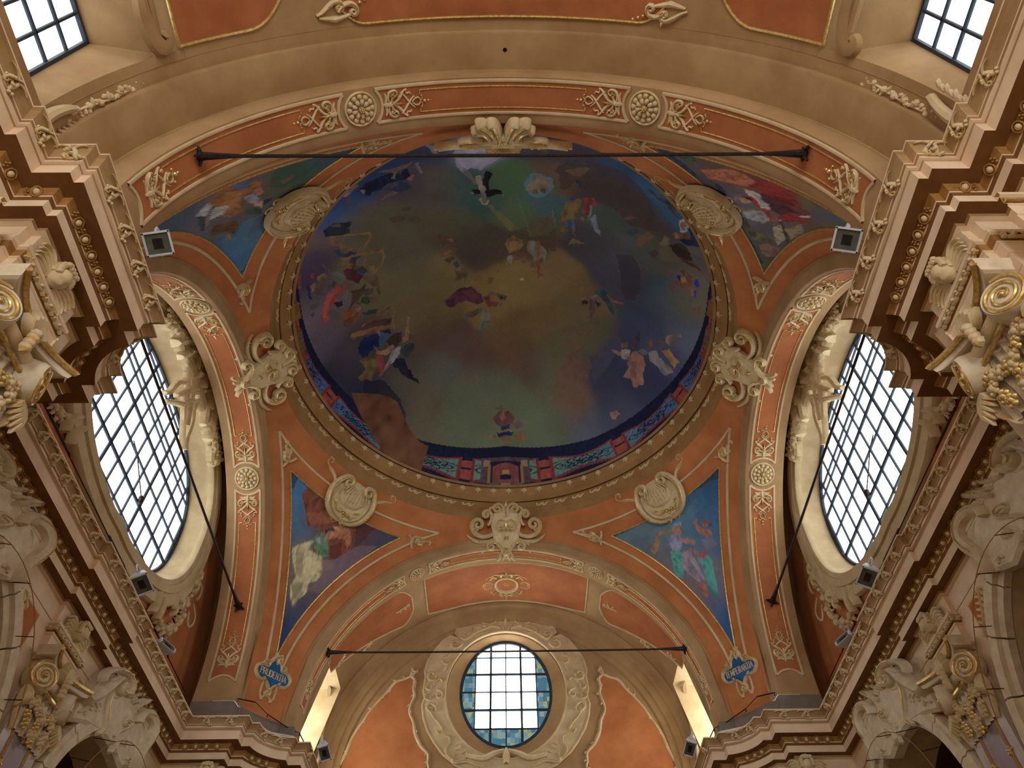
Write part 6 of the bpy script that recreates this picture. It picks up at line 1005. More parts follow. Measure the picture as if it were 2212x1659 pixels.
LA_POLY=[('20303e',0.9,[0.473,4.276,0.492,4.402,0.696,4.44,0.874,4.43,1.051,4.407,1.069,4.192,1.04,4.311,0.891,4.297,0.706,4.249,0.523,4.275,0.537,4.092,0.525,4.048]),('5a3020',1,[0.582,4.106,0.582,4.288,0.698,4.36,0.728,4.177,0.79,4.117,0.866,4.247,0.887,3.782,0.885,3.516,0.828,3.338,0.781,3.702,0.73,3.788,0.682,3.693,0.643,3.889]),('70402a',0.8,[0.643,3.889,0.733,4.146,0.805,4.154,0.752,3.934,0.685,3.746]),('7a4c2c',1,[0.795,3.999,0.846,4.076,0.88,3.853,0.873,3.686,0.849,3.827,0.811,3.779,0.804,3.672,0.792,3.861]),('4a221c',0.8,[0.804,3.584,0.842,3.765,0.87,3.482,0.827,3.356]),('431e20',0.7,[0.87,4.129,0.903,4.28,0.958,4.339,0.92,3.936,0.906,3.692,0.889,3.957]),('3f6048',1,[0.732,3.615,0.746,3.743,0.781,3.702,0.818,3.4,0.796,3.298,0.774,3.329,0.738,3.228,0.716,3.343]),('7c5a48',1,[0.754,3.763,0.774,3.882,0.799,3.837,0.794,3.714,0.777,3.605]),('3c2a22',1,[0.751,3.822,0.776,3.908,0.793,3.887,0.769,3.839,0.764,3.723]),('6d6c70',1,[0.736,3.582,0.749,3.639,0.766,3.531,0.75,3.508]),('6a3026',1,[0.734,3.44,0.76,3.378,0.771,3.319,0.753,3.314]),('86664c',1,[0.775,3.951,0.797,3.983,0.813,3.935,0.795,3.914]),('8c8460',1,[0.671,3.158,0.691,3.313,0.733,3.528,0.731,3.297,0.792,3.333,0.823,3.056,0.818,2.864,0.789,2.695,0.797,2.492,0.769,2.163,0.749,2.262,0.732,2.484,0.735,2.72,0.704,2.898]),('6f6848',0.8,[0.693,3.135,0.724,3.187,0.759,2.745,0.735,2.72]),('a09870',0.7,[0.735,3.173,0.778,3.204,0.797,2.899,0.759,2.837]),('5c5840',0.8,[0.734,2.536,0.772,2.693,0.777,2.434,0.762,2.208]),('5c4c58',0.6,[0.799,3.263,0.843,3.374,0.871,3.571,0.911,3.832,0.991,3.986,0.937,3.541,0.882,3.025,0.838,2.603,0.798,2.585,0.822,2.919]),('6a5458',0.5,[0.796,3.253,0.832,3.347,0.856,3.229,0.83,3.075])]
RA_BASE=[(0.609,3.977,'1f4a72'),(0.729,4.029,'385a70'),(0.878,3.994,'44606c'),(0.981,4.105,'34505e'),(1.032,4.29,'3c5868'),(0.85,3.624,'2c5268'),(0.669,3.423,'2a4f74'),(0.955,3.659,'4a4450'),(0.899,3.331,'5a4a48'),(0.853,2.904,'54484e'),(0.733,2.661,'5a5460'),(0.792,2.201,'3a4866'),(0.792,1.672,'1c4474'),(0.848,2.468,'5c4c4c'),(0.787,1.338,'163a6a'),(0.571,4.174,'1c3a58')]
RA_POLY=[('222c3c',0.9,[1.062,4.442,0.884,4.422,0.7,4.288,0.62,4.328,0.491,4.372,0.469,4.239,0.5,4.11,0.542,4.214,0.687,4.297,0.833,4.312,1.069,4.246]),('3a4a5c',0.5,[1.047,4.042,0.949,4.037,0.909,3.644,0.944,3.453,1.006,3.841]),('6a5040',1,[0.802,3.973,0.772,3.963,0.768,3.837,0.792,3.721,0.816,3.781,0.847,3.679,0.823,3.89]),('50648a',1,[0.796,4.003,0.76,3.931,0.767,3.881,0.801,3.946]),('6a5434',0.9,[0.883,3.988,0.843,3.983,0.813,3.888,0.871,3.916,0.905,3.681,0.931,3.604,0.936,3.747,0.903,3.853]),('5f6480',1,[0.833,3.824,0.796,3.776,0.797,3.595,0.824,3.437,0.854,3.515,0.851,3.688]),('2f706c',1,[0.862,3.534,0.82,3.473,0.837,3.103,0.861,2.934,0.887,3.047,0.872,3.33]),('70544a',1,[0.816,3.691,0.775,3.606,0.742,3.465,0.756,3.434,0.793,3.54]),('6a6070',1,[0.82,3.427,0.79,3.392,0.779,3.035,0.785,2.677,0.809,2.701,0.832,2.952,0.844,3.123]),('504a5c',0.7,[0.808,3.304,0.8,3.003,0.81,2.797,0.829,2.989]),('2f7474',1,[0.775,3.165,0.717,3.083,0.74,2.729,0.761,2.23,0.779,2.331,0.781,2.619,0.775,2.883]),('225a62',0.8,[0.805,2.643,0.773,2.503,0.761,2.23,0.786,2.352]),('7a3038',1,[0.76,3.215,0.728,3.163,0.746,3.079,0.768,3.097]),('7c4438',1,[0.809,2.701,0.791,2.603,0.793,2.372,0.808,2.346,0.814,2.481]),('6a4c3c',1,[0.683,3.754,0.661,3.684,0.671,3.575,0.692,3.617]),('744e3c',1,[0.716,3.828,0.696,3.816,0.71,3.718,0.689,3.561,0.657,3.41,0.699,3.404,0.72,3.562,0.722,3.707]),('4a3038',0.9,[0.673,3.603,0.641,3.596,0.663,3.523]),('5a5864',0.7,[0.725,3.438,0.685,3.358,0.676,3.186,0.728,3.163]),('76544a',1,[0.793,3.448,0.757,3.251,0.77,3.219,0.794,3.356])]
LF_BASE=[(0.798,1.877,'2e4258'),(0.763,2.607,'343c4c'),(0.832,2.115,'30424e'),(0.847,2.578,'5c5460'),(0.873,2.966,'4a4048'),(0.949,2.911,'4a4450'),(0.97,3.225,'3a4650'),(1.001,3.59,'2c4440'),(1.042,3.895,'2a3c4c'),(1.092,4.145,'28384c'),(0.875,3.807,'2a4434'),(0.831,3.613,'5a4028'),(0.774,3.471,'5a3c22'),(0.782,3.03,'3c3c44'),(0.654,3.889,'205072'),(0.588,4.227,'24547c'),(0.628,4.31,'4a5868'),(0.549,4.222,'22507a'),(0.712,4.26,'2a4a58'),(0.796,4.155,'22404a'),(0.718,2.908,'5a5460'),(0.684,3.427,'2c4458'),(0.783,1.628,'284058')]
LF_POLY=[('203044',0.95,[0.916,4.452,0.99,4.386,1.128,4.219,1.119,4.29,0.953,4.425,0.887,4.283,0.718,4.35,0.621,4.341,0.505,4.342,0.488,4.211,0.508,4.259,0.546,4.274,0.645,4.283,0.74,4.21,0.876,4.255]),('6a4420',1,[0.833,2.383,0.87,2.613,0.869,2.949,0.888,3.165,0.899,3.305,0.851,3.531,0.837,3.29,0.809,3.274,0.764,3.554,0.745,3.408,0.749,3.203,0.787,2.799,0.813,2.58]),('805a26',0.8,[0.805,2.823,0.82,3.067,0.787,3.379,0.775,3.282,0.764,3.138,0.785,2.846]),('7c5220',0.9,[0.854,2.711,0.846,3.166,0.802,3.31,0.826,2.793]),('3c4c6a',1,[0.89,2.61,0.902,2.824,0.893,3.055,0.859,3.211,0.856,2.948]),('7a8488',1,[0.823,2.484,0.804,2.672,0.763,2.758,0.774,2.464,0.799,2.453]),('7c8a8a',0.9,[0.793,2.808,0.791,3.129,0.758,3.128,0.745,2.919,0.773,2.827]),('74504a',1,[0.756,2.77,0.76,2.852,0.724,2.969,0.72,2.911]),('7a5044',1,[0.851,3.394,0.863,3.512,0.837,3.661,0.828,3.571]),('5e6678',1,[0.823,3.283,0.837,3.45,0.807,3.778,0.792,3.62]),('80645a',1,[0.807,3.592,0.804,3.83,0.777,3.901,0.781,3.705]),('1a2030',1,[0.807,3.778,0.825,3.961,0.801,3.951,0.793,3.877]),('141a28',1,[0.777,3.72,0.77,3.93,0.747,3.979,0.754,3.845]),('45331e',1,[0.671,3.184,0.719,3.1,0.719,3.363,0.729,3.545,0.705,3.701,0.669,3.71,0.681,3.494,0.674,3.304]),('5a5048',1,[0.666,3.542,0.677,3.649,0.648,3.702,0.648,3.599]),('60483e',1,[0.762,3.223,0.773,3.364,0.744,3.448,0.739,3.357]),('2a3034',1,[0.772,2.515,0.763,2.758,0.705,2.97,0.701,2.91]),('234030',0.7,[0.957,3.312,0.981,3.626,0.958,4.075,0.916,4.143,0.865,3.929,0.868,3.644,0.905,3.48]),('23402e',0.7,[0.771,3.561,0.785,3.836,0.747,4.014,0.748,3.689]),('5a3f30',0.8,[0.894,3.764,0.93,3.865,0.92,3.941,0.884,3.873]),('2c5a78',0.5,[0.719,3.724,0.739,3.935,0.649,4.009,0.615,4.226,0.559,4.087,0.591,3.749,0.646,3.533,0.653,3.792])]
RF_BASE=[(1.044,4.034,'5c4230'),(0.995,3.896,'3a4452'),(0.929,3.745,'6a4636'),(0.881,3.48,'5a3830'),(0.875,4.139,'2c3a4a'),(0.979,4.227,'2a3c4c'),(0.785,4.13,'2c3c58'),(0.841,3.271,'5c2626'),(0.83,2.794,'622426'),(0.865,2.244,'5a2020'),(0.824,2.056,'54523c'),(0.815,1.659,'3c4a4c'),(0.819,1.16,'34445a'),(0.7,4.052,'4a5058'),(0.658,4.352,'2a3a48'),(0.668,3.596,'3a3a3e'),(0.577,4.197,'4a4a40'),(0.713,3.244,'40302e'),(0.55,4.505,'38402c'),(0.54,4.099,'3c3430'),(0.68,3.168,'545048'),(0.761,3.838,'54586a'),(0.782,3.454,'6c6a6c')]
RF_POLY=[('1e2e42',0.95,[1.105,4.139,1.083,4.042,1.049,4.135,0.97,4.163,0.916,4.213,0.87,3.972,0.798,4.101,0.744,4.265,0.655,4.258,0.585,4.229,0.516,4.233,0.512,4.368,0.591,4.313,0.687,4.304,0.769,4.282,0.882,4.069,0.94,4.289,1.081,4.231]),('8a5036',1,[0.951,4.019,0.941,3.662,0.926,3.33,0.906,3.203,0.876,3.133,0.854,3.385,0.862,3.541,0.883,3.829,0.908,4.056]),('6a3a2a',0.6,[0.908,3.851,0.901,3.564,0.883,3.829]),('2c4438',0.9,[1.023,4.084,1.013,3.791,0.993,3.755,0.985,4.11]),('4a3f3a',0.8,[0.993,3.931,0.995,3.604,0.952,3.238,0.937,3.684,0.958,3.978]),('702022',1,[0.854,3.503,0.885,2.998,0.891,2.485,0.885,2.177,0.816,2.493,0.783,2.714,0.791,2.872,0.812,3.163,0.839,3.26]),('801f20',0.8,[0.87,3.047,0.873,2.647,0.843,2.668,0.835,3.044]),('501618',0.7,[0.821,3.037,0.817,2.652,0.787,2.694,0.794,3.015]),('402630',1,[0.832,3.3,0.814,3.077,0.779,2.856,0.765,2.684,0.742,3.256,0.76,3.408,0.802,3.407]),('7a2024',1,[0.832,3.615,0.802,3.526,0.766,3.456,0.723,3.479,0.714,3.585,0.764,3.612,0.801,3.679]),('8a8688',1,[0.847,3.579,0.839,3.423,0.824,3.338,0.802,3.407,0.781,3.35,0.76,3.408,0.765,3.574,0.802,3.526,0.824,3.613]),('7c6450',1,[0.807,3.881,0.813,3.703,0.798,3.62,0.783,3.76,0.787,3.889]),('2a201c',1,[0.817,3.76,0.809,3.569,0.794,3.637,0.809,3.72]),('6a727a',1,[0.749,4.053,0.756,3.792,0.75,3.596,0.714,3.585,0.701,3.777,0.71,3.957,0.726,4.115]),('6f5a32',0.7,[0.805,4.002,0.819,3.903,0.825,3.725,0.811,3.865,0.781,4.042,0.756,3.937,0.764,3.726,0.749,3.822,0.749,4.035]),('8a8a90',1,[0.722,3.373,0.765,2.524,0.759,2.512,0.715,3.361]),('702024',1,[0.732,3.369,0.762,2.974,0.746,2.697,0.726,2.728,0.728,2.933,0.714,3.293]),('6a4434',1,[0.722,3.557,0.753,3.358,0.718,3.407,0.701,3.562]),('3c3034',1,[0.714,3.422,0.72,3.305,0.635,3.451,0.627,3.528]),('7a7460',1,[0.685,3.652,0.7,3.417,0.64,3.508,0.611,3.763,0.64,3.735]),('6c6450',0.9,[0.684,3.402,0.72,2.89,0.685,2.971,0.644,3.388]),('4c4e34',1,[0.663,4.169,0.651,3.931,0.641,3.717,0.624,3.797,0.618,4.085,0.624,4.204]),('3a4028',1,[0.718,4.072,0.671,4.077,0.641,4.06,0.632,4.185,0.671,4.215]),('5e4a40',1,[0.602,4.141,0.613,3.963,0.598,3.727,0.565,3.873,0.551,4.069,0.563,4.177]),('54503c',0.7,[0.845,2.405,0.859,2.054,0.821,2.088,0.783,2.391,0.788,2.566]),('3e4a5c',0.7,[0.791,2.347,0.84,1.523,0.835,0.967,0.767,1.979,0.74,2.523])]
# ================================================================ FRESCOES (paint kept as a colour attribute of the plaster)
def h2l(h):
    c = np.array([int(h[i:i + 2], 16) for i in (0, 2, 4)]) / 255; return np.where(c <= .04045, c / 12.92, ((c + .055) / 1.055) ** 2.4)
def vnoise(x, y, seed=0):
    def hsh(i, j): return np.modf(np.abs(np.sin(i * 127.1 + j * 311.7 + seed * 74.7) * 43758.5453))[0]
    i, j = np.floor(x), np.floor(y); u, v = x - i, y - j; u = u * u * (3 - 2 * u); v = v * v * (3 - 2 * v)
    return (hsh(i, j) * (1 - u) + hsh(i + 1, j) * u) * (1 - v) + (hsh(i, j + 1) * (1 - u) + hsh(i + 1, j + 1) * u) * v
def fbm(x, y, seed=0, o=4): return sum(vnoise(x * 2 ** k, y * 2 ** k, seed + k) * .5 ** (k + 1) for k in range(o)) / (1 - .5 ** o)
def in_poly(px, py, pts):
    n = len(pts) // 2; ins = np.zeros(len(px), bool); x1, y1 = pts[-2], pts[-1]
    for i in range(n):
        x2, y2 = pts[2 * i], pts[2 * i + 1]
        c = ((y2 > py) != (y1 > py)); ins ^= c & (px < (x1 - x2) * (py - y2) / ((y1 - y2) or 1e-9) + x2); x1, y1 = x2, y2
    return ins
def paint(x, y, base, polys, sig, wob, strokes=26.0):
    B = np.array([[b[0], b[1]] for b in base]); C = np.array([h2l(b[2]) for b in base]); n = len(x)
    wx = x + (fbm(x * 5 / 1, y * 5, 1) - .5) * sig * 1.4; wy = y + (fbm(x * 5, y * 5, 9) - .5) * sig * 1.4
    col = np.empty((n, 3))
    for a in range(0, n, 40000):
        s = slice(a, a + 40000); d2 = (wx[s, None] - B[None, :, 0]) ** 2 + (wy[s, None] - B[None, :, 1]) ** 2
        w = np.exp(-d2 / (2 * sig * sig)) + 1e-9 / (d2 + 1e-3); w /= w.sum(1, keepdims=True); col[s] = w @ C
    cloud = fbm(x * 9, y * 9, 21); col *= (.84 + .34 * cloud)[:, None]
    qx = x + (vnoise(x * 60, y * 60, 5) - .5) * wob; qy = y + (vnoise(x * 60, y * 60, 6) - .5) * wob
    wx2 = x + 1.2 / strokes * vnoise(x * strokes * .5, y * strokes * .5, 3); wy2 = y + 1.2 / strokes * vnoise(x * strokes * .5, y * strokes * .5, 4)
    fold = .65 * (1 - np.abs(2 * vnoise(wx2 * strokes * 1.1, wy2 * strokes * .55, 11) - 1)) + .35 * vnoise(x * strokes * 2.2, y * strokes * 1.6, 12)
    for h, a, pts in polys:
        xs, ys = pts[0::2], pts[1::2]
        bb = np.nonzero((qx > min(xs)) & (qx < max(xs)) & (qy > min(ys)) & (qy < max(ys)))[0]
        if not len(bb): continue
        m = bb[in_poly(qx[bb], qy[bb], pts)]
        c = h2l(h)[None, :] * ((.45 + 1.0 * fold[m])[:, None] if a > .86 else (.85 + .3 * fold[m])[:, None])
        col[m] = col[m] * (1 - a) + c * a
    col *= (.93 + .14 * vnoise(x * 150, y * 150, 31))[:, None]
    lum = (col @ np.array([.3, .6, .1]))[:, None]; col = lum + (col - lum) * .80
    return col
def fresco_mat(name, gain):
    m = bpy.data.materials.new(name); m.use_nodes = True; nt = m.node_tree; b = nt.nodes['Principled BSDF']
    a = nt.nodes.new('ShaderNodeAttribute'); a.attribute_name = 'paint'
    g = nt.nodes.new('ShaderNodeVectorMath'); g.operation = 'SCALE'; g.inputs['Scale'].default_value = gain
    nt.links.new(a.outputs['Color'], g.inputs[0]); nt.links.new(g.outputs[0], b.inputs['Base Color'])
    b.inputs['Roughness'].default_value = .8; b.inputs['Specular IOR Level'].default_value = .15; return m
def grid_mesh(name, V, nu, nv, wrap, colr, m):
    me = bpy.data.meshes.new(name); i = np.arange(nu - 1)[:, None]; j = np.arange(nv if wrap else nv - 1)[None, :]; j2 = (j + 1) % nv
    F = np.stack([i * nv + j, i * nv + j2, (i + 1) * nv + j2, (i + 1) * nv + j], -1).reshape(-1, 4)
    me.vertices.add(len(V)); me.vertices.foreach_set('co', V.astype('f').ravel()); me.loops.add(F.size); me.loops.foreach_set('vertex_index', F.astype('i').ravel())
    me.polygons.add(len(F)); me.polygons.foreach_set('loop_start', np.arange(0, F.size, 4, dtype='i')); me.polygons.foreach_set('use_smooth', np.ones(len(F), bool))
    me.materials.append(m); me.update(calc_edges=True)
    at = me.color_attributes.new('paint', 'FLOAT_COLOR', 'POINT'); at.data.foreach_set('color', np.c_[colr, np.ones(len(colr))].astype('f').ravel()); return me
DOMEGAIN, PENDGAIN = 2.2, 2.1
# ---- dome: clouds and figures above a painted balustrade
nr, na = 340, 1100
rr_ = np.sqrt(np.linspace(0, 1, nr)) * .5 + np.linspace(0, 1, nr) * .5; rr_[0] = .0005
aa = np.linspace(0, 2 * pi, na, endpoint=False); Rg, Ag = np.meshgrid(rr_, aa, indexing='ij'); r = Rg.ravel(); a = Ag.ravel()
x = r * np.cos(a); y = r * np.sin(a); R_ = r * 4.725
V = np.c_[R_ * np.cos(a), YC + R_ * np.sin(a), ZD + np.sqrt(RD * RD - R_ * R_)]
col = paint(x, y, DOME_BASE, DOME_POLY, .055, .010)
# balustrade in polar coordinates: angle from the apse side, height above the rim
th = (a - pi / 2 + pi) % (2 * pi) - pi       # 0 at the apse, + to the left
hb = np.interp(np.abs(th), [0, .2, .55, 1.0, 1.5, 1.8, 1.97, 2.0], [.14, .125, .10, .085, .052, .03, .002, 0])   # height of the parapet
ht = 1.003 - r; t = np.where(hb > 1e-6, ht / np.maximum(hb, 1e-6), 9)
def put(m, h, al=1.0, sh=None):
    c = h2l(h)[None, :] * (np.ones(m.sum()) if sh is None else sh[m])[:, None]; col[m] = col[m] * (1 - al) + c * al
grain = .75 + .5 * vnoise(x * 90, y * 90, 41)
par = (ht > 0) & (t < 1)
put(par, '10142a', 1, grain)
u = th / .235                                  # bay coordinate
bay = np.abs(((u - 1.0) % 2.0) - 1.0)          # 0 at the panel centre, 1 at the pier
bx = ((u - 1.0) % 2.0) - 1.0
pan = par & (t > .16) & (t < .62) & (bay < .86) & (np.abs(u) > .55) & (bay < .9)
wavy = .62 - .06 * np.cos(bay * 3.0) ; low = .18 + .12 * np.cos(np.clip(bay * 2.2, 0, 3.1))
frame_ = par & (t > low - .07) & (t < wavy + .05) & (bay < .86) & (np.abs(u) > .62)
put(frame_, '54262a', 1, grain)
pan = par & (t > low) & (t < wavy) & (bay < .78) & (np.abs(u) > .62)
mixc = np.clip(np.abs(th) / 1.2, 0, 1)[:, None]
pc = h2l('4c6250')[None] * (1 - mixc) + h2l('34486e')[None] * mixc
col[pan] = pc[pan] * grain[pan][:, None]
# arabesque scrolls on the panels
gx = bx * 2.2; gy = (t - .40) * 7
arab = np.zeros(len(x), bool)
for cx, cy, tw in ((-1.05, .1, 1), (1.05, .1, -1), (-.35, .5, -1), (.35, .5, 1), (0, -.3, 1)):
    dx, dy = gx - cx, gy - cy; rho = np.hypot(dx, dy); ph = np.arctan2(dy, dx)
    arab |= (np.abs(((rho * 2.6 - tw * ph / (2 * pi) * 1.0) % 1.0) - .5) < .13) & (rho < .95)
put(pan & arab, '121a26')
pier = par & (bay > .86) & (t > .12) & (t < .66) & (np.abs(u) > .5)
put(pier & (np.abs(t - .28) < .12), '6a3630', 1, grain); put(pier & (np.abs(t - .54) < .09), '6a3630', 1, grain)
cen = par & (np.abs(u) < .62) & (t > .12) & (t < .72)
put(cen, '3c3038', 1, grain); put(cen & (np.abs(u) < .40) & (t < .62), '14142a')
arch_ = cen & (np.abs(u) < .33) & (t < .58 - .7 * np.abs(u) ** 2 * 4 * .3); put(arch_, '5e3436', 1, grain)
put(cen & (np.abs(np.abs(u) - .48) < .09) & (np.abs(t - .58) < .08), '6a5a44'); put(cen & (np.abs(np.abs(u) - .42) < .035) & (t < .55), '6a5030')
put(cen & (np.abs(u) < .13) & (np.abs(t - .26) < .05), '10142c'); put(cen & (np.abs(u) < .08) & (np.abs(t - .36) < .05), '7a6230'); put(par & (np.abs(u) < .4) & (np.abs(t - .1) < .03), '3a4a44', .8, grain)
put(par & (np.abs(u) < .1) & (np.abs(t - .09) < .035), '6a5c40')
put(par & (t < .05) & (np.abs(u) < .8), '3c2c28')
put((ht > 0) & (t > .72) & (t < 1.0) & (np.abs(u) < .9) , '0f1226')
# gilded side niches of the parapet
for s in (-1, 1):
    put(par & (np.abs(th - s * 1.72) < .05) & (t < .9), '5c4426', 1, grain); put(par & (np.abs(th - s * 1.55) < .06) & (t < .6), '4c3c2c', 1, grain); put(par & (np.abs(th - s * 1.46) < .03) & (t < .5), '5a2c28')
# brown drape thrown over the parapet on the left
dr = (th > .49) & (th < 1.18) & (r < 1.0) & (ht > .02 + .07 * np.clip((th - .75) * 3, -.2, 1)) & (ht < hb + .01 + .035 * np.sin(th * 9) + .05 * (1 - np.abs(th - .8) / .4))
fold = vnoise(th * 16 + 6 * r, ht * 22 + th * 7, 77); f2 = vnoise(th * 34, ht * 60, 78)
put(dr, '4a3224', 1, .45 + .8 * fold + .3 * f2)
dome = link('ceiling', grid_mesh('painted_dome', V, nr, na, True, col, fresco_mat('dome_fresco_paint', DOMEGAIN)))
tag(dome, 'large round dome painted with clouds, saints and angels above a dark balustrade', 'dome', kind='structure')
# ---- pendentive frescoes, each a thin painted layer on the vault
PM = fresco_mat('pendentive_fresco_paint', PENDGAIN)
for sx, sy, base, polys, lab in ((-1, 1, LA_BASE, LA_POLY, 'triangular fresco of a seated woman in white and green under a brown drape'), (1, 1, RA_BASE, RA_POLY, 'triangular fresco of a woman pouring water with a winged child in clouds'), (-1, -1, LF_BASE, LF_POLY, 'triangular fresco of a man in orange robes with a lion under trees'), (1, -1, RF_BASE, RF_POLY, 'triangular fresco of a haloed figure with red cloak and sword')):
    ay = PYA if sy > 0 else 5.0; n1, n2 = 170, 130; rows = []
    p0 = math.atan2((5.53 ** 2 - PXA ** 2) ** .5, PXA); p1 = math.atan2(ay, (5.53 ** 2 - ay * ay) ** .5)
    for i in range(n1):
        ph = lerp(p0, p1, i / (n1 - 1)); rm = min(6.985, PXA / cos(ph), ay / sin(ph)); e = np.linspace(math.acos(5.53 / RS), math.acos(min(1, rm / RS)), n2)
        rows.append(np.c_[np.full(n2, ph), e])
    G = np.concatenate(rows); ph, el = G[:, 0], G[:, 1]; q = RS - .012
    V = np.c_[sx * q * np.cos(el) * np.cos(ph), YC + sy * q * np.cos(el) * np.sin(ph), ZS + q * np.sin(el)]
    c = paint(ph, q * np.sin(el) , base, polys, .16, .02, 20) if False else paint(ph * 5.5, RS * np.sin(el), [(b[0] * 5.5, b[1], b[2]) for b in base], [(h, al, [v * 5.5 if k % 2 == 0 else v for k, v in enumerate(pts)]) for h, al, pts in polys], .32, .03, 13)
    o = link('pendentive_fresco', grid_mesh('pendentive_fresco', V, n1, n2, False, c, PM)); tag(o, lab, 'painting', 'frescoes on the pendentives')
# ================================================================ CORNICE ORNAMENT
def along(path, o, step, phase=.5, margin=.12, xmin=0, ymin=1.6, ymax=14.6, corner=True):
    """evenly spaced places on each straight or curved run of the offset cornice path: (point, tangent, outward)"""
    P = offset_path(path, o); runs = []; cur = [P[0]]
    for i in range(1, len(P)):
        cur.append(P[i])
        if i < len(P) - 1:
            a = (P[i] - P[i - 1]).normalized(); b = (P[i + 1] - P[i]).normalized()
            if a.dot(b) < .9: runs.append(cur); cur = [P[i]]
    runs.append(cur); out = []
    for R in runs:
        L = [0]
        for i in range(1, len(R)): L.append(L[-1] + (R[i] - R[i - 1]).length)
        tot = L[-1] - 2 * margin
        if tot < step * .35: continue
        n = max(1, round(tot / step))
        for k in range(n):
            s = margin + tot * (k + .5) / n; j = max(i for i in range(len(L)) if L[i] <= s); j = min(j, len(R) - 2)
            t = (R[j + 1] - R[j]).normalized(); p = R[j] + t * (s - L[j])
            if ymin < p.y < ymax: out.append((p, t))
    return out
lm = MB()     # running leaf of the crowning moulding
for P, w, h in ((curl(bez((-.02, -.07), (.02, -.02), (.06, .0), (.06, .04)), .025, 1, .9, 7), [.01, .022, .018, .01], .035), (bez((-.16, -.055), (-.10, -.075), (-.05, -.06), (-.02, -.03)), [.006, .012, .016], .02), (bez((.0, -.05), (.06, -.08), (.12, -.07), (.17, -.05)), [.016, .012, .006], .02), (bez((-.03, -.03), (-.06, .02), (-.03, .06), (-.07, .075)), [.022, .03, .01], .04), (bez((.0, .0), (.04, .05), (.09, .06), (.08, .02)), [.01, .012, .008], .025)): lm.stroke(P, w, h, n=4)
for p in ((-.07, .075), (-.10, .06), (.03, -.02)): lm.blob((p[0], p[1], .015), .022, None, .03, n=6, k=2, half=True)
LEAFM = mesh('cornice_leaf', lm, GILT)
lm2 = MB(); lm2.stroke(bez((-.10, .045), (-.04, .09), (.02, .09), (.05, .05)), .008, .03, n=4); lm2.blob((-.02, .02, .02), .03, .018, .03, n=6, k=2, half=True); lm2.blob((.045, -.005, .02), .018, None, .03, n=6, k=2, half=True)
LEAFG = mesh('cornice_gilding', lm2, GILT)
eg = MB(); C = [(cos(2 * pi * k / 10), sin(2 * pi * k / 10)) for k in range(10)]
eg.grid([[(x * a, y * a * 1.1, z) for x, y in C] for a, z in ((.062, 0), (.058, .018), (.048, .02), (.042, .008))], cv=True)
EGGR = mesh('egg_rim', eg, BROWNG)
eg = MB(); eg.blob((0, 0, .004), .036, .04, .03, n=8, k=3, half=True); EGG = mesh('egg', eg, GILT)
dt = MB()
for p in ((0, .03), (-.014, .0), (.014, .0), (0, -.03)): dt.blob((p[0], p[1], .004), .016, None, .022, n=5, k=2, half=True)
DART = mesh('dart', dt, BROWNG)
for sx in (-1, 1):
    CM = CORN[sx]
    for p, t in along(PLAN, .052, .40, margin=.10):
        nrm = Vector((-sx * (t.y) * -1, 0, 0)); out = Vector((t.y, -t.x))          # into the room
        n = Vector((sx * out.x, out.y, -.95)).normalized(); q = (sx * p.x, p.y, 7.205)
        M = frame(q, (sx * t.x, t.y, 0) if sx < 0 else (-sx * t.x, -t.y, 0), n)
        link('cornice_leaf', LEAFM, CM, M); link('cornice_gilding', LEAFG, CM, M)
    for k, (p, t) in enumerate(along(PLAN, .318, .19, margin=.13)):
        out = Vector((t.y, -t.x)); n = Vector((sx * out.x, out.y, -.62)).normalized(); q = Vector((sx * p.x, p.y, 6.868)) + n * .004
        M = frame(q, (sx * t.x, t.y, 0), n)
        link('egg_rim', EGGR, CM, M); link('egg', EGG, CM, M); link('dart', DART, CM, frame(Vector(q) + Vector((sx * t.x, t.y, 0)) * .095, (sx * t.x, t.y, 0), n))
# ---- architrave blocks over piers and pilasters, frieze panels
APROF = [(.56, 6.36, 'p'), (.505, 6.345, 'p'), (.505, 6.30, 'p'), (.53, 6.285, 'd'), (.55, 6.20, 'd'), (.54, 6.185, 'p'), (.53, 6.15, 'p'), (.545, 6.14, 'p'), (.545, 5.98, 'p'), (.56, 5.97, 'p'), (.56, 5.78, 'p')]
ROPE = MB()
for i, (y, s) in enumerate(((-.02, 1), (.02, -1))): ROPE.stroke([(x, y * cos(x * 30) * 1.0 * 1.0) for x in [-.105 + .21 * k / 8 for k in range(9)]], [.012, .026, .014, .026, .012], .04, n=4)
ROPE.blob((.0, .0, .02), .03, .02, .04, n=6, k=2, half=True); ROPE.blob((.09, .01, .015), .022, .018, .03, n=5, k=2, half=True)
ROPEM = mesh('rope_leaf', ROPE, GILT)
pier_path = [(4.40, 4.67), (3.885, 4.67), (3.885, 2.685), (3.98, 2.685), (3.98, 2.585), (4.345, 2.585), (4.345, 2.22), (4.45, 2.22)]
pil_path = [(6.4, 10.46), (5.72, 10.46), (5.72, 8.46), (6.4, 8.46)]
apse_path = [(4.4, 14.065)] and [(5.80, 13.245), (4.76, 13.245), (4.76, 13.51)]
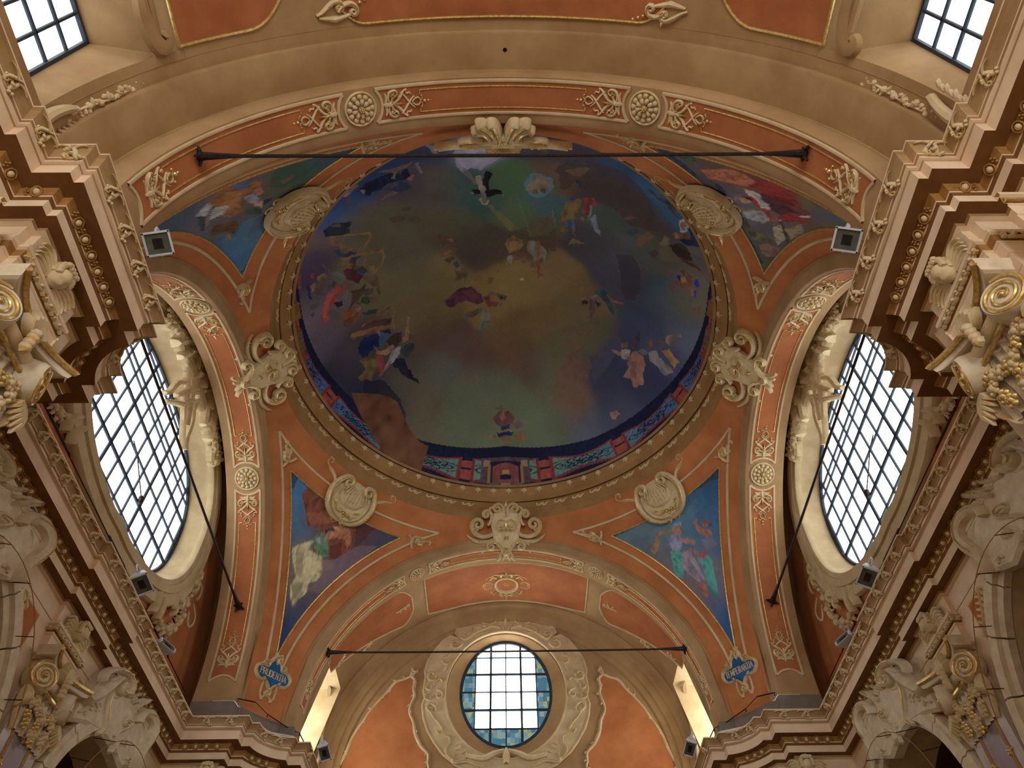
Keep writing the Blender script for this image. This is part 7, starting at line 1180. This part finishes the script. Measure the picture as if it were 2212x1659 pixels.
for sx, nm in ((-1, 'left'), (1, 'right')):
    for path, wh, yr in ((pier_path, 'front pier', (2.2, 4.6)), (pil_path, 'middle pilaster of the side wall', (8.5, 10.4))):
        mb = MB(); sweep(mb, path, APROF, sx)
        o = struct('trim_%d' % (9 + (sx > 0) * 2 + (wh != 'front pier')), mb, [FASCIA, FASCIA, BROWNG, BROWNG], 'architrave with a carved leaf rope over the %s %s' % (nm, wh), 'architrave')
        for p, t in along(path, .52, .21, margin=.03, ymin=yr[0], ymax=yr[1]):
            out = Vector((t.y, -t.x)); n = Vector((sx * out.x, out.y, -.3)).normalized(); link('rope_leaf', ROPEM, o, frame((sx * p.x, p.y, 6.24), (sx * t.x, t.y, 0), n))
    # pilaster shafts
    mb = MB()
    mb.box((min(sx * 4.39, sx * 4.6), 3.27, -E), (max(sx * 4.39, sx * 4.6), 4.08, 5.80)); mb.box((min(sx * 6.26, sx * 6.38), 9.05, -E), (max(sx * 6.26, sx * 6.38), 9.87, 5.80))
    struct('wall_%s' % nm, mb, STUCCOW, 'pilaster shafts standing against the %s piers' % nm, 'pilaster', smooth=False)
    o = thing('marble_panel', 'veined marble pilaster panel with a gilded inner frame on the %s side wall' % nm, 'panel', wall_frame(sx, 6.26, 9.46, 4.2))
    mb = MB(); mb.box((-.46, -6, -.02), (.46, 1.03, .03)); obj('panel_slab', mb, MARBLE, o, smooth=False)
    mb = MB(); mb.box((-.49, .98, -.02), (.49, 1.05, .07)); obj('panel_cap', mb, mat('rose_marble', '#8A6258', '#9A7266', 5, rough=.4) if sx < 0 else bpy.data.materials['rose_marble'], o, smooth=False)
    mb = MB(); mb.stroke([(-.24, -6), (-.24, .72), (.24, .72), (.24, -6)], .035, .015, z0=.03, flat=True); obj('inner_frame', mb, BROWNG, o)
    mb = MB(); mb.box((-.2, -6, .0), (.2, .68, .034)); obj('inlay', mb, mat('rose_grey_marble', '#8E6C68', '#8C90A0', 2.2, rough=.35) if sx < 0 else bpy.data.materials['rose_grey_marble'], o, smooth=False)
    for k, p in enumerate(((-.24, .3), (-.24, -.3), (-.24, -.9), (.24, .3), (.24, -.3), (.24, -.9), (0, .72))):
        q = Orn(); 
        for a in range(5): q.leaf((0, 0), (.07 * cos(a * 1.26), .07 * sin(a * 1.26)), .02, .03)
        q.d((0, 0), .03, .04); obj('gilt_flower', q.b, GOLD, o, Matrix.Translation((p[0], p[1], .04)))
# ---- capitals
def capital(M, label, k=1.0):
    """composite capital: concave abacus, two volutes, flower garland, fluted neck; local y up from the astragal"""
    o = thing('pilaster_capital', label, 'capital', M, 'composite pilaster capitals')
    hw = .56 * k; H = .74 * k
    mb = MB(); rows = []                 # fluted neck flaring upwards
    for y in (-.30, -.1, .1, .3, .42): 
        f = 1 + .10 * max(0, y + .1) / .5; rows.append([(x * f * k, y * k, (.07 + .018 * cos(x * 60) + .05 * max(0, y)) * k) for x in [-.42 + .84 * i / 56 for i in range(57)]])
    mb.grid([[(p[0], p[1], 0) for p in r[:1]] + r + [(p[0], p[1], 0) for p in r[-1:]] for r in rows]); obj('fluted_neck', mb, STUCCOW, o)
    mb = MB(); rows = []                 # abacus with concave front
    for y, e in ((.60, -.035), (.61, .0), (.66, .012), (.68, .03), (.735, .045), (.74, .0)):
        r = []
        for i in range(25):
            t = -1 + i / 12; z = .10 + .20 * t * t + e; r.append((t * (hw + e) , y * k, z * k))
        rows.append([(-(hw + e), y * k, 0)] + r + [((hw + e), y * k, 0)])
    mb.grid(rows); mb.add(rows[0], [tuple(range(len(rows[0])))]); mb.add(rows[-1], [tuple(range(len(rows[-1])))]); obj('abacus', mb, STUCCOW, o)
    mb = MB(); mb.tube([(t * hw * 1.03, .69 * k, (.14 + .20 * t * t) * k) for t in [-1 + i / 12 for i in range(25)]], .032 * k, 6); obj('abacus_gilding', mb, GOLD, o)
    mb = MB(); mb.tube([(-.40 * k, .40 * k, .12 * k), (.40 * k, .40 * k, .12 * k)], .085 * k, 10); obj('bolster', mb, STUCCO, o)
    mb = MB(); mb.tube([(-.34 * k, .27 * k, .15 * k), (.34 * k, .27 * k, .15 * k)], .028 * k, 6); obj('astragal', mb, GOLD, o)
    for s in (-1, 1):
        R = Matrix.Translation((s * .43 * k, .36 * k, .17 * k)) @ Matrix.Rotation(s * .55, 4, 'Y')
        v = MB(); n = 24
        v.grid([[(a * cos(2 * pi * i / n) * k, a * sin(2 * pi * i / n) * k, z * k) for i in range(n)] for a, z in ((.20, -.16), (.205, .0), (.19, .045), (.16, .03), (.0, .05))], cv=True)
        vo = obj('volute', v, STUCCOW, o, R)
        g = MB(); g.stroke([(s * (.205 - .165 * t) * cos(pi * .5 - t * 5 * pi) * k, (.205 - .165 * t) * sin(pi * .5 - t * 5 * pi) * k, .0) for t in [i / 60 for i in range(61)]], [.024 * k, .02 * k, .012 * k], .03 * k, z0=.035 * k); g.blob((0, 0, .05 * k), .035 * k, None, .03 * k, n=8, k=3, half=True)
        obj('spiral', g, GOLD, vo)
        q = Orn()
        for t in range(5): q.leaf((s * (.50 + .02 * t) * k, (.20 - .01 * t) * k, ), (s * (.40 + .05 * t) * k, (-.02 - .03 * t) * k), .04 * k, .09 * k, z0=.10 * k)
        q.s([(s * .48 * k, .12 * k), (s * .52 * k, -.1 * k), (s * .40 * k, -.34 * k)], [.05 * k, .03 * k, .008], .06 * k, z0=.06 * k)
        obj('hanging_leaf', q.b, GILT, o)
    q = Orn()
    for a in range(-3, 4): q.leaf((0, .50 * k), (.17 * k * sin(a * .42), (.56 + .26 * cos(a * .42)) * k), .05 * k, .12 * k, z0=.16 * k)
    for i in range(4): q.d((0, (.52 - .07 * i) * k, .24 * k), .06 * k, .08 * k)
    obj('palmette', q.b, GILT, o)
    rr = np.random.default_rng(11); fl = MB(); fl.blob((0, 0, 0), .045 * k, None, .05 * k, n=7, k=3, half=True)
    for a in range(5): fl.blob((.05 * k * cos(a * 1.257), .05 * k * sin(a * 1.257), 0), .032 * k, None, .035 * k, n=6, k=2, half=True)
    fm = mesh('flower', fl, GILT); fg = mesh('flower', fl, GOLD)
    for i, (x, y) in enumerate([(-.32, .2), (-.24, .12), (-.15, .06), (-.06, .02), (.0, -.02), (.06, .02), (.15, .06), (.24, .12), (.32, .2), (0, -.12), (.05, -.2), (-.04, -.24), (.02, -.3), (.33, .05), (-.33, .05), (-.3, -.1), (.3, -.1), (.26, -.2), (-.26, -.2)]):
        link('flower', fg if i % 3 == 0 else fm, o, Matrix.Translation((x * k, y * k, .13 * k)))
    return o
c0 = capital(wall_frame(-1, 4.39, 3.67, 5.04), 'gilded composite capital with volutes on the left front pier', .98)
dup(c0, wall_frame(1, 4.39, 3.67, 5.04), 'gilded composite capital with volutes on the right front pier')
c1 = capital(wall_frame(-1, 6.27, 9.46, 5.18), 'gilded composite capital over the marble pilaster of the left side wall', .98)
dup(c1, wall_frame(1, 6.27, 9.46, 5.18), 'gilded composite capital over the marble pilaster of the right side wall')
# ---- winged cherub heads on the friezes
def cherub(M, label):
    o = thing('cherub_relief', label, 'cherub', M, 'winged cherub reliefs on the friezes')
    mb = MB(); n, kk = 22, 16; rows = []
    for i in range(kk + 1):
        ph = -pi / 2 + pi * i / kk; row = []
        for j in range(n):
            t = 2 * pi * j / n; x, y, z = cos(ph) * sin(t), sin(ph), cos(ph) * cos(t)
            g = lambda cx, cy, s: math.exp(-((x - cx) ** 2 + (y - cy) ** 2) / (2 * s * s)) * (1 if z > 0 else 0)
            r = 1 + .26 * g(0, -.08, .11) + .14 * g(.40, -.28, .17) + .14 * g(-.40, -.28, .17) - .22 * g(.30, .10, .12) - .22 * g(-.30, .10, .12) + .08 * g(0, -.62, .14) - .16 * g(0, -.44, .08) + .08 * g(0, -.34, .07) + .06 * g(0, .45, .3) + .05 * g(.30, .07, .06) + .05 * g(-.30, .07, .06)
            row.append((x * .105 * r, y * .125 * r, .10 + z * .11 * r))
        rows.append(row)
    TR = Matrix.Translation((0, 0, .08)) @ Matrix.Rotation(.95, 4, 'X') @ Matrix.Translation((0, 0, -.08))
    rows = [[tuple(TR @ Vector(p)) for p in r] for r in rows]
    mb.grid(rows, cv=True)
    for s in (-1, 1): mb.blob((s * .105, -.0, .09), .02, .035, .03, n=7, k=4)
    obj('head', mb, STUCCO, o, smooth=True)
    mb = MB(); rr = np.random.default_rng(2)
    for i in range(24):
        a = lerp(-.5, pi + .5, i / 23); mb.blob((.105 * cos(a), .03 + .115 * sin(a), .10 + .06 * (i % 2) - .02), .04, None, .04, n=6, k=4)
    for i in range(8): mb.blob((-.08 + .023 * i, .11 + .015 * (i % 2), .17), .034, None, .034, n=6, k=4)
    h = obj('hair', mb, STUCCO, o); h['kind'] = 'stuff'
    for s in (-1, 1):
        q = Orn()
        for i in range(6):
            q.s(bez((s * .07, -.04 - .012 * i), (s * (.16 + .01 * i), .10 - .045 * i), (s * (.26 + .01 * i), .14 - .06 * i), (s * (.36 - .012 * i), .02 - .055 * i), 8), [.02, .034, .03, .008], .045, z0=.012 * (5 - i))
        for i in range(4): q.d((s * (.12 + .05 * i), .04 + .02 * sin(i * 1.3), .03), .04, .05)
        w = obj('wing', q.b, STUCCO, o); w['kind'] = 'stuff'
    return o
ch = cherub(wall_frame(-1, 4.44, 3.62, 6.48) @ Matrix.Scale(1.0, 4), 'white winged cherub head on the frieze of the left front pier')
dup(ch, wall_frame(1, 4.44, 3.62, 6.48), 'white winged cherub head on the frieze of the right front pier')
dup(ch, wall_frame(-1, 6.28, 9.46, 6.47), 'white winged cherub head above the marble pilaster on the left')
dup(ch, wall_frame(1, 6.28, 9.46, 6.47), 'white winged cherub head above the marble pilaster on the right')
for sx, nm in ((-1, 'left'), (1, 'right')): dup(ch, frame((sx * 5.42, 13.80, 6.47), (1, 0, 0), (0, -1, 0)), 'winged cherub head under the cornice of the %s apse pier' % nm)
# small leaf sprays on the side wall friezes between crest and pilaster
for sx, nm in ((-1, 'left'), (1, 'right')):
    for yy, s in ((10.62, 1), (8.30, -1)):
        q = Orn()
        for i in range(7): q.leaf((s * .05 * i, .25 - .07 * i), (s * (.05 * i + .12), .32 - .06 * i), .03, .05); q.leaf((s * .05 * i, .25 - .07 * i), (s * (.05 * i - .06), .12 - .06 * i), .03, .05)
        q.s([(0, .3), (s * .15, .05), (s * .38, -.2)], .018, .05)
        q.put('leaf_spray', 'small stucco leaf spray on the %s wall beside the pilaster capital, %s' % (nm, 'apse side' if s > 0 else 'nave side'), 'leaf spray', wall_frame(sx, 6.37, yy, 5.95), 'leaf sprays beside the capitals', 'spray')

# orange spandrel fields between the chapel arches and the pilaster
for sx, nm in ((-1, 'left'), (1, 'right')):
    for yy, s in ((10.45, 1), (8.47, -1)):
        q = [(-.22 * s, .38), (.20 * s, .38), (.30 * s, .22), (.22 * s, .10), (.30 * s, -.10), (.12 * s, -.38), (-.22 * s, -.75)]
        q = [(a if sx < 0 else -a, b) for a, b in q]
        o = thing('spandrel_field', 'small orange plaster field on the %s wall, %s the pilaster capital' % (nm, 'on the apse side of' if s > 0 else 'on the nave side of'), 'wall field', wall_frame(sx, 6.37, yy, 5.85), 'orange fields beside the capitals')
        mb = MB(); mb.plate(q, .012); obj('field', mb, ORANGE, o, smooth=False)
        mb = MB(); mb.stroke(q + q[:1], .018, .022); obj('border', mb, LIGHT, o)
# ================================================================ IRON TIES, LAMPS, WIRES
def tie(name_label, a, b, ends, r=.026):
    o = thing('iron_tie_rod', name_label, 'tie rod', Matrix.Translation((Vector(a) + Vector(b)) / 2), 'iron tie rods across the arches')
    c = (Vector(a) + Vector(b)) / 2; A, B = Vector(a) - c, Vector(b) - c; mb = MB(); N = 14
    mb.tube([A.lerp(B, i / N) + Vector((0, 0, -.02 * (1 - (2 * i / N - 1) ** 2))) for i in range(N + 1)], r, 8); obj('rod', mb, IRON, o)
    for e, d in ((A, (B - A).normalized()), (B, (A - B).normalized())):
        mb = MB(); mb.tube([e + d * .02, e + d * .10, e + d * .34, e + d * .55], [r * 2.6, r * 2.2, r * 1.5, r * 1.05], 8); obj('socket', mb, IRON, o)
        n = MB(); u = d.cross(Vector((0, 0, 1))).normalized(); w = u.cross(d)
        for k in range(4):
            q = (u * cos(k * pi / 2 + .4) + w * sin(k * pi / 2 + .4)); n.tube([e + d * .0, e + q * .07 + d * .03, e + q * .13 + d * .01], [.03, .03, .018], 5)
        obj('anchor_claw', n, IRON, o)['kind'] = 'stuff'
    return o
zf = 9.72; xf = (RI ** 2 - (zf - ZS) ** 2) ** .5
tie('iron tie rod across the front arch, crossing the top of the dome', (-xf + .02, 3.62, zf), (xf - .02, 3.62, zf), 0)
tie('iron tie rod across the apse arch, in front of the round window', (-xf + .02, 15.04, zf), (xf - .02, 15.04, zf), 0, .022)
for sx, nm in ((-1, 'left'), (1, 'right')):
    za = 9.80; ya = (RI ** 2 - (za - ZS) ** 2) ** .5; tie('iron tie rod across the %s side arch, in front of the oval window' % nm, (sx * 5.70, YC - ya + .02, za), (sx * 5.70, YC + ya - .02, za), 0)
def lamp(M, label, w=.40, h=.30):
    o = thing('floodlight', label, 'floodlight', M, 'floodlights on the cornices')
    mb = MB(); a, b = w / 2, h / 2
    R = [[(-a * k, -b * k, z), (a * k, -b * k, z), (a * k, b * k, z), (-a * k, b * k, z)] for k, z in ((.45, -.22), (.95, -.02), (1, 0), (1, .03), (.86, .032), (.84, .015))]
    mb.grid(R, cv=True); mb.add(R[0], [(3, 2, 1, 0)]); obj('housing', mb, WHITEM, o, smooth=False)
    mb = MB(); mb.add([(-a * .85, -b * .85, .016), (a * .85, -b * .85, .016), (a * .85, b * .85, .016), (-a * .85, b * .85, .016)], [(0, 1, 2, 3)]); obj('lens', mb, LENS, o, smooth=False)
    mb = MB(); mb.box((-a * .42, -b * .36, .0), (a * .42, b * .36, .02)); obj('reflector', mb, IRON, o, smooth=False)
    for s in (-1, 1):
        for t in (-1, 1): mb = MB(); mb.blob((s * a * .92, t * b * .92, .03), .012, None, .008, n=6, k=2, half=True); obj('corner_screw', mb, IRON, o)
    mb = MB(); mb.tube([(-a * 1.05, 0, -.05), (-a * 1.1, 0, -.2), (-a * .6, 0, -.34), (a * .6, 0, -.34), (a * 1.1, 0, -.2), (a * 1.05, 0, -.05)], .016, 5); obj('bracket', mb, WHITEM, o)
    return o
for sx, nm in ((-1, 'left'), (1, 'right')):
    lamp(frame((sx * 3.86, 3.83, 7.62), (0, 1, 0), (-sx * .30, -.30, -.9)) @ Matrix.Rotation(.0 * sx, 4, 'Z'), 'white floodlight on the ledge of the %s front pier' % nm, .27, .29)
    lamp(frame((sx * 5.72, 9.62, 7.46), (0, 1, 0), (-sx * .45, -.15, -.88)), 'white floodlight below the oval window on the %s cornice' % nm, .40, .26)
    lamp(frame((sx * 5.82, 11.35, 7.50), (0, 1, 0), (-sx * .9, -.3, .1)), 'small pale floodlight seen edge-on at the foot of the %s fruit garland' % nm, .40, .10)
    lamp(frame((sx * 3.68, 15.0, 7.44), (0, 1, 0), (-sx * .3, -.3, -.9)), 'white floodlight at the %s foot of the apse arch' % nm, .40, .22)
    o = thing('tube_lamp', 'short fluorescent tube lying on the %s apse pier ledge' % nm, 'tube lamp', Matrix.Translation((sx * 4.36, 14.22, 7.40)))
    mb = MB(); mb.tube([(-.2, .08 * sx, 0), (.2, -.08 * sx, 0)], .022, 8); obj('tube', mb, WHITEM, o)
    mb = MB(); mb.tube([(-.2, .1 * sx, -.035), (.2, -.06 * sx, -.035)], .03, 4); obj('base', mb, GREY, o)
    # bird wires on the ledges
    o = thing('ledge_wire', 'thin dark wire on bent pins along the %s ledge below the oval window' % nm, 'wire', Matrix.Translation((sx * 6.0, 9.5, 7.5)))
    mb = MB(); mb.tube([(0, -3.6, .12), (0, 3.5, .12)], .011, 4); obj('wire', mb, IRON, o)
    for y0 in (-3.2, -.8, 1.6): 
        mb = MB(); mb.tube([(-sx * .05, y0, .06), (0, y0, .14), (0, y0 + .7, .14), (-sx * .05, y0 + .7, .06)], .014, 4); obj('wire_pin', mb, IRON, o)
    o = thing('pier_wire', 'thin dark wire following the grey ledge of the %s apse pier' % nm, 'wire', Matrix.Translation((sx * 4.9, 13.9, 7.9)))
    P = [(sx * (x - 4.9), y - 13.9, z) for x, y, z in ((6.0, 13.9, .08), (5.3, 13.9, .08), (4.98, 14.0, .06), (4.80, 14.35, .0), (4.5, 14.75, -.04), (4.25, 14.95, -.08), (4.05, 15.2, -.34))]
    mb = MB(); mb.tube(P, .009, 4); obj('wire', mb, IRON, o)
    for i in (1, 3, 5): mb = MB(); mb.tube([Vector(P[i]) + Vector((0, 0, -.06)), P[i], P[i + 1] if i < 6 else P[i]], .012, 4); obj('wire_pin', mb, IRON, o)
# ================================================================ PAINTED PANELS OF THE VAULTS
def vault_patch(mb, r, ss, y0, y1, n=8, m=None):
    rows = [[nave_pt(lerp(y0(s), y1(s), j / n), r, s) for j in range(n + 1)] for s in ss]; mb.grid(rows, m=m)
def vault_line(mb, r, P, w, h):
    P3 = [Vector(nave_pt(y, r, s)) for s, y in P]; rows = []
    for i, p in enumerate(P3):
        t = (P3[min(i + 1, len(P3) - 1)] - P3[max(i - 1, 0)]).normalized(); n = Vector((-p.x, 0, ZS - p.z)).normalized(); a = t.cross(n).normalized()
        rows.append([p + a * (w * u) + n * (h * k - .003) for u, k in ((-1, 0), (-.7, .8), (0, 1), (.7, .8), (1, 0))])
    mb.grid(rows)
def vault_frame(s, y, r, d=(0, 1)):
    p = Vector(nave_pt(y, r, s)); n = Vector((-p.x, 0, ZS - p.z)); ta = Vector((-sin(s), 0, cos(s))); x = ta * d[0] + Vector((0, 1, 0)) * d[1]; return frame(p, x, n)
D = math.radians
def panel(name, label, r, ss, y0, y1, gold=True):
    mb = MB(); vault_patch(mb, r, ss, y0, y1); o = tag(obj('plaster_field', mb, ORANGE2), label, 'plaster field', 'orange plaster fields of the vaults')
    mb = MB(); A = [(s, y1(s)) for s in ss]; B = [(s, y0(s)) for s in ss]
    for L in (A, B, [(ss[0], lerp(y0(ss[0]), y1(ss[0]), k / 6)) for k in range(7)], [(ss[-1], lerp(y0(ss[-1]), y1(ss[-1]), k / 6)) for k in range(7)]): vault_line(mb, r, L, .022, .03)
    obj('frame_line', mb, GOLD if gold else LIGHT, o); return o
rv = 4.893
ss = [lerp(D(59.5), D(120.5), k / 60) for k in range(61)]
def yend(s):
    e = min(abs(s - D(59.5)), abs(s - D(120.5))); return 2.60 - .30 * max(0, 1 - e / D(5)) ** 2
panel('vault_panel', 'long orange panel along the crown of the nave vault', rv, ss, lambda s: -2.0, yend)
for s0, s1, nm in ((29.5, 53.5, 'right'), (150.5, 126.5, 'left')):
    ss = [lerp(D(s0), D(s1), k / 40) for k in range(41)]
    panel('vault_panel', 'orange side panel of the nave vault beside the %s nave window' % nm, rv, ss, lambda s: -2.0, lambda s: 2.46 - .95 * max(0, (abs(s - D(s0)) / abs(D(s1) - D(s0)) - .55) / .45) ** 2.2)
for s0, nm in ((120.5, 'left'), (59.5, 'right')):
    dr = 1 if nm == 'left' else -1
    q = Orn(); q.s(curl(bez((-.34, -.02), (-.2, .0), (-.1, .16), (.02, .14)), .07, -1, 1.2, 10), [.02, .04, .035, .02], .06, .5); q.s(curl(bez((.0, .0), (.10, .14), (.28, .12), (.30, .02)), .06, -1, 1.1, 9), [.03, .045, .04, .02], .07, .5)
    for t in ((.36, .10), (.44, .13), (.52, .16)): q.d(t, .035, .05, True)
    q.leaf((.02, .05), (.06, .24), .04, .06); q.s([(-.30, -.06), (-.05, -.10), (.24, -.04)], [.02, .05, .02], .05)
    M = vault_frame(D(s0), 2.40, rv, (-dr, 0)); q.put('corner_scroll', 'gilded corner scroll at the %s end of the nave crown panel' % nm, 'scrollwork', M, 'corner scrolls of the nave crown panel', 'scroll')
    q = Orn(); q.s(curl(bez((-.1, -.5), (.1, -.3), (.16, .1), (.0, .4)), .1, 1, .8, 9), [.04, .12, .14, .05], .10); q.s(bez((-.05, -.55), (-.1, -.2), (.0, .2), (-.08, .5)), [.03, .06, .05, .02], .08)
    q.leaf((-.02, -.5), (.2, -.72), .07, .08); q.leaf((-.05, -.5), (-.15, -.7), .06, .07); q.leaf((.05, -.45), (.3, -.6), .05, .06)
    M = vault_frame(D(154.5 if nm == 'left' else 25.5), 1.95, 4.9, (0, 1)) @ Matrix.Rotation(-pi / 2, 4, 'Z'); q.put('leaf_console', 'brownish acanthus leaf edging the %s nave window recess' % nm, 'leaf ornament', M, None, 'leaf', bm=BEIGE)
    q = Orn(); rr = np.random.default_rng(4)
    for i in range(26):
        t = i / 25; a = rr.uniform(0, 6.3); x = lerp(-.95, .75, t); q.leaf((x, rr.uniform(-.05, .05)), (x + .09 * cos(a), .09 * sin(a)), .03, .05)
        if i % 3 == 0: q.d((x, rr.uniform(-.04, .04)), .05, .06); 
    q.s([(-.9, 0), (-.2, .03), (.4, -.02), (.95, .02)], .02, .04)
    M = vault_frame(D(167.5 if nm == 'left' else 12.5), 2.74, 4.9, (1, 0)); q.put('flower_spray', 'stucco spray of flowers along the lower edge of the %s nave window' % nm, 'leaf ornament', M, None, 'spray')
    q = Orn(); q.s(curl(bez((.05, .9), (-.1, .4), (.0, .0), (.1, -.2)), .2, 1, 1.2, 14), [.05, .09, .10, .05], .09); q.s(curl(bez((.25, -.05), (.35, -.3), (.1, -.5), (-.1, -.4)), .12, 1, .9, 9), [.05, .10, .06], .09)
    for i in range(8): q.leaf((.16, .1 + .1 * i), (.22 + .03 * (i % 2), .2 + .1 * i), .03, .05)
    M = vault_frame(D(179 if nm == 'left' else 1), 2.55, 4.9, (0, -1)); M = frame((((-1 if nm == 'left' else 1) * 4.88), 2.62, 7.75), (0, 1, 0) if nm == 'left' else (0, -1, 0), (1 if nm == 'left' else -1, 0, 0)); q.put('scroll_bracket', 'pale stucco scroll at the foot of the %s nave window' % nm, 'scrollwork', M, None, 'scroll', bm=LIGHT)
# apse vault
ra = 4.463
ss = [lerp(D(62), D(118), k / 50) for k in range(51)]
cv_ = lambda s: abs(s - pi / 2) / D(28)
panel('vault_panel', 'orange centre panel of the apse vault around a gilded medallion', ra, ss, lambda s: 15.52 + .0 * cv_(s), lambda s: 17.12 - .16 * (cv_(s) ** 6), gold=False)
for sg, nm in ((1, 'left'), (-1, 'right')):
    ss = [pi / 2 + sg * lerp(D(33), D(68), k / 40) for k in range(41)]
    f = lambda s: (abs(s - pi / 2) - D(33)) / D(35)
    panel('vault_panel', 'orange drop-shaped panel on the %s side of the apse vault' % nm, ra, ss, lambda s: 15.52 + .45 * max(0, 1 - f(s) / .14) ** 2, lambda s: 17.0 - 1.0 * f(s) ** 1.3 - .5 * max(0, 1 - f(s) / .14) ** 2, gold=False)
    for k, (s_, y_, w_) in enumerate(((36.5, 16.25, 'at its rounded head'), (52, 16.65, 'along its lower edge'), (63, 16.1, 'near its tip'))):
        q = Orn(); q.s(curl(bez((-.15, .0), (-.05, .06), (.05, .02), (.12, .06)), .04, -1, 1.1, 8), [.01, .022, .02, .01], .04, .4); q.leaf((-.05, .0), (-.12, -.09), .02, .03); q.leaf((.0, .0), (.10, -.07), .02, .03); q.leaf((-.1, .0), (-.22, .02), .018, .03); q.d((.14, .08), .025, .03)
        q.put('small_scroll', 'small gilded scroll in the %s drop-shaped panel of the apse vault, %s' % (nm, w_), 'scrollwork', vault_frame(pi / 2 + sg * D(s_), y_, ra - .01, (-sg, 0)), 'small scrolls in the apse vault panels', 'scroll')
M = vault_frame(pi / 2, 16.45, ra, (1, 0)); M = frame((0, 16.45, ZS + ra), (1, 0, 0), (0, 0, -1))
o = thing('vault_medallion', 'round gilded medallion with a dark recessed boss in the apse vault', 'medallion', M)
mb = MB(); C = [(cos(2 * pi * k / 32), sin(2 * pi * k / 32)) for k in range(32)]
mb.grid([[(x * a, y * a, z) for x, y in C] for a, z in ((.33, 0), (.32, .05), (.29, .06), (.27, .03), (.25, -.0), (.24, -.14))], cv=True); obj('ring', mb, GILT, o)
mb = MB(); mb.blob((0, 0, -.13), .24, None, .14, n=16, k=5, half=True); obj('boss', mb, BROWNG, o)
q = Orn()
for sy in (1, -1):
    q.s([(-.02, sy * .40), (-.30, sy * .44), (-.55, sy * .26), (-.78, sy * .06)], .014, .03, .8); q.s([(.02, sy * .40), (.30, sy * .44), (.55, sy * .26), (.78, sy * .06)], .014, .03, .8)
    for s in (-1, 1):
        q.s(curl(bez((s * .36, sy * .05), (s * .5, sy * .2), (s * .6, sy * .1), (s * .62, sy * .05)), .04, -s * sy, 1, 7), [.02, .03, .02], .05, .5); q.s(curl(bez((0, sy * .36), (s * .1, sy * .5), (s * .2, sy * .44), (s * .14, sy * .40)), .04, s * sy, .8, 6), [.02, .03, .02], .05, .5); q.s([(s * .25, sy * .30), (s * .36, sy * .36), (s * .44, sy * .24)], .02, .05, .6)
    for i in range(3): q.d((0, sy * (.46 + .08 * i)), .04 - .008 * i, .05, i == 1)
for s in (-1, 1):
    for i in range(5): q.d((s * (.72 + .08 * i), 0), .042 - .005 * i, .05, i % 2 == 0)
obj('scrolls', q.b, GILT, o); obj('gilding', q.g, GOLD, o)
o = thing('vent_hole', 'small hole, its inner shade a black disc, in the beige nave arch band', 'hole', frame((.04, 3.08, ZS + 4.80), (1, 0, 0), (0, 0, -1)))
mb = MB(); mb.grid([[(a * cos(2 * pi * k / 12), a * sin(2 * pi * k / 12), z) for k in range(12)] for a, z in ((.034, -.0), (.032, .006), (.026, .004), (.001, .001))], cv=True); obj('hole_shade_disc', mb, mat('hole_shade_black', '#080606', None), o)  # thin black disc; the shade inside the hole is put into its colour
# consoles beside the apse side windows
for sx, nm in ((-1, 'left'), (1, 'right')):
    q = Orn(); q.s(bez((0, 1.3), (.10, .9), (-.05, .5), (.05, .0)), [.03, .05, .04, .05], .06); q.s(spl([(.05, .1), (.12, -.1), (.04, -.3), (.10, -.5), (.02, -.7), (.06, -.95)]), [.04, .06, .04, .05, .02], .06)
    q.leaf((-.02, 1.25), (-.25, 1.5), .08, .08); q.leaf((.0, 1.25), (.3, 1.45), .08, .08); q.leaf((0, 1.2), (.05, 1.55), .06, .08)
    q.put('window_console', 'stucco leaf console edging the %s side window of the apse' % nm, 'leaf ornament', frame((sx * 4.34, 17.08, 8.5), (0, 1, 0) if sx < 0 else (0, -1, 0), (-sx, 0, 0)), None, 'leaf', bm=LIGHT)
# gilding is many tiny flecks on each ornament
for ob in SC.objects:
    if ob.name.split('.')[0] in ('gilding', 'scroll_crest', 'scrolls', 'curled_ornaments', 'flower_string', 'spray', 'leaf', 'hanging_leaf', 'palmette', 'console', 'gold_line', 'frame_line', 'panel_frame', 'frame_moulding', 'rocaille_frame', 'anchor_claw') and ob.parent: ob['kind'] = 'stuff'
